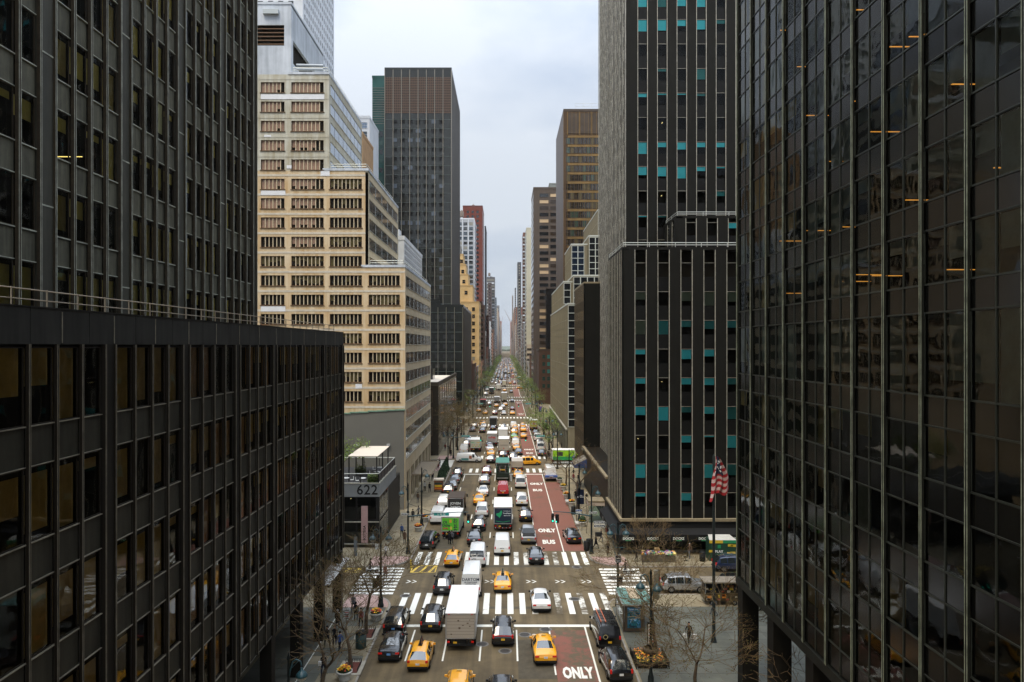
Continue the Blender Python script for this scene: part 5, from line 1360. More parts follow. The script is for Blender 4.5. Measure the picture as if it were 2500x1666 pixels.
def vehicle(name, label, cat, kind, paintm, px, py, heading=0.0, plate=None, rails=False, ad=None, taxi=False, xy=None, group=None, far=False, rearwin=True, extra=None):
    S = SPEC[kind]; L, W, H = S['L'], S['W'], S['H']
    if xy: x, y = xy
    else:
        x, y = G(px, py); y += L/2+.1; x *= 1.0 + 0.0
    t = thing(name, label, cat, (x, y, .01), heading, group)
    M = car_meshes(kind)
    def own(nm, me, loc=(0,0,0), m=None, parent=None, rot=(0,0,0)):
        o = ob(nm, me, parent or t, loc, rot)
        if m is not None:
            o.material_slots[0].link = 'OBJECT'; o.material_slots[0].material = m
        return o
    own('body', M['body'], m=paintm)
    for k, g_ in M['glass'].items():
        if k == 'rear_window' and not rearwin: own('rear_door_panel', g_, m=paintm); continue
        own('side_window' if k.startswith('side') else k, g_)
    st = S['st']; zb = st[1][2]
    own('contact_shade_box', sbox(W*.88, L*.9, .22, M_plas), (0, 0, .21))  # dark box added beneath the car to deepen its contact shadow
    tall = kind in ('van','tallvan','minivan','suv','pickup')
    tz = {'sedan':.80,'hatch':.86,'suv':.92,'van':1.05,'tallvan':1.15,'minivan':.95,'pickup':.85}[kind]
    for s in (-1, 1):
        w_, h_ = (.32,.11) if kind == 'sedan' else (.14,.28) if tall else (.20,.16)
        own('tail_light', sbox(w_, .16, h_, M_tail), (s*(W/2*.94-w_/2-.02), -L/2+.05, tz-(0 if not kind == 'tallvan' else .1)))
        if not far:
            own('head_light', sbox(.3, .12, .13, M_head), (s*(W/2*.86-.17), L/2-.12, .66))
            own('mirror', sbox(.2, .12, .14, M_plas if not (paintm is P_yel or paintm is P_silver) else paintm), (s*(W/2+.09), L*.20 if kind != 'tallvan' else L*.27, 1.02 if H < 1.9 else 1.4))
    own('licence_plate', sbox(.31, .02, .16, plate or (M_py if random.random() < .75 else M_pw)), (0, -L/2-(.012 if kind != 'sedan' else .0), tz-.08 if kind == 'sedan' else (.66 if kind == 'hatch' else .68)))
    own('bumper', sbox(W*.9, .12, .16, M_plas), (0, -L/2+.0, .40))
    if not far: own('bumper', sbox(W*.82, .12, .16, M_plas), (0, L/2+.0, .42))
    wheels(t, W, L, .34 if kind in ('sedan','hatch','minivan') else .37)
    if rails:
        for s in (-1, 1):
            b = ('rr', L)
            if b not in _BX: q_ = MB(); q_.tube((0,-L*.30,0),(0,L*.10,0),.022,.022,M_chrome,5); _BX[b] = q_.mesh('rail')
            own('roof_rail', _BX[b], (s*W*.31, 0, H+.03))
    if kind in ('van','tallvan'):
        for k in range(4 if not far else 0): own('roof_rib', sbox(.05, L*.5, .02, paintm), ((-.6+.4*k)*W/2.0, -L*.12, H+.018))
    if kind == 'van' and rearwin:
        for s in (-1, 1): own('rear_door_window', sbox(.62, .03, .46, M_cg), (s*.40, -L/2+.10, 1.56), rot=(R(-12),0,0))
    if taxi:
        if ad:
            q_ = MB(); pr = [(-.55,0),(.55,0),(.42,.42),(-.42,.36)]
            q_.face([(-.10,a,0 if c == 0 else c) for a, c in pr], ad); q_.face([(.10,a,c) for a, c in pr][::-1], ad)
            q_.face([(-.10,-.55,0),(-.03,-.42,.36),(.03,-.42,.36),(.10,-.55,0)][::-1], M_plas); q_.face([(-.10,.55,0),(.10,.55,0),(.03,.42,.42),(-.03,.42,.42)][::-1], M_plas); q_.face([(-.03,-.42,.36),(-.03,.42,.42),(.03,.42,.42),(.03,-.42,.36)][::-1], M_plas)
            q_.v = [(x_ if z_ < .05 else x_*.4, y_, z_) for x_, y_, z_ in q_.v]
            own('roof_advert', q_.mesh('ad'), (0, -.15, H+.01)); own('advert_base', sbox(.34,1.2,.03,M_plas), (0,-.15,H+.0))
        else: own('roof_light', sbox(.36,.14,.12,mat('taxi_roof_light', (.5,.35,.1), .4)), (0, .1, H+.06))
        if not far:
            for s in (-1,1): o = own('door_lettering', textmesh('NYC TAXI', .2, M_black), (s*W/2*1.005, .1, .62), rot=(R(90),0,R(90)*s))
    if extra: extra(t, own, L, W, H)
    return t
def ladder_extra(t, own, L, W, H):
    m = mat('ladder_orange', (.65,.16,.06), .5)
    for s in (-.2,.2): own('ladder', sbox(.05, 3.2, .06, m), (-.45+s, -.6, H+.16))
    for k in range(9): own('ladder_rung', sbox(.36,.04,.04,M_alu), (-.45, -2.0+.35*k, H+.16))
    for y in (-1.6,.4): own('roof_bar', sbox(W*.8,.06,.05,M_chrome), (0,y,H+.07))
    q_ = MB(); q_.lathe([(.001,0),(.2,0)], mat('logo_gold', (.5,.42,.2), .5), 16); o = own('door_emblem', q_.mesh('e'), (-.38,-L/2-.02,1.13), rot=(R(90),0,0)); q_ = MB(); q_.lathe([(.001,0),(.15,0)], P_black, 12); ob('emblem_centre', q_, o, (0,0,.005))
def van_text(*lines):
    def f(t, own, L, W, H):
        for s, z, sz, m, x in lines: own('lettering', textmesh(s, sz, m, offset=.006), (x, -L/2-.006 if H < 2.2 else -L/2+.02, z), rot=(R(90),0,0))
    return f
M_txt = mat('lettering_dark', (.03,.04,.06), .5); M_txr = mat('lettering_red', (.5,.03,.02), .5); M_txw = mat('lettering_white', (.75,.78,.8), .5)

def truck(name, label, px, py, W=2.5, H=3.1, L=7.6, box=M_cargo, rear=None, roofm=None, cab=P_white, deco=None, cat='truck', heading=0, xy=None, zfloor=1.05, kind='box'):
    if xy: x, y = xy
    else: x, y = G(px, py); y += L/2+.1
    t = thing(name, label, cat, (x, y, .01), heading)
    bl = L-2.1
    b = MB(); b.box(-W/2,W/2,-L/2,-L/2+bl,zfloor,H,box,'st'); o_ = ob('cargo_box', b, t)
    b = MB(); b.box(-W/2-.02,W/2+.02,-L/2-.03,-L/2+bl+.02,H,H+.05,roofm or M_roofw); ob('roof', b, t)
    b = MB(); b.box(-W/2+.1,W/2-.1,-L/2-.001,-L/2+.03,zfloor+.08,H-.12,rear or box); dr = ob('rear_door', b, t)
    for k in range(1, 7):
        b = MB(); z = zfloor+.08+(H-zfloor-.2)*k/7; b.box(-W/2+.1,W/2-.1,-L/2-.008,-L/2-.0015,z-.012,z+.012,mat('door_seam', (.2,.19,.17), .7)); ob('door_seam', b, dr)
    b = MB()
    for s in (-1,1): b.box(s*(W/2-.05)-.06,s*(W/2-.05)+.06,-L/2-.02,-L/2+.03,zfloor,H,M_alu)
    b.box(-W/2+.01,W/2-.01,-L/2-.02,-L/2+.03,H-.12,H-.002,M_alu); b.box(-W/2+.01,W/2-.01,-L/2-.02,-L/2+.03,zfloor-.02,zfloor+.08,M_alu); ob('rear_frame', b, t)
    b = MB(); b.box(-.5,.5,-L/2+.1,L/2-.5,.6,zfloor-.03,M_plas); b.box(-W/2+.1,W/2-.1,-L/2-.05,-L/2+.12,.45,.62,M_plas); b.box(-.7,-.6,-L/2,-L/2+.1,.62,1,M_plas); b.box(.6,.7,-L/2,-L/2+.1,.62,1,M_plas); ob('chassis', b, t)
    # cab
    b = MB(); cw = min(W, 2.2)/2; y0 = -L/2+bl+.1; y1 = L/2
    prof = [(y0,.5),(y0,2.3),(y0+.9,2.35),(y0+1.35,1.45),(y1,1.25),(y1,.5)]
    for s in (-1,1): b.face([(s*cw,a,z) for a, z in (prof if s > 0 else prof[::-1])][::-1], cab)
    for (a, z), (a2, z2) in zip(prof, prof[1:]): b.face([(-cw,a,z),(-cw,a2,z2),(cw,a2,z2),(cw,a,z)][::-1], cab)
    ob('cab', b, t)
    b = MB(); b.face([(-cw*.9,y0+.93,2.30),(-cw*.9,y0+1.36,1.48),(cw*.9,y0+1.36,1.48),(cw*.9,y0+.93,2.30)][::-1], M_cg); b.v = [(x_,y_+.02,z_+.012) for x_,y_,z_ in b.v]; ob('windscreen', b, t)
    for s in (-1,1):
        b = MB(); b.box(s*cw-.012,s*cw+.012,y0+.15,y0+.85,1.45,2.15,M_cg); ob('side_window', b, t)
        ob('mirror', sbox(.22,.08,.42,M_plas), t, (s*(W/2+.16), y0+1.2, 1.9))
        ob('tail_light', sbox(.22,.06,.14,M_tail), t, (s*(W/2-.25), -L/2-.04, .80))
        ob('marker_light', sbox(.12,.05,.06,M_tail), t, (s*(W/2-.3), -L/2-.04, H-.06))
    ob('licence_plate', sbox(.31,.02,.16,M_py), t, (-.45, -L/2-.06, .75))
    wheels(t, W*.97, L, .45, .34, ys=(-L/2+1.5, L/2-.95))
    if deco: deco(t, dr, L, W, H, zfloor)
    return t
def rear_decal(col, x0, x1, z0, z1, name='rear_panel'):
    def f(dr, L, m=None):
        b = MB(); b.box(x0, x1, -L/2-.014, -L/2-.009, z0, z1, col); return ob(name, b, dr)
    return f
def txt(dr, s, x, z, size, m, L, off=.01): return ob('lettering', textmesh(s, size, m, offset=off), dr, (x, -L/2-.018, z), (R(90),0,0))
def deco_green(t, dr, L, W, H, zf):
    gm = mat('bright_green_print', (.12,.55,.03), .5); rear_decal(gm, -1.1, 1.1, zf+.12, H-.18)(dr, L)
    txt(dr, 'Oi', -.72, 2.25, .5, M_txt, L, .02); txt(dr, 'Ocha', -.6, 1.85, .5, M_txt, L, .02)
    txt(dr, 'お', .62, 2.42, .62, M_txt, L, .015); txt(dr, 'い', .62, 2.02, .45, M_txt, L, .015); txt(dr, 'お', .66, 1.70, .5, M_txt, L, .015); txt(dr, '茶', .66, 1.32, .6, M_txt, L, .015)
    b = MB(); b.box(-1.0,-.35,-L/2-.018,-L/2-.015,1.35,1.55,mat('print_red', (.55,.05,.03), .5)); b.box(-.15,.15,-L/2-.018,-L/2-.015,2.2,2.6,mat('print_orange', (.7,.4,.05), .5)); b.box(-.05,.2,-L/2-.018,-L/2-.015,1.3,1.7,mat('print_yellow', (.7,.6,.1), .5)); ob('printed_block', b, dr)
    txt(dr, 'UNSWEETENED', -.68, 1.45, .09, M_txw, L, .003)
    b = MB(); b.box(W/2+.001,W/2+.006,-L/2+.3,-L/2+L-2.4,zf+.2,H-.3,mat('side_print_pale', (.55,.62,.45), .5)); ob('side_print', b, t)
def deco_paper(t, dr, L, W, H, zf):
    nv = mat('navy_print', (.008,.018,.045), .4); rear_decal(nv, -1.15, 1.15, zf+.10, H-.14)(dr, L)
    b = MB(); gm = mat('map_green', (.02,.42,.16), .5)
    b.face([(-.95,-L/2-.018,2.3),(-.55,-L/2-.018,2.0),(-.5,-L/2-.018,1.85),(-.2,-L/2-.018,2.35),(-.1,-L/2-.018,2.75),(-.25,-L/2-.018,2.95),(-.5,-L/2-.018,2.6),(-.9,-L/2-.018,2.5)][::1], gm)
    b.face([(-1.0,-L/2-.018,1.5),(0,-L/2-.018,1.34),(1.0,-L/2-.018,1.52),(1.0,-L/2-.018,1.46),(0,-L/2-.018,1.27),(-1.0,-L/2-.018,1.43)][::-1], gm); ob('green_map', b, dr)
    txt(dr, 'RV PAPER.NET', .55, 2.82, .15, M_txw, L, .003); txt(dr, 'TruckPaper', .55, 2.52, .24, M_txw, L, .008); txt(dr, '888-549-3871', .6, 2.2, .17, M_txw, L, .005)
    b = MB()
    for k in range(9): b.box(-1.1+.25*k,-.98+.25*k,-L/2-.075,-L/2-.052,.50,.57,M_tail if k % 2 else M_txw)
    ob('reflective_tape', b, t)
def deco_milea(t, dr, L, W, H, zf):
    rear_decal(M_alu, -1.1, 1.1, zf+.12, H-.2)(dr, L); txt(dr, 'milea', 0, 2.35, .85, M_txr, L, .03); txt(dr, 'TRUCK SALES & LEASING', 0, 1.95, .14, M_txt, L, .004); txt(dr, 'WWW.MILEATRUCK.COM', 0, 1.68, .14, M_txr, L, .004)
def deco_joven(t, dr, L, W, H, zf):
    txt(dr, 'JOVEN', 0, 1.95, .52, M_txw, L, .012); txt(dr, 'DEMO', 0, 1.35, .52, M_txw, L, .012)
def deco_patch(t, dr, L, W, H, zf):
    rp = random.Random(2); b = MB()
    for k in range(7):
        x, z = rp.uniform(-.9,.8), rp.uniform(zf+.3,H-.5); b.box(x,x+rp.uniform(.08,.2),-L/2-.012,-L/2-.009,z,z+rp.uniform(.05,.16),mat('rust_scuff', (.14,.10,.07), .9))
    ob('rust_scuff', b, dr)
def deco_crest(t, dr, L, W, H, zf):
    for z in (2.3,2.1): b = MB(); b.box(-.9,.9,-L/2-.018,-L/2-.012,z,z+.05,M_txt); ob('printed_line', b, dr)
    b = MB(); b.box(-.12,.12,-L/2-.018,-L/2-.012,1.4,1.65,M_txr); ob('red_emblem', b, dr)
def deco_veg(t, dr, L, W, H, zf):
    rear_decal(mat('cream_print', (.52,.55,.45), .5), -1.1, 1.1, zf+.12, H-.18)(dr, L); rp = random.Random(4)
    for x, z, s, m in ((-.7,2.3,'FRESH',mat('map_green', (.02,.42,.16), .5)),(.6,2.3,'FARM',mat('print_orange', (.7,.4,.05), .5))): txt(dr, s, x, z, .28, m, L, .01)
    cols_ = [(.75,.3,.05),(.1,.4,.1),(.7,.6,.1),(.5,.05,.05)]
    for k in range(14):
        x, z = -.95+.3*(k % 7), 1.35+.35*(k//7); b = MB(); b.box(x,x+.2,-L/2-.018,-L/2-.013,z,z+.16,mat('print_dot_%d' % (k % 4), cols_[k % 4], .5)); ob('printed_block', b, dr)
def deco_yellowbox(t, dr, L, W, H, zf):
    rear_decal(mat('yellow_olive_print', (.45,.38,.08), .5), -1.1, 1.1, zf+.12, H-.15)(dr, L)
    b = MB(); b.box(-.8,.8,-L/2-.018,-L/2-.013,1.8,2.4,mat('print_grey', (.5,.5,.45), .5)); b.box(-.15,.3,-L/2-.022,-L/2-.019,1.95,2.25,M_txr); ob('printed_block', b, dr)

V = vehicle
ad_b = mat('advert_dark', (.08,.03,.025), .4); ad_c = mat('advert_teal', (.12,.3,.32), .4); ad_o = mat('advert_orange', (.75,.45,.25), .4)
# ---- south of east 40th
V('suv', 'black SUV parked at the left kerb beside the tree pit, blue licence plate', 'car', 'suv', P_black, 959, 1556, plate=M_pb, rails=True)
V('sedan', 'black saloon with blue plate behind the parked black SUV', 'car', 'sedan', P_black, 948, 1622, plate=M_pb)
V('suv', 'black crossover with yellow plate waiting left of the big box truck', 'car', 'suv', P_black, 1050, 1549)
V('taxi', 'yellow hatchback taxi with dark wedge advert, nearest the bottom left lane', 'taxi', 'hatch', P_yel, 1020, 1645, plate=M_pw, taxi=True, ad=ad_b, heading=R(-1))
V('taxi', 'yellow SUV taxi cut by the bottom edge behind the big box truck', 'taxi', 'suv', P_yel, 0, 0, xy=(-3.45, 53.4), taxi=True, rails=True)
V('suv', 'black SUV with silvery roof ribs cut by the bottom edge', 'car', 'suv', P_black, 0, 0, xy=(-.35, 52.6), rails=True)
V('suv', 'black luxury SUV with full-width red tail bar right of the big box truck', 'car', 'suv', P_black, 1228, 1583, extra=lambda t, own, L, W, H: own('light_bar', sbox(1.5,.05,.06,M_tail), (0,-L/2-.0,.98)))
V('taxi', 'yellow saloon taxi beside the worn red lane at the bottom', 'taxi', 'sedan', P_yel, 1331, 1630, plate=M_pw, taxi=True, heading=R(1.5))
V('van', 'small black van carrying an orange ladder at the right kerb', 'van', 'van', P_black, 1487, 1590, rearwin=False, plate=M_py, extra=ladder_extra, heading=R(2))
V('suv', 'black coupe SUV at the lowest right, behind the ladder van', 'car', 'suv', P_black, 1513, 1672, plate=M_pw, heading=R(4))
V('sedan', 'white saloon crossing the near crosswalk', 'car', 'sedan', P_white, 1322, 1500, heading=R(1))
V('taxi', 'yellow saloon taxi with teal wedge advert in the middle of the junction', 'taxi', 'sedan', P_yel, 1227, 1452, plate=M_pw, taxi=True, ad=ad_c)
V('suv', 'black SUV driving through the junction left of the white tall van', 'car', 'suv', P_black, 1078, 1457, plate=M_pw)
truck('box_truck', 'large white box truck with scuffed beige rear door at the stop line', 1124, 1592, W=2.52, H=3.15, L=9.3, box=M_cargo, rear=P_beige, deco=deco_patch)
V('van', 'tall white van lettered DARTOM ahead of the box truck', 'van', 'tallvan', P_white, 1149, 1464, rearwin=False, extra=van_text(('DARTOM', 1.95, .42, M_txt, 0), ('AIR CONDITIONING', 1.68, .14, M_txt, 0), ('CONTRACTORS', 1.5, .14, M_txt, 0)))
V('van', 'white high-roof passenger van lettered APPLE on the far crosswalk', 'van', 'van', P_white, 1164, 1388, extra=van_text(('APPLE', 1.02, .2, M_txt, -.35)))
V('taxi', 'yellow hatchback taxi with pale wedge advert over the far crosswalk', 'taxi', 'hatch', P_yel, 1103, 1389, taxi=True, ad=ad_o, plate=M_pw, heading=R(-2))
# ---- first block north
V('van', 'long black van with chrome roof rails parked on the left beyond the crosswalk', 'van', 'minivan', P_black, 1044, 1345, rails=True, heading=R(-4))
truck('box_truck', 'box truck with bright green tea advert and Japanese letters on its rear', 1102, 1318, W=2.45, H=3.0, L=7.2, deco=deco_green, heading=R(-2))
V('van', 'white van squeezed in left of the green advert truck', 'van', 'van', P_white, 1066, 1283, rearwin=False)
V('suv', 'white SUV parked at the left kerb beside the black dump truck', 'car', 'suv', P_white, 1081, 1241)
V('suv', 'grey SUV parked behind the line of saloons on the left', 'car', 'suv', P_grey, 1093, 1211)
V('sedan', 'silver saloon parked at the left kerb', 'car', 'sedan', P_silver, 1102, 1199)
V('sedan', 'dark grey saloon parked in front of the silver one on the left', 'car', 'sedan', P_grey, 1109, 1183)
V('suv', 'black SUV parked nearest the next crosswalk on the left', 'car', 'suv', P_black, 1116, 1168)
truck('dump_truck', 'black dump truck lettered JOVEN DEMO ahead of the green truck', 1112, 1262, W=2.5, H=2.75, L=7.0, box=mat('truck_black', (.015,.015,.016), .5), roofm=mat('rusty_load', (.06,.045,.035), .9), cab=P_black, deco=deco_joven, zfloor=.9)
V('suv', 'black SUV in the second lane behind the white minivan', 'car', 'suv', P_black, 1168, 1300, plate=M_pw)
V('sedan', 'black saloon right behind the black SUV and beside the APPLE van', 'car', 'sedan', P_black, 1157, 1334)
V('minivan', 'white minivan behind a taxi in the second lane', 'van', 'minivan', P_white, 1176, 1265)
V('taxi', 'yellow saloon taxi between the white minivan and a white saloon', 'taxi', 'sedan', P_yel, 1169, 1236, taxi=True, plate=M_pw)
V('sedan', 'white saloon ahead of that lane\'s yellow taxi', 'car', 'sedan', P_white, 1179, 1214, plate=M_pw)
V('suv', 'silver SUV two places behind the stop line in the second lane', 'car', 'suv', P_silver, 1183, 1186)
V('suv', 'dark red SUV standing over the stop line in the second lane', 'car', 'suv', P_dred, 1188, 1163)
truck('box_truck', 'white box truck with a navy TruckPaper advert on its rear door', 1228, 1299, W=2.55, H=3.35, L=8.6, deco=deco_paper)
V('van', 'plain white cargo van in the middle lane behind the navy advert truck', 'van', 'van', P_white, 1226, 1360, rearwin=False, extra=van_text(('RENTAL', .98, .14, M_txt, 0)))
V('van', 'bright red van ahead of the navy advert truck', 'van', 'van', P_red, 1228, 1213, rearwin=False, extra=van_text(('ExpressNY', .95, .2, M_txw, 0)))
V('pickup', 'silver pickup truck with black bed cover beside the ONLY BUS lettering', 'pickup', 'pickup', P_silver, 1291, 1332, extra=lambda t, own, L, W, H: own('bed_cover', sbox(W*.80, 1.5, .05, M_plas), (0,-L/2+.9,1.10)))
V('sedan', 'black saloon stopped on the far crosswalk left of the bus lane', 'car', 'sedan', P_black, 1310, 1382)
V('sedan', 'black saloon parked on the red curb lane at the right', 'car', 'sedan', P_black, 1400, 1331, heading=R(4))
V('suv', 'black SUV with yellow plate in lane beside the red bus lane', 'car', 'suv', P_black, 1284, 1277)
V('van', 'white van with wide dark rear window just left of the bus lane', 'van', 'minivan', P_white, 1274, 1238)
V('van', 'white passenger van with two rear windows ahead of the wide-window van', 'van', 'van', P_white, 1271, 1195)
V('taxi', 'yellow taxi at the stop line with a beige truck ahead', 'taxi', 'sedan', P_yel, 1265, 1171, taxi=True, ad=ad_o)
truck('box_truck', 'small beige flatbed truck crossing east 41st street', 1263, 1154, W=2.3, H=2.2, L=6.0, box=P_beige, rear=P_beige, roofm=P_beige)
def garbage(t, dr, L, W, H, zf):
    gr = mat('garbage_green', (.02,.09,.06), .5); pk = mat('garbage_dark', (.02,.028,.022), .7)
    b = MB(); b.box(-W/2+.02,W/2-.02,-L/2-.9,-L/2-.05,.55,1.65,pk); ob('hopper', b, t)
    b = MB()
    for s in (-1,1): b.box(s*(W/2-.12)-.08,s*(W/2-.12)+.08,-L/2-.7,-L/2-.05,1.65,2.9,gr); b.box(s*.5-.05,s*.5+.05,-L/2-.3,-L/2-.05,1.7,3.0,M_chrome)
    ob('lift_arm', b, t)
    b = MB(); b.box(-W/2+.2,W/2-.2,-L/2-.95,-L/2-.91,.7,.85,M_alu); ob('step', b, t)
    b = MB(); b.box(-.5,.5,-L/2-.1,-L/2-.06,2.1,2.3,mat('print_orange', (.7,.4,.05), .5)); ob('warning_board', b, t)
truck('garbage_truck', 'dark green garbage truck at the stop line before east 41st', 1227, 1176, W=2.5, H=3.5, L=8.5, box=mat('garbage_green', (.02,.09,.06), .5), rear=mat('garbage_dark', (.02,.028,.022), .7), roofm=mat('garbage_roof', (.05,.22,.17), .5), cab=paint('green_cab', (.02,.09,.06)), deco=garbage)
# ---- on and around east 41st
V('taxi', 'yellow van taxi turning broadside across the junction at east 41st', 'taxi', 'minivan', P_yel, 0, 0, xy=(4.9,157.0), heading=R(-80), taxi=True)
def vlogo(t, own, L, W, H):
    own('side_print', sbox(.02,1.6,.5,mat('print_teal', (.1,.3,.3), .5)), (W/2+.0,-.8,.75)); own('side_print', sbox(.02,.6,.7,mat('print_brown', (.35,.12,.06), .5)), (W/2+.0,.4,1.2))
V('van', 'white delivery van with painted side turning from east 41st on the left', 'van', 'van', P_white, 0, 0, xy=(-8.2,160.8), heading=R(-94), rearwin=False, extra=vlogo)
V('truck', 'white street-side van with open striped rear at the right of the stop line', 'van', 'tallvan', P_white, 1344, 1176, heading=R(2), rearwin=True, extra=lambda t, own, L, W, H: (own('service_platform', sbox(W+.3,.5,.35,mat('platform_blue', (.05,.12,.4), .5)), (0,-L/2-.2,1.0)), own('lettering', textmesh('CURB', .3, M_txw, offset=.01), (0,-L/2-.46,1.0), rot=(R(90),0,0))))
def gtruck(t, dr, L, W, H, zf):
    lg = mat('lime_green', (.30,.62,.02), .5); dg = mat('deep_green', (.01,.30,.08), .5)
    for s in (-1,1):
        b = MB(); b.box(s*(W/2+.004)-.004,s*(W/2+.004)+.004,-L/2+.1,L/2-2.2,1.8,H-.1,lg); ob('side_print', b, t)
        b = MB(); b.box(s*(W/2+.004)-.004,s*(W/2+.004)+.004,-L/2+.1,L/2-2.2,1.06,1.79,dg); ob('side_print', b, t)
        b = MB(); b.box(s*(W/2+.012)-.004,s*(W/2+.012)+.004,-L/2+1.2,-L/2+2.3,1.9,H-.4,M_cg); ob('side_window', b, t)
truck('food_truck', 'lime and green food truck standing broadside on east 41st street', 0, 0, W=2.4, H=3.2, L=7.0, cab=paint('lime', (.3,.62,.02)), deco=gtruck, xy=(13.4,158.0), heading=R(-90), cat='truck')
more = [
 ('suv','black SUV just over the crosswalk beyond east 41st in the second lane','car','suv',P_black,1198,1133,{}),
 ('taxi','yellow and white taxi under the first black SUV north of east 41st','taxi','sedan',P_yel,1198,1117,dict(taxi=True)),
 ('sedan','white saloon ahead of the yellow taxi, behind the milea truck','car','sedan',P_white,1196,1104,{}),
 ('sedan','dark saloon right behind the milea truck','car','sedan',P_black,1195,1095,{}),
 ('suv','dark SUV directly ahead of the garbage truck','car','suv',P_black,1229,1121,{}),
 ('suv','black SUV left of the broadside taxi van','car','suv',P_black,1254,1127,{}),
 ('sedan','black saloon half hidden behind the broadside taxi van','car','sedan',P_black,1266,1113,{}),
 ('sedan','black saloon parked on the right before east 41st crossing lamp','car','sedan',P_black,1324,1116,{}),
 ('van','white passenger van parked on the right beyond east 41st','van','van',P_white,1320,1103,{}),
 ('van','second white van parked further along the right kerb','van','van',P_white,1313,1079,{}),
 ('suv','dark SUV parked on the right between two white vans','car','suv',P_grey,1318,1090,{}),
 ('sedan','dark parked saloon with roof rack near the yellow box truck','car','sedan',P_grey,1309,1064,{}),
 ('van','white van with orange and green boxes behind the turning delivery van','van','van',P_white,1132,1109,dict(rearwin=False)),
 ('suv','red-tailed grey SUV among vans on the left beyond east 41st','car','suv',P_grey,1138,1093,{}),
 ('sedan','white saloon at the left kerb by the bare tree','car','sedan',P_white,1143,1082,{}),
 ('taxi','yellow saloon taxi leading the bus lane queue behind two others','taxi','sedan',P_yel,1279,1072,dict(taxi=True)),
 ('taxi','second yellow taxi of the three in the bus lane','taxi','sedan',P_yel,1278,1056,dict(taxi=True)),
 ('taxi','front yellow taxi of the three in the bus lane','taxi','hatch',P_yel,1277,1046,dict(taxi=True)),
 ('taxi','bright green taxi among yellow ones left of the bus lane','taxi','sedan',P_green,1255,1073,dict(taxi=True)),
 ('taxi','yellow taxi right behind the bright green one','taxi','sedan',P_yel,1259,1082,dict(taxi=True)),
 ('van','pale van between two yellow taxis left of the bus lane','van','van',P_white,1259,1094,dict(rearwin=False)),
 ('taxi','yellow taxi behind the pale van left of the bus lane','taxi','sedan',P_yel,1261,1102,dict(taxi=True)),
 ('taxi','yellow taxi ahead of the bright green one','taxi','suv',P_yel,1256,1062,dict(taxi=True)),
 ('taxi','orange-yellow taxi two ahead of the bright green one','taxi','hatch',P_yel,1258,1052,dict(taxi=True)),
 ('van','white van at the 42nd street crosswalk, left of the bus lane','van','van',P_white,1254,1048,dict(rearwin=False)),
 ('suv','black SUV alone in the middle lane before 42nd street','car','suv',P_black,1229,1051,{}),
 ('sedan','black saloon in the second lane before 42nd street','car','sedan',P_black,1177,1058,{}),
 ('sedan','olive grey saloon by the left kerb before 42nd street','car','sedan',P_grey,1153,1056,{}),
 ('suv','dark SUV just ahead of the olive grey saloon','car','suv',P_grey,1158,1047,{}),
 ('sedan','white saloon on the 42nd street crosswalk, left side','car','sedan',P_white,1180,1047,{}),
 ('taxi','yellow and white taxi stopped on the 42nd street crosswalk','taxi','sedan',P_yel,1178,1040,dict(taxi=True)),
 ('sedan','white-windowed dark saloon behind the bus before 42nd','car','sedan',P_black,1203,1052,{}),
 ('taxi','yellow taxi just past 42nd street in the second lane','taxi','sedan',P_yel,1184,1013,dict(taxi=True)),
 ('taxi','yellow taxi by the left kerb past 42nd street','taxi','sedan',P_yel,1168,1007,dict(taxi=True)),
 ('suv','red SUV just past 42nd street','car','suv',P_dred,1208,1014,{}),
 ('sedan','white hatchback just past 42nd street in the middle','car','hatch',P_white,1230,1014,{}),
 ('police_suv','white and black patrol SUV angled across the middle lanes past 42nd','police car','suv',P_white,1224,1005,dict(heading=R(-12))),
 ('taxi','yellow taxi beside the bus lane just past 42nd street','taxi','sedan',P_yel,1251,1014,dict(taxi=True)),
 ('sedan','black and red saloon ahead of the taxi beside the bus lane','car','sedan',P_dred,1251,1003,{}),
 ('taxi','orange taxi right of the white truck between 42nd and 43rd','taxi','sedan',P_yel,1212,995,dict(taxi=True)),
 ('suv','pale green-topped car in the second lane between 42nd and 43rd','car','suv',P_silver,1195,991,{}),
 ('sedan','grey-brown saloon alone at the 43rd street crosswalk','car','sedan',P_grey,1251,983,{}),
 ('taxi','orange taxi in the middle lane before 43rd street','taxi','sedan',P_yel,1234,992,dict(taxi=True)),
 ('sedan','white saloon under the orange taxi before 43rd street','car','sedan',P_white,1228,997,{}),
 ('suv','white SUV parked on the left beyond 43rd street','car','suv',P_white,1186,966,{}),
 ('sedan','white hatchback ahead of the parked white SUV beyond 43rd','car','hatch',P_white,1189,955,{}),
 ('taxi','yellow taxi in the middle beyond 43rd street','taxi','sedan',P_yel,1232,956,dict(taxi=True)),
 ('sedan','black saloon right of the middle taxi beyond 43rd','car','sedan',P_black,1248,960,{}),
 ('taxi','yellow taxi turning at the right of 44th street','taxi','sedan',P_yel,1272,950,dict(taxi=True,heading=R(-55))),
 ('taxi','yellow taxi with white roof beyond 44th street','taxi','sedan',P_yel,1244,934,dict(taxi=True)),
]
for nm, lab, ct, kd, pt, px, py, kw in more: V(nm, lab, ct, kd, pt, px, py, far=py < 1060, **kw)
truck('box_truck', 'silver box truck with red milea lettering beyond east 41st', 1201, 1091, W=2.5, H=3.3, L=7.6, deco=deco_milea, rear=M_alu)
truck('box_truck', 'beige-doored white box truck behind another in the middle lane', 1230, 1111, W=2.5, H=3.7, L=7.5, rear=P_beige, deco=deco_crest)
truck('box_truck', 'white box truck directly ahead of the beige-doored one', 1228, 1083, W=2.5, H=3.6, L=7.5, rear=P_white)
truck('box_truck', 'box truck with colourful vegetable print beside the turning delivery van', 1161, 1105, W=2.45, H=3.0, L=7.0, deco=deco_veg)
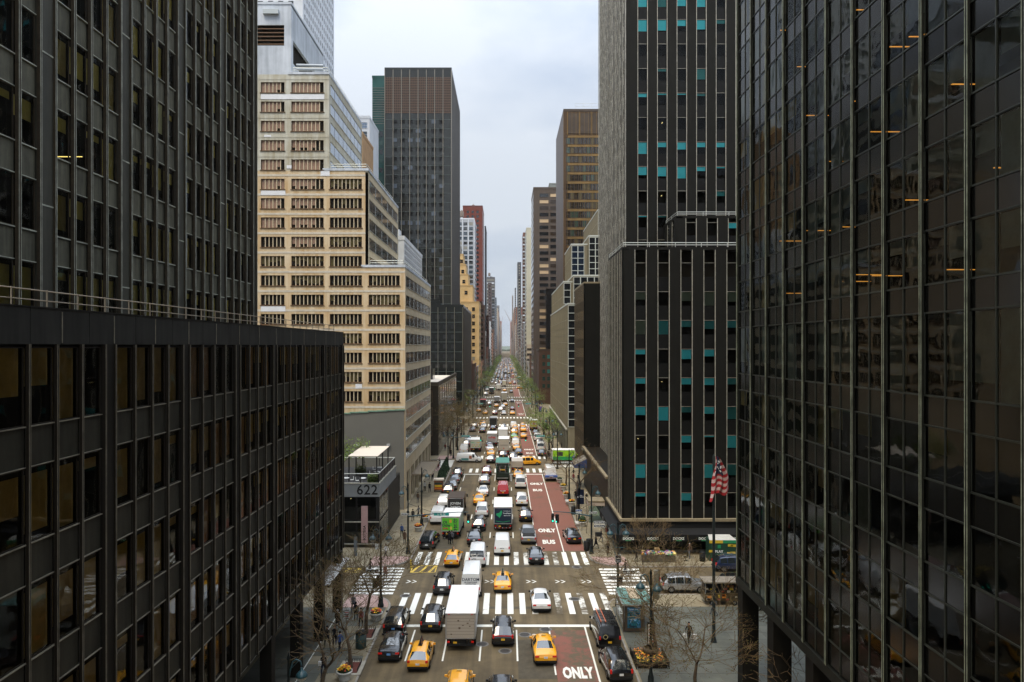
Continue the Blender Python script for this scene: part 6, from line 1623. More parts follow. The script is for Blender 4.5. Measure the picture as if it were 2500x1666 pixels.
truck('box_truck', 'olive yellow box truck parked on the right before 42nd street', 1303, 1052, W=2.4, H=3.1, L=6.5, box=mat('olive_yellow_box', (.40,.34,.10), .5), deco=deco_yellowbox)
truck('flatbed_truck', 'black-backed truck with pale cab at the 42nd street crosswalk', 1204, 1047, W=2.4, H=3.3, L=7.5, box=mat('truck_black', (.015,.015,.016), .5), rear=mat('truck_black', (.015,.015,.016), .5), roofm=M_alu)
truck('box_truck', 'black and red truck at the left kerb past 42nd street', 1179, 996, W=2.5, H=3.3, L=7, box=mat('truck_black', (.015,.015,.016), .5), rear=mat('truck_black', (.015,.015,.016), .5), roofm=mat('red_roof', (.45,.03,.03), .5))
truck('box_truck', 'small white truck with a grey rear between 42nd and 43rd', 1213, 985, W=2.4, H=2.8, L=6.5, rear=M_alu)
truck('box_truck', 'tall cream box truck standing over the 43rd street junction', 1231, 982, W=2.6, H=4.2, L=8.5, box=mat('cream_box', (.6,.55,.42), .5), rear=mat('cream_box', (.6,.55,.42), .5))
truck('box_truck', 'dark-doored box truck beyond 43rd street in the second lane', 1200, 963, W=2.5, H=3.4, L=7.5, rear=mat('dark_door', (.04,.045,.05), .4))
truck('box_truck', 'white box truck beyond 43rd street left of centre', 1217, 954, W=2.5, H=3.5, L=8, rear=M_cargo)
truck('box_truck', 'cream box truck beyond 43rd street in the centre', 1231, 945, W=2.5, H=3.9, L=8, box=mat('cream_box', (.6,.55,.42), .5))
truck('bus', 'yellow-topped coach far up the middle lanes', 1243, 920, W=2.5, H=3.1, L=11, box=mat('bus_gold', (.5,.33,.06), .5), rear=mat('dark_door', (.04,.045,.05), .4), roofm=mat('bus_gold', (.5,.33,.06), .5), cat='bus')
truck('bus', 'dark coach beside the yellow-topped one far up the avenue', 1234, 918, W=2.5, H=3.1, L=11, box=mat('bus_brown', (.06,.05,.04), .5), rear=mat('dark_door', (.04,.045,.05), .4), roofm=mat('bus_brown', (.06,.05,.04), .5), cat='bus')
truck('truck', 'dark red truck in the right lane far up the avenue', 1267, 930, W=2.5, H=3.1, L=8, box=mat('truck_red', (.15,.03,.02), .5), rear=mat('dark_door', (.04,.045,.05), .4))
# ---- queue of small cars beyond 44th, mere specks in the photograph: one mesh each, sharing data
def simple_car(kind, p):
    k = ('simple', kind, p.name)
    if k in _BX: return _BX[k]
    M = car_meshes(kind); S = SPEC[kind]; b = MB()
    def add(me, m):
        b.grid([v.co[:] for v in me.vertices], [tuple(pp.vertices) for pp in me.polygons], m, True)
    add(M['body'], p)
    for g_ in M['glass'].values(): add(g_, M_cg)
    W, L = S['W'], S['L']
    for s in (-1,1):
        b.box(s*(W/2-.2)-.15,s*(W/2-.2)+.15,-L/2-.03,-L/2+.1,.75,.95,M_tail)
        for y in (-L/2+.9, L/2-.9): b.tube((s*(W/2-.2),y,.33),(s*(W/2+.01),y,.33),.33,.33,M_tyre,10)
    _BX[k] = b.mesh('car'); return _BX[k]
rv = random.Random(99)
pal = [(P_yel,'taxi','yellow taxi'),(P_yel,'taxi','yellow taxi'),(P_yel,'taxi','yellow taxi'),(P_black,'car','black car'),(P_black,'car','black car'),(P_white,'car','white car'),(P_white,'car','white car'),(P_silver,'car','silver car'),(P_grey,'car','grey car'),(P_dred,'car','dark red car'),(P_blue,'car','dark blue car')]
lanes = [-9.7,-6.7,-3.7,-.6,2.4,5.5,8.5]
nfar = 0
for li, lx in enumerate(lanes):
    y = 485+rv.uniform(0,10)
    while y < 1500:
        if any(a-1 < y+3 and y-3 < c+1 for a, c in CROSS) and rv.random() < .7: y += 7; continue
        if li == 5 and rv.random() < .6: y += 16; continue
        p, ct, lb = rv.choice(pal); kd = rv.choice(['sedan','suv','sedan','van'] if ct != 'taxi' else ['sedan','hatch','suv'])
        if li in (0, 6) and rv.random() < .3: y += 6.5; continue
        skip = y < 560 and abs(lx) < 6 and any(abs(y-q_) < 9 for q_ in (525, 600, 620))
        if not skip:
            lbl = f'{lb} in the distant traffic, {"left" if lx < -4 else "right" if lx > 3 else "middle"} lanes'
            o = ob('taxi' if ct == 'taxi' else 'car', simple_car(kd, p), None, (lx+rv.uniform(-.3,.3), y, .01), (0,0,R(rv.uniform(-1.5,1.5))))
            tag(o, lbl, ct, 'distant '+lb+'s in the '+("left" if lx < -4 else "right" if lx > 3 else "middle")+' lanes'); nfar += 1
        y += rv.choice([7.2,8,9.5,12]) if y < 1000 else rv.choice([9,12,16])
# near-side cross street vehicles (east 40th)
V('suv', 'black SUV parked on east 40th below the flagpole, seen side-on', 'car', 'suv', P_blue, 0, 0, xy=(26.1,85.9-2.6), heading=R(-90), rails=True)
V('suv', 'silver SUV side-on on east 40th behind the food cart', 'car', 'suv', P_silver, 0, 0, xy=(18.6,76.3), heading=R(-90), rails=True)
V('suv', 'black car on east 40th just past the silver SUV, mostly hidden', 'car', 'suv', P_black, 0, 0, xy=(24.6,76.4), heading=R(-90))
# ================================================================== STREET FURNITURE
M_post = mat('post_dark_green', (.018,.024,.024), .5, metal=.3, var=.3, scale=3)
M_tealp = mat('lamp_teal_paint', (.018,.058,.07), .4, var=.2, scale=5)
M_bulb = mat('lamp_lens', (.45,.43,.36), .3)
_LP = {}
def lmesh(k, fn):
    if k not in _LP: b = MB(); fn(b); _LP[k] = b.mesh(k)
    return _LP[k]
def post_b(h):
    def f(b):
        b.lathe([(.30,0),(.30,.25),(.24,.35),(.22,.9),(.16,1.05),(.12,1.3),(.10,h*.6),(.17,h*.6+.05),(.17,h*.6+.2),(.09,h*.6+.3),(.075,h),(.12,h+.02),(.04,h+.3),(.001,h+.45)], M_post, 10)
    return f
def bell(b): b.lathe([(.001,.55),(.07,.5),(.08,.35),(.2,.28),(.33,.12),(.36,0),(.33,-.02)], M_tealp, 12); b.lathe([(.31,-.02),(.25,-.18),(.12,-.28),(.001,-.30)], M_bulb, 10)
def arm_b(s):
    def f(b):
        P = [(0,0,-.7),(s*.12,0,-.1),(s*.25,0,.35),(s*.45,0,.5),(s*.7,0,.38),(s*.78,0,.1)]
        for a, c in zip(P, P[1:]): b.tube(a, c, .045, .04, M_tealp, 6)
        b.tube((s*.2,0,.0),(s*.6,0,.42),.02,.02,M_tealp,4)
    return f
def lamp_post(x, y, h, label, arms=(1,), rot=0, group=None, z=.13, heads=True):
    t = thing('street_lamp', label, 'lamp', (x, y, z), rot, group)
    ob('post', lmesh('post%.1f' % h, post_b(h)), t)
    for s in arms:
        a = ob('arm', lmesh('arm%d' % s, arm_b(s)), t, (0,0,h-.5)); ob('lamp_head', lmesh('bell', bell), a, (s*.78,0,-.5))
    return t
def sig_b(b):
    b.box(-.17,.17,-.15,.15,-.52,.52,M_plas)
    for k in range(3): b.box(-.15,.15,-.32,-.151,.42-.34*k-.02,.42-.34*k,M_plas)
M_sg = mat('signal_green', (.02,.4,.3), .4, emit=(.05,.9,.6), estr=1.6); M_so = mat('signal_off', (.03,.015,.01), .3)
def lens_b(m):
    def f(b): b.lathe([(.001,0),(.11,0)], m, 12)
    return f
def signal(parent, loc, rot=0):
    s = ob('signal_head', lmesh('sig', sig_b), parent, loc, (0,0,rot))
    for k, m in enumerate((M_so, M_so, M_sg)): ob('signal_lens', lmesh('lens'+m.name, lens_b(m)), s, (0,-.153,.32-.33*k), (R(90),0,0))
    return s
def mast(t, h, L, s, sag=.0, post=False):
    b = MB(); n = 6
    P = [(s*L*k/n, 0, h+.55*math.sin(math.pi*.5*k/n)) for k in range(n+1)]
    for k in range(n): b.tube(P[k], P[k+1], .09-.008*k, .082-.008*k, M_tealp, 6)
    b.tube((0,0,h+1.6),(s*L*.45,0,P[3][2]),.02,.02,M_post,4)
    return ob('mast_arm', b, t), P[-1]
M_sgn = mat('sign_teal_green', (.01,.30,.28), .4); M_sgw = mat('sign_white', (.75,.78,.76), .5); M_navy = mat('sign_navy', (.008,.014,.035), .4)
def plate(parent, w, h, loc, m, s=None, ts=.2, tm=None, name='street_sign', rot=0, m2=None):
    b = MB(); b.box(-w/2,w/2,-.02,.02,-h/2,h/2,m2 or m); o = ob(name, b, parent, loc, (0,0,rot))
    b = MB(); b.box(-w/2+.03,w/2-.03,-.026,-.0205,-h/2+.03,h/2-.03,m); ob('sign_face', b, o)
    if s: ob('lettering', textmesh(s, ts, tm or M_sgw, offset=.004), o, (0,-.03,-.01), (R(90),0,0))
    return o
# NE corner signal and lamp
t = lamp_post(10.45, 89.4, 8.3, 'dark lamp and signal post at the corner by the black awning, mast arm leftward', (1,))
m_, e = mast(t, 4.6, 4.75, -1); signal(m_, (e[0], 0, e[2]-.75)); signal(m_, (e[0]+.55, .0, e[2]-.85), R(-60))
plate(t, 1.35, .32, (.95,-.1,3.85), M_navy, 'East 40th St', .24, m2=M_sgw); plate(t, 1.35, .32, (.95,-.1,3.42), M_navy, 'Third Avenue', .2, m2=M_sgw)
plate(t, .95, .26, (.2,-.14,5.05), M_plas, 'ONE WAY', .17, name='one_way_sign', m2=M_sgw)
ob('walk_signal', sbox(.7,.3,.5,M_plas), t, (.8,-.1,2.4)); ob('call_box', sbox(.3,.3,.9,M_plas), t, (0,-.25,1.4))
# NW corner
t = lamp_post(-12.05, 89.4, 8.3, 'dark signal post by the 622 pavilion with teal E 40 St sign on its arm', (-1,))
m_, e = mast(t, 4.55, 7.4, 1); signal(m_, (e[0], 0, e[2]-.8))
plate(m_, 1.9, .42, (4.1,-.02,4.85), M_sgn, 'E 40 St', .34, m2=M_sgw); plate(t, .95, .26, (-.3,-.14,4.85), M_plas, 'ONE WAY', .17, name='one_way_sign', m2=M_sgw)
# SW corner
t = lamp_post(-12.25, 71.2, 7.6, 'dark corner lamp post among bare branches left of the near crosswalk', (-1,1))
plate(t, 1.3, .32, (-.85,-.1,3.5), M_navy, 'East 40th St', .24, m2=M_sgw); ob('walk_signal', sbox(.45,.35,.75,M_plas), t, (-.55,-.1,2.3)); signal(t, (-.2,-.4,2.7), R(100)); plate(t, .35, .5, (-.35,-.12,5.9), M_sgw, name='road_sign')
# SE corner (behind the shelter)
t = lamp_post(10.95, 71.5, 8.0, 'lamp post behind the bus shelter carrying a navy East 40th St sign', (-1,1))
plate(t, 1.35, .36, (.95,-.1,3.3), M_navy, 'East 40th St', .26, m2=M_sgw); plate(t, .6, .75, (0,-.16,4.65), M_navy, 'NYPD', .16, m2=M_sgw, name='security_sign'); plate(t, .45, .3, (0,-.19,4.45), M_navy, 'SECURITY', .08, name='security_sign')
b = MB(); b.tube((-.5,0,6.3),(0,0,3.6),.05,.05,M_tealp); b.tube((-.6,0,5.7),(.7,0,5.7),.04,.04,M_tealp); ob('bracket', b, t); ob('walk_signal', sbox(.35,.35,.6,M_plas), t, (.2,-.3,2.6))
# big near lamp post, right, base below the frame
t = lamp_post(10.75, 54.2, 8.5, 'tall dark lamp post with teal bell lamps beside the orange flower bed', (-1,))
b = MB(); b.lathe([(.12,0),(.6,.05),(.62,.32),(.5,.38)], mat('basket_coir', (.10,.07,.04), .95, var=.4, scale=12), 10); ob('hanging_basket', b, t, (.0,0,2.7))
a = ob('arm', lmesh('arm1', arm_b(1)), t, (0,0,7.2)); ob('lamp_head', lmesh('bell', bell), a, (.45,0,.1))
lamp_post(-12.9, 43.2, 6.9, 'lamp with a large teal bell head at the bottom left, post below the frame', (1,))
# further lamp posts up both sidewalks
for i, (x, y, h) in enumerate(((-11.95,103,8.0),(-11.9,149,8.0),(10.4,120.5,8.0),(10.6,151,8.0),(10.4,104,8.3))):
    lamp_post(x, y, h, ['first lamp post on the left sidewalk past the pavilion','lamp post on the left beside the dark evergreen row','lamp post on the right beside the bare street tree','lamp post on the right at the corner of east 41st','lamp post on the right by the glass entrance box'][i], (-1,1) if i % 2 else (1,))
for side, x in (('left',-11.9),('right',10.5)):
    for k, y in enumerate((178,205,232,262,300,338,370,410,445,480,520,570,620,680)):
        lamp_post(x, y, 8.0, f'distant lamp post along the {side} sidewalk', (1,-1), group=f'distant lamp posts on the {side} sidewalk')
# signals further north with teal street signs
for i, (y, st_) in enumerate(((165.5,'E 41 St'),(258.5,'E 42 St'),(362.5,'E 43 St'),(472,'E 44 St'))):
    for sd, x, s, Lm in (('left',-12.0,1,6.2),('right',10.6,-1,6.2)):
        t = thing('traffic_signal', {'left':['mast arm signal with teal sign beside the vegetable truck and bare trees','mast arm signal at the left corner of 42nd below the brown flank','left mast arm signal near the crowded sidewalk at 43rd street','left mast arm signal under the yellow stepped building'],'right':['mast arm signal with teal sign above the lime food truck','mast arm signal right of the bus lane beside the purple banner','right mast arm signal in front of the taupe tower','farthest right mast arm signal before the cream slab tower']}[sd][i], 'traffic light', (x, y, .13))
        b = MB(); b.lathe([(.25,0),(.22,.5),(.12,.8),(.1,6.5),(.06,6.6)], M_post, 8); ob('post', b, t)
        m_, e = mast(t, 4.6, Lm, s); signal(m_, (e[0],0,e[2]-.75)); plate(m_, 1.9, .45, (s*Lm*.45,-.02,4.8+.2), M_sgn, st_, .34, m2=M_sgw)

# planters
M_pot = mat('planter_white', (.50,.49,.45), .8, var=.1, scale=3); M_soil = mat('soil', (.03,.02,.015), .95)
def pot_b(b): b.lathe([(.30,0),(.42,.04),(.40,.12),(.55,.55),(.62,.62),(.62,.72),(.52,.72),(.50,.62)], M_pot, 14); b.lathe([(.001,.64),(.5,.62)], M_soil, 14)
fl_y = mat('flower_yellow', (.80,.52,.02), .7); fl_r = mat('flower_red', (.6,.04,.02), .7); fl_o = mat('flower_orange', (.72,.20,.02), .7); fl_w = mat('flower_pale', (.7,.68,.6), .7); M_leafd = mat('leaf_dark', (.025,.055,.018), .8, var=.4, scale=6)
def tufts(b, n, cx, cy, rx, ry, z0, h, ms, rnd, size=.09):
    for k in range(n):
        a = rnd.uniform(0, 6.28); r = math.sqrt(rnd.random()); x, y = cx+rx*r*math.cos(a), cy+ry*r*math.sin(a); z = z0+h*(1-r*r*.7)*rnd.uniform(.4,1); m = rnd.choice(ms)
        s = size*rnd.uniform(.6,1.3); t1 = rnd.uniform(0,6.28); ti = rnd.uniform(-.7,.7)
        u = Vector((math.cos(t1), math.sin(t1), ti*.5))*s; v = Vector((-math.sin(t1), math.cos(t1), ti))*s; c = Vector((x,y,z))
        b.face([c-u, c-v, c+u, c+v], m)
def planter(x, y, label, ms, z=.13, s=1.0, ball=False):
    t = thing('planter', label, 'planter', (x, y, z)); ob('pot', lmesh('pot', pot_b), t); r_ = random.Random(int(x*100+y*7))
    b = MB(); tufts(b, 160, 0,0,.5,.5,.66,.35,[M_leafd], r_, .1); ob('foliage', b, t)['kind'] = 'stuff'
    if ms: b = MB(); tufts(b, 90, 0,0,.5,.5,.8,.38,ms, r_, .085); ob('blossom', b, t)['kind'] = 'stuff'
    if ball:
        b = MB(); b.ball((0,0,1.1), .42, M_leafd, 8); tufts(b, 260, 0,0,.5,.5,.7,.85,[M_leafd], r_, .09); ob('clipped_bush', b, t)['kind'] = 'stuff'
for (px, py, lab, ms, bl) in ((1021,1300,'white planter with red and yellow flowers by the black van on the left',[fl_y,fl_r],False),(1037,1276,'white planter of tulips behind the left lamp post past the pavilion',[fl_r,fl_y],False),(918,1518,'white planter with yellow and red flowers at the pink corner',[fl_y,fl_r],False),
     (1375,1198,'white planter with yellow flowers near the city truck',[fl_y],False),(1383,1219,'white planter with yellow and orange tulips',[fl_y,fl_o],False),(1396,1238,'white planter with flowers beside the pale bench slab',[fl_y,fl_r],False),(1422,1288,'white planter with a round clipped bush near the awning corner',[fl_y],True),(1366,1180,'empty-looking white planter behind the city truck',[],False)):
    x, y = G(px, py); planter(x, y, lab, ms, ball=bl)
planter(-12.35, 55.6, 'planter of yellow and red tulips at the bottom left tree', [fl_y,fl_y,fl_r])
# slab benches
for px, py, lab in ((1388,1232,'pale stone slab bench beside a planter on the right sidewalk'),(1413,1286,'pale stone slab beside the round bush planter')):
    x, y = G(px, py); t = thing('bench', lab, 'bench', (x, y, .13)); b = MB(); b.box(-.5,.5,-.8,.8,.35,.5,M_pot); ob('seat', b, t); b = MB(); b.box(-.4,.4,-.65,-.45,0,.35,M_pot); b.box(-.4,.4,.45,.65,0,.35,M_pot); ob('support', b, t)
# orange flower bed at the right, with low iron fence
t = thing('flower_bed', 'square bed of orange flowers inside a low fence at the lower right', 'flower bed', (11.55, 58.9, .13))
b = MB(); b.box(-1.15,1.15,-1.35,1.35,0,.28,M_soil); ob('soil', b, t)
b = MB(); rf = random.Random(4)
for k in range(700):
    tufts(b, 1, rf.uniform(-1.05,1.05), rf.uniform(-1.25,1.25), .05,.05,.3,.3,[M_leafd], rf, .10)
ob('foliage', b, t)['kind'] = 'stuff'
b = MB()
for k in range(420): tufts(b, 1, rf.uniform(-1.05,1.05), rf.uniform(-1.25,1.25), .05,.05,.42,.25,[fl_o,fl_o,fl_y], rf, .075)
ob('blossom', b, t)['kind'] = 'stuff'
pk = MB(); pk.box(-.015,.015,-.015,.015,0,.6,M_steel); pk = pk.mesh('picket')
for k in range(19):
    for s in (-1.3,1.3): ob('picket', pk, t, (s,-1.45+k*.16,0))
for k in range(17): ob('picket', pk, t, (-1.28+k*.16,-1.48,0))
for a in (((-1.3,-1.48,.5),(1.3,-1.48,.5)),((-1.3,-1.48,.5),(-1.3,1.45,.5)),((1.3,-1.48,.5),(1.3,1.45,.5))): b = MB(); b.tube(*a,.02,.02,M_steel,4); ob('rail', b, t)
# bus shelter
t = thing('bus_shelter', 'bus shelter with pale teal glass roof and a lit advertising panel', 'bus shelter', (10.35, 64.9, .13))
M_rg = mat('shelter_roof_glass', (.16,.30,.27), .15, spec=.8, var=.15, scale=1)
for i in range(3):
    for j in range(3):
        b = MB(); x0 = .0+.93*i; y0 = -.25+1.52*j; m = M_rg if not (i == 1 and j > 0) else mat('shelter_roof_tan', (.38,.30,.20), .6)
        b.box(x0+.02,x0+.91,y0+.02,y0+1.5,2.5,2.54,m); ob('roof_panel', b, t)
b = MB()
for x in (0,2.8): b.box(x-.04,x+.04,-.3,4.35,2.42,2.50,M_alu)
for y in (-.28,1.25,2.8,4.32): b.box(0.04,2.76,y-.04,y+.04,2.42,2.50,M_alu)
ob('roof_frame', b, t)
for x, y in ((.1,0),(1.9,0),(.1,4.1),(1.9,4.1)): b = MB(); b.box(x-.05,x+.05,y-.05,y+.05,0,2.42,mat('shelter_bronze', (.09,.065,.045), .5, metal=.3)); ob('post', b, t)
b = MB(); b.box(.2,1.8,-.10,.10,.12,2.36,mat('shelter_bronze', (.09,.065,.045), .5, metal=.3)); pn = ob('advert_box', b, t)
m_ad = bpy.data.materials.new('lit_poster'); m_ad.use_nodes = True; tt = m_ad.node_tree; bb = tt.nodes['Principled BSDF']
gg = NN(tt, 'ShaderNodeTexCoord'); n_ = NN(tt, 'ShaderNodeTexNoise'); n_.inputs['Scale'].default_value = 2.6; n_.inputs['Detail'].default_value = 4; n_.inputs['Distortion'].default_value = 1.5; tt.links.new(gg.outputs['Object'], n_.inputs['Vector'])
rp2 = NN(tt, 'ShaderNodeValToRGB'); E_ = rp2.color_ramp.elements; E_[0].position = .38; E_[0].color = (.002,.004,.01,1); E_[1].position = .72; E_[1].color = (.2,.35,.4,1); q2 = E_.new(.5); q2.color = (.004,.05,.06,1); q3 = E_.new(.6); q3.color = (.008,.03,.09,1)
tt.links.new(n_.outputs['Fac'], rp2.inputs[0]); tt.links.new(rp2.outputs[0], bb.inputs['Base Color']); tt.links.new(rp2.outputs[0], bb.inputs['Emission Color']); bb.inputs['Emission Strength'].default_value = .5
b = MB(); b.box(.42,1.58,-.125,-.101,.42,2.22,m_ad); ps = ob('poster', b, pn)
ob('lettering', textmesh('STAR LINE', .16, M_txw, offset=.004), pn, (1.0,-.13,2.05), (R(90),0,0)); ob('lettering', textmesh('NIGHT FLIGHTS', .09, M_txw), pn, (.9,-.13,1.2), (R(90),0,0))
for y0 in (.15,1.45,2.8): b = MB(); b.box(.06,.09,y0,y0+1.25,.15,2.3,glass('shelter_glass', (.7,.8,.78))); ob('glass_wall', b, t)
b = MB(); b.box(.3,.7,1.2,3.2,.42,.47,M_alu); ob('seat', b, t)
# ad kiosk panel by the lamp
t = thing('notice_panel', 'slim standing panel with red and white notice beside the lamp post', 'sign', (12.1, 60.9, .13)); b = MB(); b.box(-.32,.32,-.08,.08,.3,2.4,M_plas); ob('frame', b, t); b = MB(); b.box(-.25,.25,-.10,-.082,.45,2.25,M_sgw); ob('poster', b, t)
for k in range(7): b = MB(); b.box(-.2,.2,-.105,-.101,.55+.24*k,.67+.24*k,mat('print_red', (.55,.05,.03), .5) if k % 2 else M_txt); ob('printed_line', b, t)
t = thing('notice_panel', 'white notice with red print on a bin post at the lower left', 'sign', (-14.3, 65.3, .13)); b = MB(); b.box(-.03,.03,-.03,.03,0,1.1,M_plas); ob('post', b, t); b = MB(); b.box(-.28,.28,-.03,.03,.9,2.0,M_sgw); ob('board', b, t)
for k in range(5): b = MB(); b.box(-.2,.2,-.034,-.031,1.05+.17*k,1.12+.17*k,M_txr if k % 2 else M_txt); ob('printed_line', b, t)
# bins, boxes, phone kiosk
def binn(px, py, label, m=M_plas, w=.7, h=1.15, xy=None):
    x, y = xy or G(px, py); t = thing('waste_bin', label, 'bin', (x, y, .13)); b = MB(); b.lathe([(w*.4,0),(w*.5,.05),(w*.52,h*.85),(w*.45,h*.87)], m, 10); ob('drum', b, t); b = MB(); b.lathe([(w*.54,h*.87),(w*.5,h),(w*.2,h*1.05),(.001,h*1.06)], M_steel, 10); ob('lid', b, t)
binn(1432, 1347, 'dark litter bin left of the corner signal post'); binn(1438, 1341, 'second dark bin hard against the corner signal post'); binn(881,1586,'tall dark green bin by the left tree pit', mat('bin_green', (.02,.05,.05), .6), .9, 1.4)
binn(0,0,'dark bin between the stall and the chair on east 40th', xy=(23.2,86.2)); binn(1400,1258,'dark box bin on the right sidewalk near the planters')
t = thing('news_kiosk', 'small wooden street kiosk with white top on the left sidewalk', 'kiosk', (*G(1071,1202), .13)); b = MB(); b.box(-.75,.75,-.6,.6,.3,2.0,mat('kiosk_brown', (.20,.08,.035), .7, var=.3, scale=3)); ob('cabinet', b, t); b = MB(); b.box(-.9,.9,-.75,.75,2.01,2.25,M_cream); ob('roof', b, t)
for s in (-1,1): b = MB(); b.tube((s*.6,-.3,.25),(s*.72,-.3,.25),.25,.25,M_tyre,12); ob('wheel', b, t)
for k in range(3): b = MB(); b.box(-.65,.65,-.64,-.602,.5+.42*k,.8+.42*k,[fl_o,fl_y,M_ggr][k]); ob('display_shelf', b, t)
# flagpole and flag
t = thing('flagpole', 'tall dark flagpole standing on the plaza at the right', 'flagpole', (17.85, 62.7, .13)); b = MB(); b.lathe([(.30,0),(.24,.1),(.145,.5),(.11,16.0),(.001,16.2)], M_post, 12); ob('pole', b, t)
f = thing('flag', 'american flag hanging limp in folds near the top of the pole', 'flag', (17.9, 62.55, 11.95))
M_fr = mat('flag_red', (.32,.010,.016), .8); M_fw = mat('flag_white', (.48,.36,.34), .8); M_fb = mat('flag_navy', (.012,.018,.05), .8)
W_, H_ = 1.75, 3.55; nu, nv = 26, 26
def fp(u, v):   # u across the drape 0..1, v down 0..1
    x = -.55*v**1.5+u*(.22+1.55*v**.7)+.06*math.sin(v*9+u*3); y = .5*math.sin(u*17+v*3)*(.2+.8*v)*.4-.15; z = 4.2-3.3*v+.75*(u-.5)*v*v - .25*math.sin(u*9+1)*v
    return (x, y, z)
b1 = MB(); b2 = MB(); b3 = MB(); nv = 39
for i in range(nu):
    for j in range(nv):
        canton = j < 19 and 4 <= i < 20
        m = M_fb if canton else (M_fr if (j//3) % 2 == 0 else M_fw)
        (b3 if canton else b1 if m is M_fr else b2).grid([fp(i/nu,j/nv),fp((i+1)/nu,j/nv),fp((i+1)/nu,(j+1)/nv),fp(i/nu,(j+1)/nv)], [(0,1,2,3)], m, True)
ob('red_stripe', b1, f)['kind'] = 'stuff'; ob('white_stripe', b2, f)['kind'] = 'stuff'; ob('canton', b3, f)
b = MB(); rs2 = random.Random(3)
for k in range(16):
    u, v = rs2.uniform(.15,.75), rs2.uniform(.12,.42); x, y, z = fp(u, v); b.grid([(x-.06,y-.03,z),(x,y-.03,z-.07),(x+.06,y-.03,z),(x,y-.03,z+.07)], [(0,1,2,3)], M_txw)
ob('white_star', b, f)['kind'] = 'stuff'
# fruit and scarf stall on east 40th
X0, X1 = (1567-VX)*86/FPX, (1650-VX)*86/FPX
t = thing('market_stall', 'street vendor table heaped with colourful goods in front of the restaurant', 'stall', ((X0+X1)/2, 86.3, .13))
b = MB(); b.box(-1.9,1.9,-.6,.6,.02,.85,mat('stall_cloth', (.10,.085,.06), .9, var=.3, scale=2)); ob('draped_table', b, t)
cl = [(.7,.35,.05),(.55,.06,.06),(.05,.2,.4),(.6,.5,.35),(.3,.1,.35),(.75,.6,.2),(.1,.35,.15),(.6,.55,.5)]
for k in range(90):
    x, y = rs2.uniform(-1.85,1.85), rs2.uniform(-.55,.55); s = rs2.uniform(.08,.2); b = MB(); b.box(-s,s,-s*.8,s*.8,0,s*1.1,mat('goods_%d' % (k % 8), cl[k % 8], .7)); o = ob('goods', b, t, (x, y, .86+rs2.uniform(0,.12)), (rs2.uniform(-.3,.3),rs2.uniform(-.3,.3),rs2.uniform(0,3)))
t2 = thing('cardboard_box', 'cardboard box on top of the vendor table', 'box', ((X0+X1)/2-.1, 86.6, 1.2)); b = MB(); b.box(-.3,.3,-.2,.2,0,.4,mat('cardboard', (.36,.23,.10), .9)); ob('carton', b, t2)
b = MB()
for s in (-1,1): b.tube((s*1.8,.5,.85),(s*1.8,.5,1.9),.02,.02,M_chrome,4)
ob('rack', b, t)
t = thing('office_chair', 'black swivel chair standing alone on the sidewalk by the stall', 'chair', (*G(1674,1373), .13)); b = MB(); b.lathe([(.001,.46),(.27,.47),(.27,.53),(.001,.55)], M_plas, 10); ob('seat', b, t); b = MB(); b.box(.18,.25,-.2,.2,.6,1.15,M_plas); ob('backrest', b, t)
b = MB(); b.tube((0,0,.1),(0,0,.46),.03,.03,M_plas)
for k in range(5): a = k*1.256; b.tube((0,0,.12),(.3*math.cos(a),.3*math.sin(a),.04),.02,.02,M_plas,4)
ob('base', b, t)
# kiosks and carts
M_kg = mat('kiosk_green', (.012,.05,.03), .5); M_ky = mat('kiosk_yellow', (.6,.42,.03), .6)
def cart(name, label, x, y, w, d, h, body, top, deco, rot=0):
    t = thing(name, label, 'food cart', (x, y, .13), rot)
    b = MB(); b.box(-w/2,w/2,-d/2,d/2,.45,1.15,body); ob('cabinet', b, t)
    b = MB(); b.box(-w/2-.12,w/2+.12,-d/2-.2,d/2+.1,h-.12,h,top); ob('canopy', b, t)
    for sx in (-1,1):
        for sy in (-1,1): b = MB(); b.box(sx*(w/2-.05)-.03,sx*(w/2-.05)+.03,sy*(d/2-.05)-.03,sy*(d/2-.05)+.03,1.15,h-.12,M_alu); ob('post', b, t)
        b = MB(); b.tube((sx*w*.3,-d/2-.03,.27),(sx*w*.3,-d/2+.12,.27),.27,.27,M_tyre,14); wh = ob('wheel', b, t); b = MB(); b.tube((sx*w*.3,-d/2-.04,.27),(sx*w*.3,-d/2-.032,.27),.15,.15,M_chrome,12); ob('rim', b, wh)
    b = MB(); b.box(-w/2+.1,w/2-.1,-d/2+.3,d/2-.1,1.152,h-.125,M_plas); ob('interior', b, t)
    r_ = random.Random(int(x*9))
    for k in range(deco):
        px_, pz_ = r_.uniform(-w/2+.15,w/2-.15), r_.choice([.62,.85,1.0,1.3,1.55,1.8]); b = MB(); s = r_.uniform(.09,.2)
        b.box(px_-s,px_+s,-d/2-.02+(.25 if pz_ > 1.15 else 0),-d/2-.006+(.25 if pz_ > 1.15 else 0),pz_-s*.6,pz_+s*.6,mat('menu_%d' % (k % 4), [(.6,.42,.03),(.65,.22,.03),(.55,.5,.4),(.3,.05,.03)][k % 4], .6)); ob('menu_board', b, t)
    return t
cart('food_cart', 'steel food cart with menu boards behind the flagpole', 21.3, 72.3, 3.6, 1.6, 2.35, mat('cart_steel', (.10,.075,.04), .4, metal=.5), mat('cart_roof', (.20,.17,.13), .7, var=.2, scale=2), 22)
cart('food_cart', 'green and yellow painted cart half hidden by the right tower', 24.9, 70.9, 2.2, 1.6, 2.6, M_kg, M_kg, 18)
t = thing('lottery_kiosk', 'green kiosk with PLAY lettering and yellow prints on the far sidewalk', 'kiosk', (25.6, 87.0, .13))
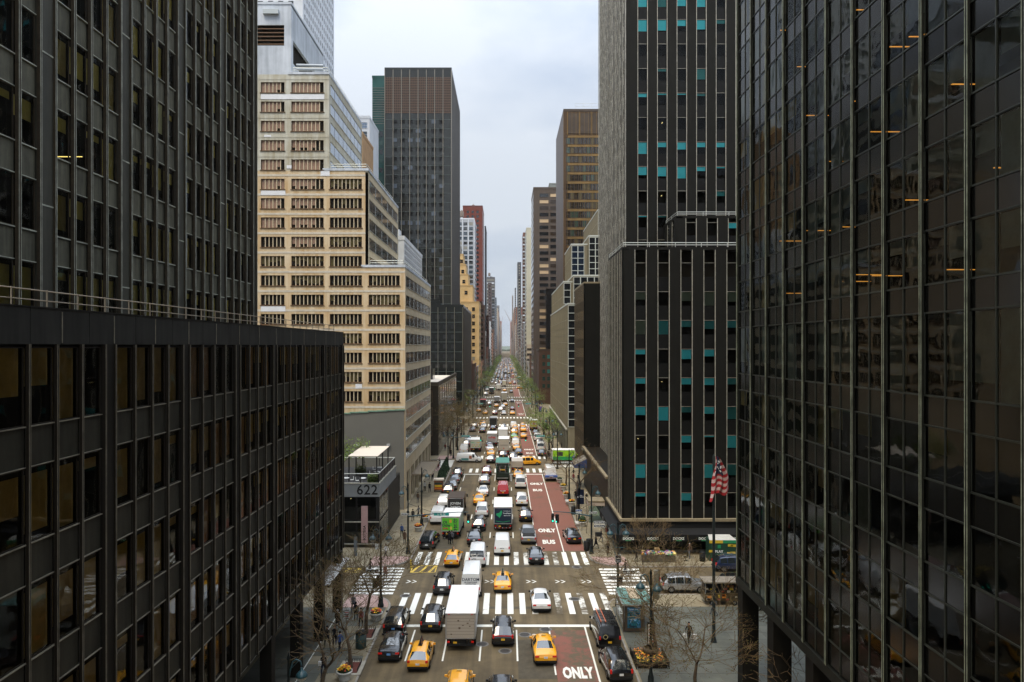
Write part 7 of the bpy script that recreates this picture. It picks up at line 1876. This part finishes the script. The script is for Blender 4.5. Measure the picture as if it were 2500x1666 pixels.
b = MB(); b.box(-1.55,1.55,-.8,.9,0,2.5,M_kg); ob('cabinet', b, t)
b = MB(); b.face([(-1.6,-.85,2.52),(1.6,-.85,2.52),(1.3,.9,2.75),(-1.3,.9,2.75)], M_pot); ob('roof', b, t)
b = MB(); b.box(-1.6,-.0,-.86,-.81,2.15,2.5,M_ky); b.box(0,1.6,-.86,-.81,2.15,2.5,mat('kiosk_bright_green', (.02,.25,.10), .5)); ob('fascia_print', b, t)
for x, z in ((.9,1.9),(1.2,1.0),(.8,.95),(1.25,1.85),(-1.35,1.2)): b = MB(); b.box(x-.3,x+.3,-.83,-.805,z-.14,z+.14,M_ky); ob('yellow_print', b, t)
ob('lettering', textmesh('PLAY', .42, M_txw, offset=.012), t, (-.45,-.82,1.15), (R(90),0,0)); 
b = MB(); b.box(-.6,-.25,-.83,-.81,1.55,1.95,mat('kiosk_bright_green', (.02,.25,.10), .5)); ob('printed_block', b, t)
t = thing('wooden_post', 'weathered square post at the edge of the plaza by the silver SUV', 'post', (15.1, 73.4, .13)); b = MB(); b.box(-.22,.22,-.15,.15,0,2.9,mat('weathered_post', (.16,.15,.12), .9, var=.3, scale=2)); ob('panel', b, t); b = MB(); b.box(.2,.32,-.12,.12,.9,2.95,M_plas); ob('backing', b, t)
t = thing('post', 'plain grey square post at the left curb before the pavilion', 'post', (-18.3, 88.5, .13)); b = MB(); b.box(-.17,.17,-.17,.17,0,2.3,mat('post_grey', (.12,.14,.15), .6)); b.lathe([(.2,2.3),(.001,2.36)], M_post, 4); ob('shaft', b, t)
t = thing('bollard', 'yellow bollard beside the yellow hatching', 'bollard', (*G(1003,1388), .0)); b = MB(); b.lathe([(.12,0),(.09,.05),(.08,1.0),(.001,1.05)], M_ky, 8); ob('tube', b, t)
# banners
for px, py, w, lab, m in ((1398,1300,.95,'navy banner hanging beside the round bush planter',M_navy),):
    t = thing('banner_sign', lab, 'banner', (8.9+1.7, 104, .13)); b = MB(); b.tube((-.55,0,0),(-.55,0,5.2),.05,.05,M_post); ob('post', b, t); b = MB(); b.box(-.45,.5,-.02,.02,2.9,5.0,m); ob('banner', b, t); ob('lettering', textmesh('EAST\nMIDTOWN', .2, M_txw, offset=.003), t, (.02,-.03,4.0), (R(90),0,0))
t = thing('street_sign', 'white and blue bus stop guide sign behind the mast arm', 'sign', (9.9+.5, 100.2, .13)); b = MB(); b.tube((0,0,0),(0,0,3),.035,.035,M_post,5); ob('post', b, t); b = MB(); b.box(-.85,.0,-.02,.02,2.3,3.0,M_sgw); ob('board', b, t); b = MB(); b.box(-.82,-.03,-.026,-.021,2.75,2.95,mat('sign_blue', (.03,.12,.5), .5)); ob('blue_band', b, t); ob('lettering', textmesh('M101 M102', .13, M_txw, offset=.002), t, (-.42,-.03,2.85), (R(90),0,0))
t = thing('banner_sign', 'purple banner on a lamp post up the right side', 'banner', (10.9,232,.13)); b = MB(); b.tube((.5,0,0),(.5,0,6.5),.06,.06,M_post); ob('post', b, t); b = MB(); b.box(-.6,.4,-.02,.02,4.2,6.2,mat('banner_purple', (.12,.04,.3), .7)); ob('banner', b, t)
t = thing('orange_barrier', 'orange construction barrier and shed far on the right sidewalk', 'barrier', (14.6+2, 330, .13)); b = MB(); b.box(-2.2,1.5,-.3,.3,1.5,3.6,mat('barrier_orange', (.75,.26,.03), .7)); ob('panel', b, t); b = MB(); b.box(-2.1,-1.9,-.2,.2,0,1.5,M_post); b.box(1.2,1.4,-.2,.2,0,1.5,M_post); ob('leg', b, t)
# tree pits
def pit(x, y, lab):
    t = thing('tree_pit', lab, 'tree pit', (x, y, .13)); b = MB(); b.box(-.95,.95,-1.25,1.25,0,.06,mat('pit_stone', (.34,.31,.25), .8, var=.15, scale=2)); ob('stone_edge', b, t)
    b = MB(); b.box(-.62,.62,-.95,.95,.062,.09,mat('red_mulch', (.11,.03,.02), .95, var=.3, scale=15, bump=.5)); ob('mulch', b, t)
    h = MB()
    for k in range(7): 
        a = R(180*k/6); b_ = R(180*(k+1)/6)
        if k < 6: h.tube((.13*math.cos(a)+.0,0,.12+.25*math.sin(a)),(.13*math.cos(b_),0,.12+.25*math.sin(b_)),.012,.012,M_steel,4)
    h = lmesh('hoop', lambda b3: [b3.tube((.1*math.cos(R(30*k)),0,.1+.3*math.sin(R(30*k))),(.1*math.cos(R(30*k+30)),0,.1+.3*math.sin(R(30*k+30))),.014,.014,M_steel,4) for k in range(6)])
    for k in range(7): ob('hoop', h, t, (-.55+.18*k, .98, 0)); 
    for k in range(9): ob('hoop', h, t, (.66, -.85+.2*k, 0), (0,0,R(90)))
pit(-12.25, 57.6, 'stone-edged tree pit with red mulch at the bottom left kerb'); pit(-12.35, 64.4, 'stone-edged pit with red mulch and fallen branches by the parked SUV')

# ================================================================== TREES
M_bark = mat('bark_dark', (.07,.048,.028), .95, var=.35, scale=5); M_twig = mat('twig_brown', (.125,.080,.034), .95, var=.3, scale=3)
M_bud = mat('bud_olive', (.14,.13,.035), .9)
M_lf = [mat('leaf_fresh', (.13,.20,.025), .7, var=.35, scale=1.5), mat('leaf_mid', (.07,.115,.02), .75, var=.35, scale=1.5), mat('leaf_olive', (.10,.10,.03), .8, var=.35, scale=1.5)]
def tree(x, y, h, spread, label, seed, leaf=0, leafm=0, depth=5, lean=0.0, group=None, nfork=3, z=.13, r0=None, budn=0, fork=.34):
    rn = random.Random(seed); tr = MB(); cr_ = MB(); tips = []
    r0 = r0 or h*.017+.04
    def branch(p, d, L, r, lev):
        n = 4 if lev < 2 else 3
        pts = [p]; dd = d.copy(); rr = [r]
        for k in range(n):
            dd = (dd+Vector((rn.uniform(-.22,.22), rn.uniform(-.22,.22), rn.uniform(-.10,.16)))).normalized()
            pts.append(pts[-1]+dd*L/n); rr.append(r*(1-.45*(k+1)/n))
        tgt = tr if lev == 0 else cr_
        for k in range(n): tgt.tube(pts[k], pts[k+1], max(rr[k],.013), max(rr[k+1],.012), M_bark if lev < 2 else M_twig, 7 if lev < 1 else 5 if lev < 3 else 3, cap=False)
        if lev >= depth: tips.append(pts[-1]); return
        kids = nfork if lev < 2 else rn.choice([2,3,4,4])
        for k in range(kids):
            a = 2*math.pi*(k/kids)+rn.uniform(-.6,.6); tilt = rn.uniform(.45,1.0) if lev < 1 else rn.uniform(.35,.9)
            base = pts[-1] if lev == 0 or k < 2 else pts[rn.choice([1,2,-1])]
            u = dd.orthogonal().normalized(); w = dd.cross(u)
            nd = (dd*math.cos(tilt)+(u*math.cos(a)+w*math.sin(a))*math.sin(tilt)).normalized(); nd.z = nd.z*.75+.16
            nd.x *= spread; nd.y *= spread; nd.normalize()
            branch(base, nd, L*rn.uniform(.66,.88) if lev else h*(1-fork)*rn.uniform(.34,.46), rr[-1]*rn.uniform(.68,.88), lev+1)
        if lev >= depth-2: tips.append(pts[-1])
    branch(Vector((0,0,0)), Vector((lean,0,1)).normalized(), h*fork, r0, 0)
    t = thing('tree', label, 'tree', (x, y, z), 0, group)
    ob('trunk', tr, t); ob('branches', cr_, t)['kind'] = 'stuff'
    if leaf:
        lb = MB(); per = max(1, leaf//max(1,len(tips)))
        for tp in tips:
            m = M_lf[leafm] if rn.random() < .7 else rn.choice(M_lf)
            for k in range(per):
                c = tp+Vector((rn.gauss(0,.35),rn.gauss(0,.35),rn.gauss(0,.28))); s = rn.uniform(.07,.16) if h < 9 else rn.uniform(.12,.26)
                u = Vector((rn.uniform(-1,1),rn.uniform(-1,1),rn.uniform(-.6,.6))).normalized()*s; v = u.orthogonal().normalized()*s*.7
                lb.face([c-u,c-v,c+u,c+v], m)
        ob('crown', lb, t)['kind'] = 'stuff'
    if budn:
        lb = MB()
        for tp in tips:
            for k in range(budn):
                c = tp+Vector((rn.gauss(0,.12),rn.gauss(0,.12),rn.gauss(0,.1))); s = .03; lb.face([c+Vector((-s,0,0)),c+Vector((0,0,-s)),c+Vector((s,0,0)),c+Vector((0,0,s))], M_bud)
        ob('buds', lb, t)['kind'] = 'stuff'
    return t
tree(-12.25, 57.6, 8.2, 1.0, 'bare street tree rising from the lowest left tree pit', 3, depth=6, budn=1, fork=.36)
tree(-12.35, 64.4, 8.8, 1.15, 'bare street tree beside the parked black SUV, branches over the junction', 8, depth=6, budn=1, fork=.4, lean=.05)
tree(-13.4, 52.6, 8.0, 1.2, 'bare tree with a thick forked trunk at the very bottom left', 15, depth=5, budn=1, fork=.3, r0=.22)
tree(12.45, 59.8, 9.4, 1.45, 'bare tree growing through the bus shelter corner with wide low branches', 21, depth=6, budn=1, fork=.42, lean=-.06, r0=.17)
tree(13.9, 53.6, 8.2, 1.2, 'bare multi-stemmed tree on the plaza left of the flagpole', 33, depth=6, budn=1, fork=.26, r0=.17)
tree(20.5, 47.0, 6.0, 1.4, 'bare tree poking in at the right beneath the glass tower', 44, depth=5, fork=.3)
tree(15.9, 84.9, 5.0, .9, 'thin bare sapling in front of the restaurant windows', 51, depth=5, fork=.3, r0=.06)
tree(10.9, 112.5, 9.2, 1.1, 'dark bare tree on the right sidewalk leaning over the planters', 62, depth=5, fork=.45, r0=.22, lean=-.08)
tree(10.9, 132.0, 8.2, 1.1, 'bare tree on the right beside the white city truck', 71, depth=5, fork=.4, r0=.18)
tree(10.9, 99.0, 4.2, .9, 'small bare sapling beside the navy banner', 75, depth=4, fork=.35, r0=.05)
for k, (x, y, h) in enumerate(((-13.2,172,11.5),(-12.6,184,12),(-13,196,11),(-12.8,210,11))):
    tree(x, y, h, 1.3, ['bare brown tree at the corner beyond east 41st','wide bare tree by the low glass building','third bare tree along the low glass building','bare tree nearest 42nd street on the left'][k], 80+k, depth=6 if k < 2 else 5, budn=3, fork=.3)
for k, (x, y, h, lf) in enumerate(((10.9,186,8,900),(10.9,200,8.5,1000),(10.9,216,8.5,1000),(10.9,176,7,500))):
    tree(x, y, h, 1.0, ['light green leafing tree on the right beyond the food truck','second light green tree on the right before 42nd','third light green tree on the right before 42nd','half-leafed small tree behind the food truck'][k], 90+k, leaf=lf, leafm=0, depth=4, fork=.3)
gi = 0
for side, x in (('left',-12.6),('right',11.2)):
    for k, y in enumerate(list(range(272,340,20))+list(range(372,452,14))+list(range(480,760,17))+list(range(780,1500,38))):
        if side == 'left' and y < 380 and k % 2: continue
        lv = 900 if y < 500 else 500
        tree(x+random.uniform(-.6,.6), y, random.uniform(6.5,9.5) if y < 760 else 10, 1.15, f'distant street tree in young leaf on the {side} side', 200+gi, leaf=lv, leafm=random.choice([0,0,1,2]), depth=3 if y > 500 else 4, group=f'distant street trees on the {side}'); gi += 1
# row of dark evergreens
for k in range(7):
    y = 133+2.6*k; t = thing('evergreen_shrub', 'dark conical evergreen in the row along the left sidewalk', 'shrub', (-12.2, y, .13), 0, 'evergreens in a row on the left sidewalk')
    b = MB(); r_ = random.Random(k)
    for q_ in range(420):
        zz = r_.random()**1.3; rad = .62*(1-zz)+.05; a = r_.uniform(0,6.28); c = Vector((rad*math.cos(a),rad*math.sin(a),.3+2.5*zz)); s = .12
        u = Vector((r_.uniform(-1,1),r_.uniform(-1,1),r_.uniform(-1,1))).normalized()*s; v = u.orthogonal().normalized()*s; b.face([c-u,c-v,c+u,c+v], M_leafd)
    ob('foliage', b, t)['kind'] = 'stuff'; b = MB(); b.lathe([(.5,0),(.45,.4),(.5,.42)], M_pot, 8); ob('pot', b, t)
# terrace greenery
tree(-22.6, 100, 5.5, 1.0, 'yellow-green leafy tree on the pavilion roof terrace', 301, leaf=1500, leafm=0, depth=4, z=8.0, fork=.25)
for x, y, h, n_, lab in ((-16.9,92.9,1.5,600,'spilling green planter at the pavilion corner'),(-19.9,99.8,1.6,300,'bushy green planter inside the pergola'),(-22.3,96,1.4,300,'planter of mixed greens left on the terrace')):
    t = thing('terrace_planter', lab, 'planter', (x, y, 8.0)); b = MB(); b.box(-.6,.6,-.4,.4,0,.5,M_mesh); ob('trough', b, t); b = MB(); r_ = random.Random(n_); 
    for q_ in range(n_*2): tufts(b, 1, r_.uniform(-.7,.7), r_.uniform(-.6,.5), .05,.05,.3,h*r_.random(),[M_lf[1],M_lf[0],M_lf[2]], r_, .1)
    ob('foliage', b, t)['kind'] = 'stuff'
# green verge planting far right
t = thing('hedge', 'low dark green hedge under the purple banner', 'hedge', (12.3, 226, .13)); b = MB(); r_ = random.Random(5)
for q_ in range(1500): tufts(b, 1, r_.uniform(-1,1), r_.uniform(-5,5), .1,.1,0,1.3,[M_leafd,M_lf[1]], r_, .2)
ob('foliage', b, t)['kind'] = 'stuff'

# ================================================================== PEOPLE
M_skin = mat('skin', (.42,.24,.16), .6); M_hairm = [mat('hair_dark', (.012,.009,.007), .6), mat('hair_brown', (.06,.03,.015), .6), mat('hair_grey', (.25,.24,.22), .7)]
def cloth(n, c): return mat('cloth_'+n, c, .9)
def person_mesh(pose):
    if ('p', pose) in _BX: return _BX[('p', pose)]
    st = {'walk': .32, 'stand': .07, 'walk2': .22}[pose]
    J = []; E = []; Rr = []
    def v(x, y, z, r, p=None):
        J.append((x, y, z)); Rr.append(r)
        if p is not None: E.append((p, len(J)-1))
        return len(J)-1
    pel = v(0,0,.95,.145); bel = v(0,.01,1.10,.135,pel); ch = v(0,0,1.30,.155,bel); up = v(0,0,1.43,.12,ch); nk = v(0,.02,1.53,.055,up); hd = v(0,.03,1.63,.088,nk); ht = v(0,.03,1.73,.085,hd)
    for s in (-1, 1):
        k = s*st
        hp = v(s*.10,0,.88,.105,pel); kn = v(s*.10,k*.62+.04,.50,.065,hp); an = v(s*.10,k-.02-(.1 if k < 0 else 0),.10+(.05 if k < 0 else 0),.042,kn); v(s*.11,k+.13-(.1 if k < 0 else 0),.045+(.02 if k < 0 else 0),.038,an)
        sh = v(s*.185,0,1.40,.062,up); el = v(s*.23,-k*.5-.03,1.13,.046,sh); wr = v(s*.22,-k*.8+.07,.90,.034,el); v(s*.215,-k*.9+.10,.82,.03,wr)
    me = bpy.data.meshes.new('pm'); me.from_pydata(J, E, []); o = bpy.data.objects.new('pm', me); COL.objects.link(o)
    sk = o.modifiers.new('s', 'SKIN'); sk.use_smooth_shade = True
    for i, r in enumerate(Rr): me.skin_vertices[0].data[i].radius = (r, r*(.72 if i in (0,1,2,3) else 1))
    me.skin_vertices[0].data[0].use_root = True
    sb = o.modifiers.new('u', 'SUBSURF'); sb.levels = 1; sb.render_levels = 1
    dg = bpy.context.evaluated_depsgraph_get(); dg.update()
    m2 = bpy.data.meshes.new_from_object(o.evaluated_get(dg)); bpy.data.objects.remove(o)
    m2.materials.clear()
    for m in (M_skin, cloth('black', (.012,.012,.014)), cloth('navy', (.015,.02,.035)), M_plas): m2.materials.append(m)
    for p in m2.polygons:
        c = p.center; p.use_smooth = True
        if c.z > 1.53: k = 0
        elif c.z < .09 or (c.z < .16 and st > .2 and c.y < -.2): k = 3
        elif c.z < .93 and abs(c.x) < .185: k = 2
        elif c.z < .86: k = 0
        else: k = 1
        p.material_index = k
    _BX[('p', pose)] = m2; return m2
def hair_b(long):
    def f(b):
        b.ball((0,.0,1.70), .103, M_hairm[0], 8, 1.05)
        if long: b.ball((0,-.05,1.58), .095, M_hairm[0], 7, 1.5)
    return f
def coat_b(b): b.lathe([(.20,.62),(.19,.95),(.165,1.1),(.185,1.32),(.13,1.46),(.07,1.5)], cloth('black', (.012,.012,.014)), 12)
def person(x, y, label, pose='walk', rot=0, top=None, legs=None, hair=0, long=False, coat=False, carry=None, z=.13, group=None, hat=None, s=1.0):
    t = thing('person', label, 'person', (x, y, z), rot, group)
    t.scale = (s, s, s)
    o = ob('body', person_mesh(pose), t)
    for i, m in ((1, top), (2, legs)):
        if m: o.material_slots[i].link = 'OBJECT'; o.material_slots[i].material = m
    h = ob('hair', lmesh('hair%d' % long, hair_b(long)), t, (0,-.012,.012)); h.material_slots[0].link = 'OBJECT'; h.material_slots[0].material = hat or M_hairm[hair]
    if coat:
        c = ob('coat', lmesh('coat', coat_b), t); c.scale = (1,.78,1)
        if top: c.material_slots[0].link = 'OBJECT'; c.material_slots[0].material = top
    return t
ck, cn_, cr2, cb_, cw_, cg_, ct_, cbl = cloth('black', (.012,.012,.014)), cloth('navy', (.015,.02,.035)), cloth('dark_red', (.16,.02,.02)), cloth('brown', (.09,.05,.03)), cloth('white', (.6,.6,.58)), cloth('grey', (.10,.10,.11)), cloth('tan', (.32,.22,.10)), cloth('blue', (.03,.07,.2))
def bag(label, x, y, z, m, w=.3, h=.35, name='shopping_bag', cat='bag'):
    t = thing(name, label, cat, (x, y, z)); b = MB(); b.box(-w/2,w/2,-.08,.08,0,h,m); ob('sack', b, t); b = MB(); b.tube((-.08,0,h),(0,0,h+.15),.008,.008,m,4); b.tube((.08,0,h),(0,0,h+.15),.008,.008,m,4); ob('handle', b, t)
def GP(px, py): return G(px, py, .13)
x, y = GP(790,1651); person(x, y, 'long-haired woman in black walking on the left sidewalk with white papers', rot=R(180), top=ck, legs=cn_, hair=0, long=True); bag('white papers held by the woman in black', x-.24, y-.2, 1.05, cw_, .22, .28)
x, y = GP(806,1580); person(x-.25, y, 'left one of two people in black walking side by side on the left', rot=R(170), top=ck, legs=ck); person(x+.35, y+.1, 'right one of two people in black walking side by side on the left', pose='walk2', rot=R(190), top=ck, legs=ck, hair=1)
x, y = GP(824,1537); person(x, y, 'bald-looking man in a black coat beyond the pair on the left sidewalk', pose='walk2', top=ck, legs=ck, hair=2, coat=True)
x, y = GP(869,1517); person(x, y, 'person in black near the tree by the near left corner', pose='stand', top=ck, legs=ck)
x, y = GP(881,1533); person(x, y, 'person in dark clothes with red scarf next to the tree at the left', pose='walk', rot=R(180), top=cr2, legs=ck)
x, y = G(904,1403); person(x, y, 'pedestrian in black crossing the left crosswalk', pose='walk', rot=R(90), top=ck, legs=cn_, z=.01)
x, y = GP(988,1328); person(x, y, 'brown-coated person standing by the corner post near the black van', pose='stand', top=cb_, legs=cg_, coat=True)
x, y = GP(1008,1273); person(x, y, 'man in black walking behind the left mast arm', top=ck, legs=ck)
x, y = G(1097,1330); person(x, y, 'person in black standing in the road behind the green truck', pose='stand', top=ck, legs=ck, z=.01, coat=True); x, y = G(1103,1329); person(x, y, 'second person behind the green truck, with yellow-white bag', pose='walk2', top=cg_, legs=ck, z=.01, hair=1)
x, y = GP(1455,1341); person(x, y, 'stooping person in black beside the corner signal post', rot=R(-60), top=ck, legs=ck, coat=True)
x, y = GP(1484,1356); person(x, y, 'man in black striding toward the camera before the awning', rot=R(180), top=ck, legs=ck)
x, y = GP(1482,1316); person(x, y, 'person in maroon jacket and tan trousers beside the awning', top=cr2, legs=ct_, pose='walk2')
x, y = GP(1682,1570); person(x, y, 'person in black carrying white shopping bags on the plaza', rot=R(180), top=ck, legs=ck, long=True); bag('white shopping bag in the left hand on the plaza', x-.4, y-.1, .55, cw_, .34, .38); bag('white shopping bag in the right hand on the plaza', x+.42, y-.15, .5, cw_, .4, .42)
person(15.35, 86.0, 'vendor in black standing left of the colourful stall', pose='stand', rot=R(-90), top=ck, legs=ck)
x, y = GP(1049,1203); person(x, y, 'man in a black suit walking beneath the trellis canopy', rot=R(180), top=ck, legs=ck)
x, y = GP(1056,1175); person(x, y, 'man in a dark suit near the evergreen row, nearer the kerb', rot=R(180), top=cn_, legs=cn_); x, y = GP(1047,1172); person(x, y, 'dark-clothed person close to the beige wall by the trellis', top=ck, legs=cg_)
x, y = GP(1037,1200); person(x, y, 'person in white shirt emerging under the trellis canopy', pose='stand', top=cw_, legs=ck)
for i, (px, py, m) in enumerate(((1064,1149,cb_),(1070,1150,cr2),(1073,1141,ck),(1087,1101,cr2),(1101,1115,ck),(1098,1106,ck),(1334,1128,ck),(1341,1122,ck),(1347,1123,cg_),(1338,1118,ck),(1350,1130,cw_),(1409,1199,ck),(1416,1196,ck),(1405,1222,ck),(1421,1232,ck),(1432,1230,ck),(1400,1178,cr2),(1412,1180,ck))):
    x, y = GP(px, py); person(x, y, ['brown-clothed pedestrian at the east 41st crosswalk, left','red-topped pedestrian beside the brown one at east 41st','black-clothed pedestrian just beyond the left crosswalk','person in red by the corner lamp beyond east 41st','person in black by the tree beyond east 41st','second person in black by the tree beyond east 41st','leftmost pedestrian waiting at the right corner of east 41st','second pedestrian from the left at the right corner of east 41st','grey-clothed pedestrian at the right corner of east 41st','pedestrian standing behind the others at the right corner of east 41st','white-topped pedestrian at the right corner of east 41st','person in black just left of the glass entrance box','taller person in black by the bare tree near the glass entrance box','person in black beside the bare tree trunk on the right','person in black with white cap left of the glass entrance','smaller person with white cap right of the other white cap','person in red sitting height beyond the bare tree','dark-clothed person beyond the bare tree near the blue awning'][i], pose=random.choice(['walk','walk2','stand']), rot=random.choice([0,R(180)]), top=m, legs=random.choice([ck,cn_,cg_]), hat=cw_ if i in (14,15) else None)
rc2 = random.Random(77)
for i, (xx, yy, m) in enumerate(((-13.8,60.5,cbl),(-14.6,69.6,cg_),(-13.2,79.5,cr2),(-14.4,87.2,cw_),(12.4,78.4,ct_),(13.3,81.3,cn_),(19.6,68.9,cg_),(22.9,70.2,ck),(22.0,87.5,cb_),(-13.9,97.0,cbl),(-13.0,108.0,cg_),(-14.3,118.0,cb_),(12.3,94.5,cn_),(13.0,141,ck),(-14.1,139,cr2))):
    person(xx, yy, ['pedestrian in blue between the two left tree pits','pedestrian in grey nearing the left corner apron','pedestrian in dark red inside the left crosswalk','pedestrian in white at the far left corner apron','pedestrian in tan inside the right crosswalk','pedestrian in navy at the middle of the right crosswalk','customer in grey beside the steel food cart','customer in black between the two food carts','shopper in brown right of the vendor table','pedestrian in blue in front of the pavilion side','pedestrian in grey beside the pavilion black wall','pedestrian in brown near the beige building corner','pedestrian in navy under the black corner awning','pedestrian in black near the second right bare tree','pedestrian in dark red by the evergreen row'][i], pose=rc2.choice(['walk','walk2']), rot=rc2.choice([0,R(180),R(60),R(-100)]), top=m, legs=rc2.choice([ck,cn_,cg_]), hair=rc2.choice([0,1,2]), z=.01 if 75 < yy < 84 else .15)
for side, xs, n_ in (('left',(-15.2,-12.4),46),('right',(10.8,13.8),26)):
    for k in range(n_):
        y = rc2.uniform(300,452) if side == 'left' and k < 34 else rc2.uniform(172,345) if side == 'right' else rc2.uniform(180,245)
        person(rc2.uniform(*xs), y, f'distant pedestrian on the {side} sidewalk', pose=rc2.choice(['walk','walk2','stand']), rot=rc2.choice([0,R(180)]), top=rc2.choice([ck,ck,cn_,cg_,cr2,cb_,cbl,cw_]), legs=rc2.choice([ck,cn_,cg_]), group=f'distant pedestrians on the {side} sidewalk')

# ================================================================== HAZE
hz = MB(); hz.box(-1500,1500,-280,4300,-1,170,M_white); me = hz.mesh('haze'); me.materials.clear()
mh = bpy.data.materials.new('haze_air'); mh.use_nodes = True; th = mh.node_tree
for n in list(th.nodes): th.nodes.remove(n)
oo = NN(th, 'ShaderNodeOutputMaterial'); pv = NN(th, 'ShaderNodeVolumePrincipled'); pv.inputs['Density'].default_value = .00004; pv.inputs['Color'].default_value = (.95,.97,1,1); pv.inputs['Anisotropy'].default_value = .2
th.links.new(pv.outputs[0], oo.inputs['Volume']); me.materials.append(mh)
if USE_HAZE:
    hob = ob('haze', me); hob['kind'] = 'stuff'
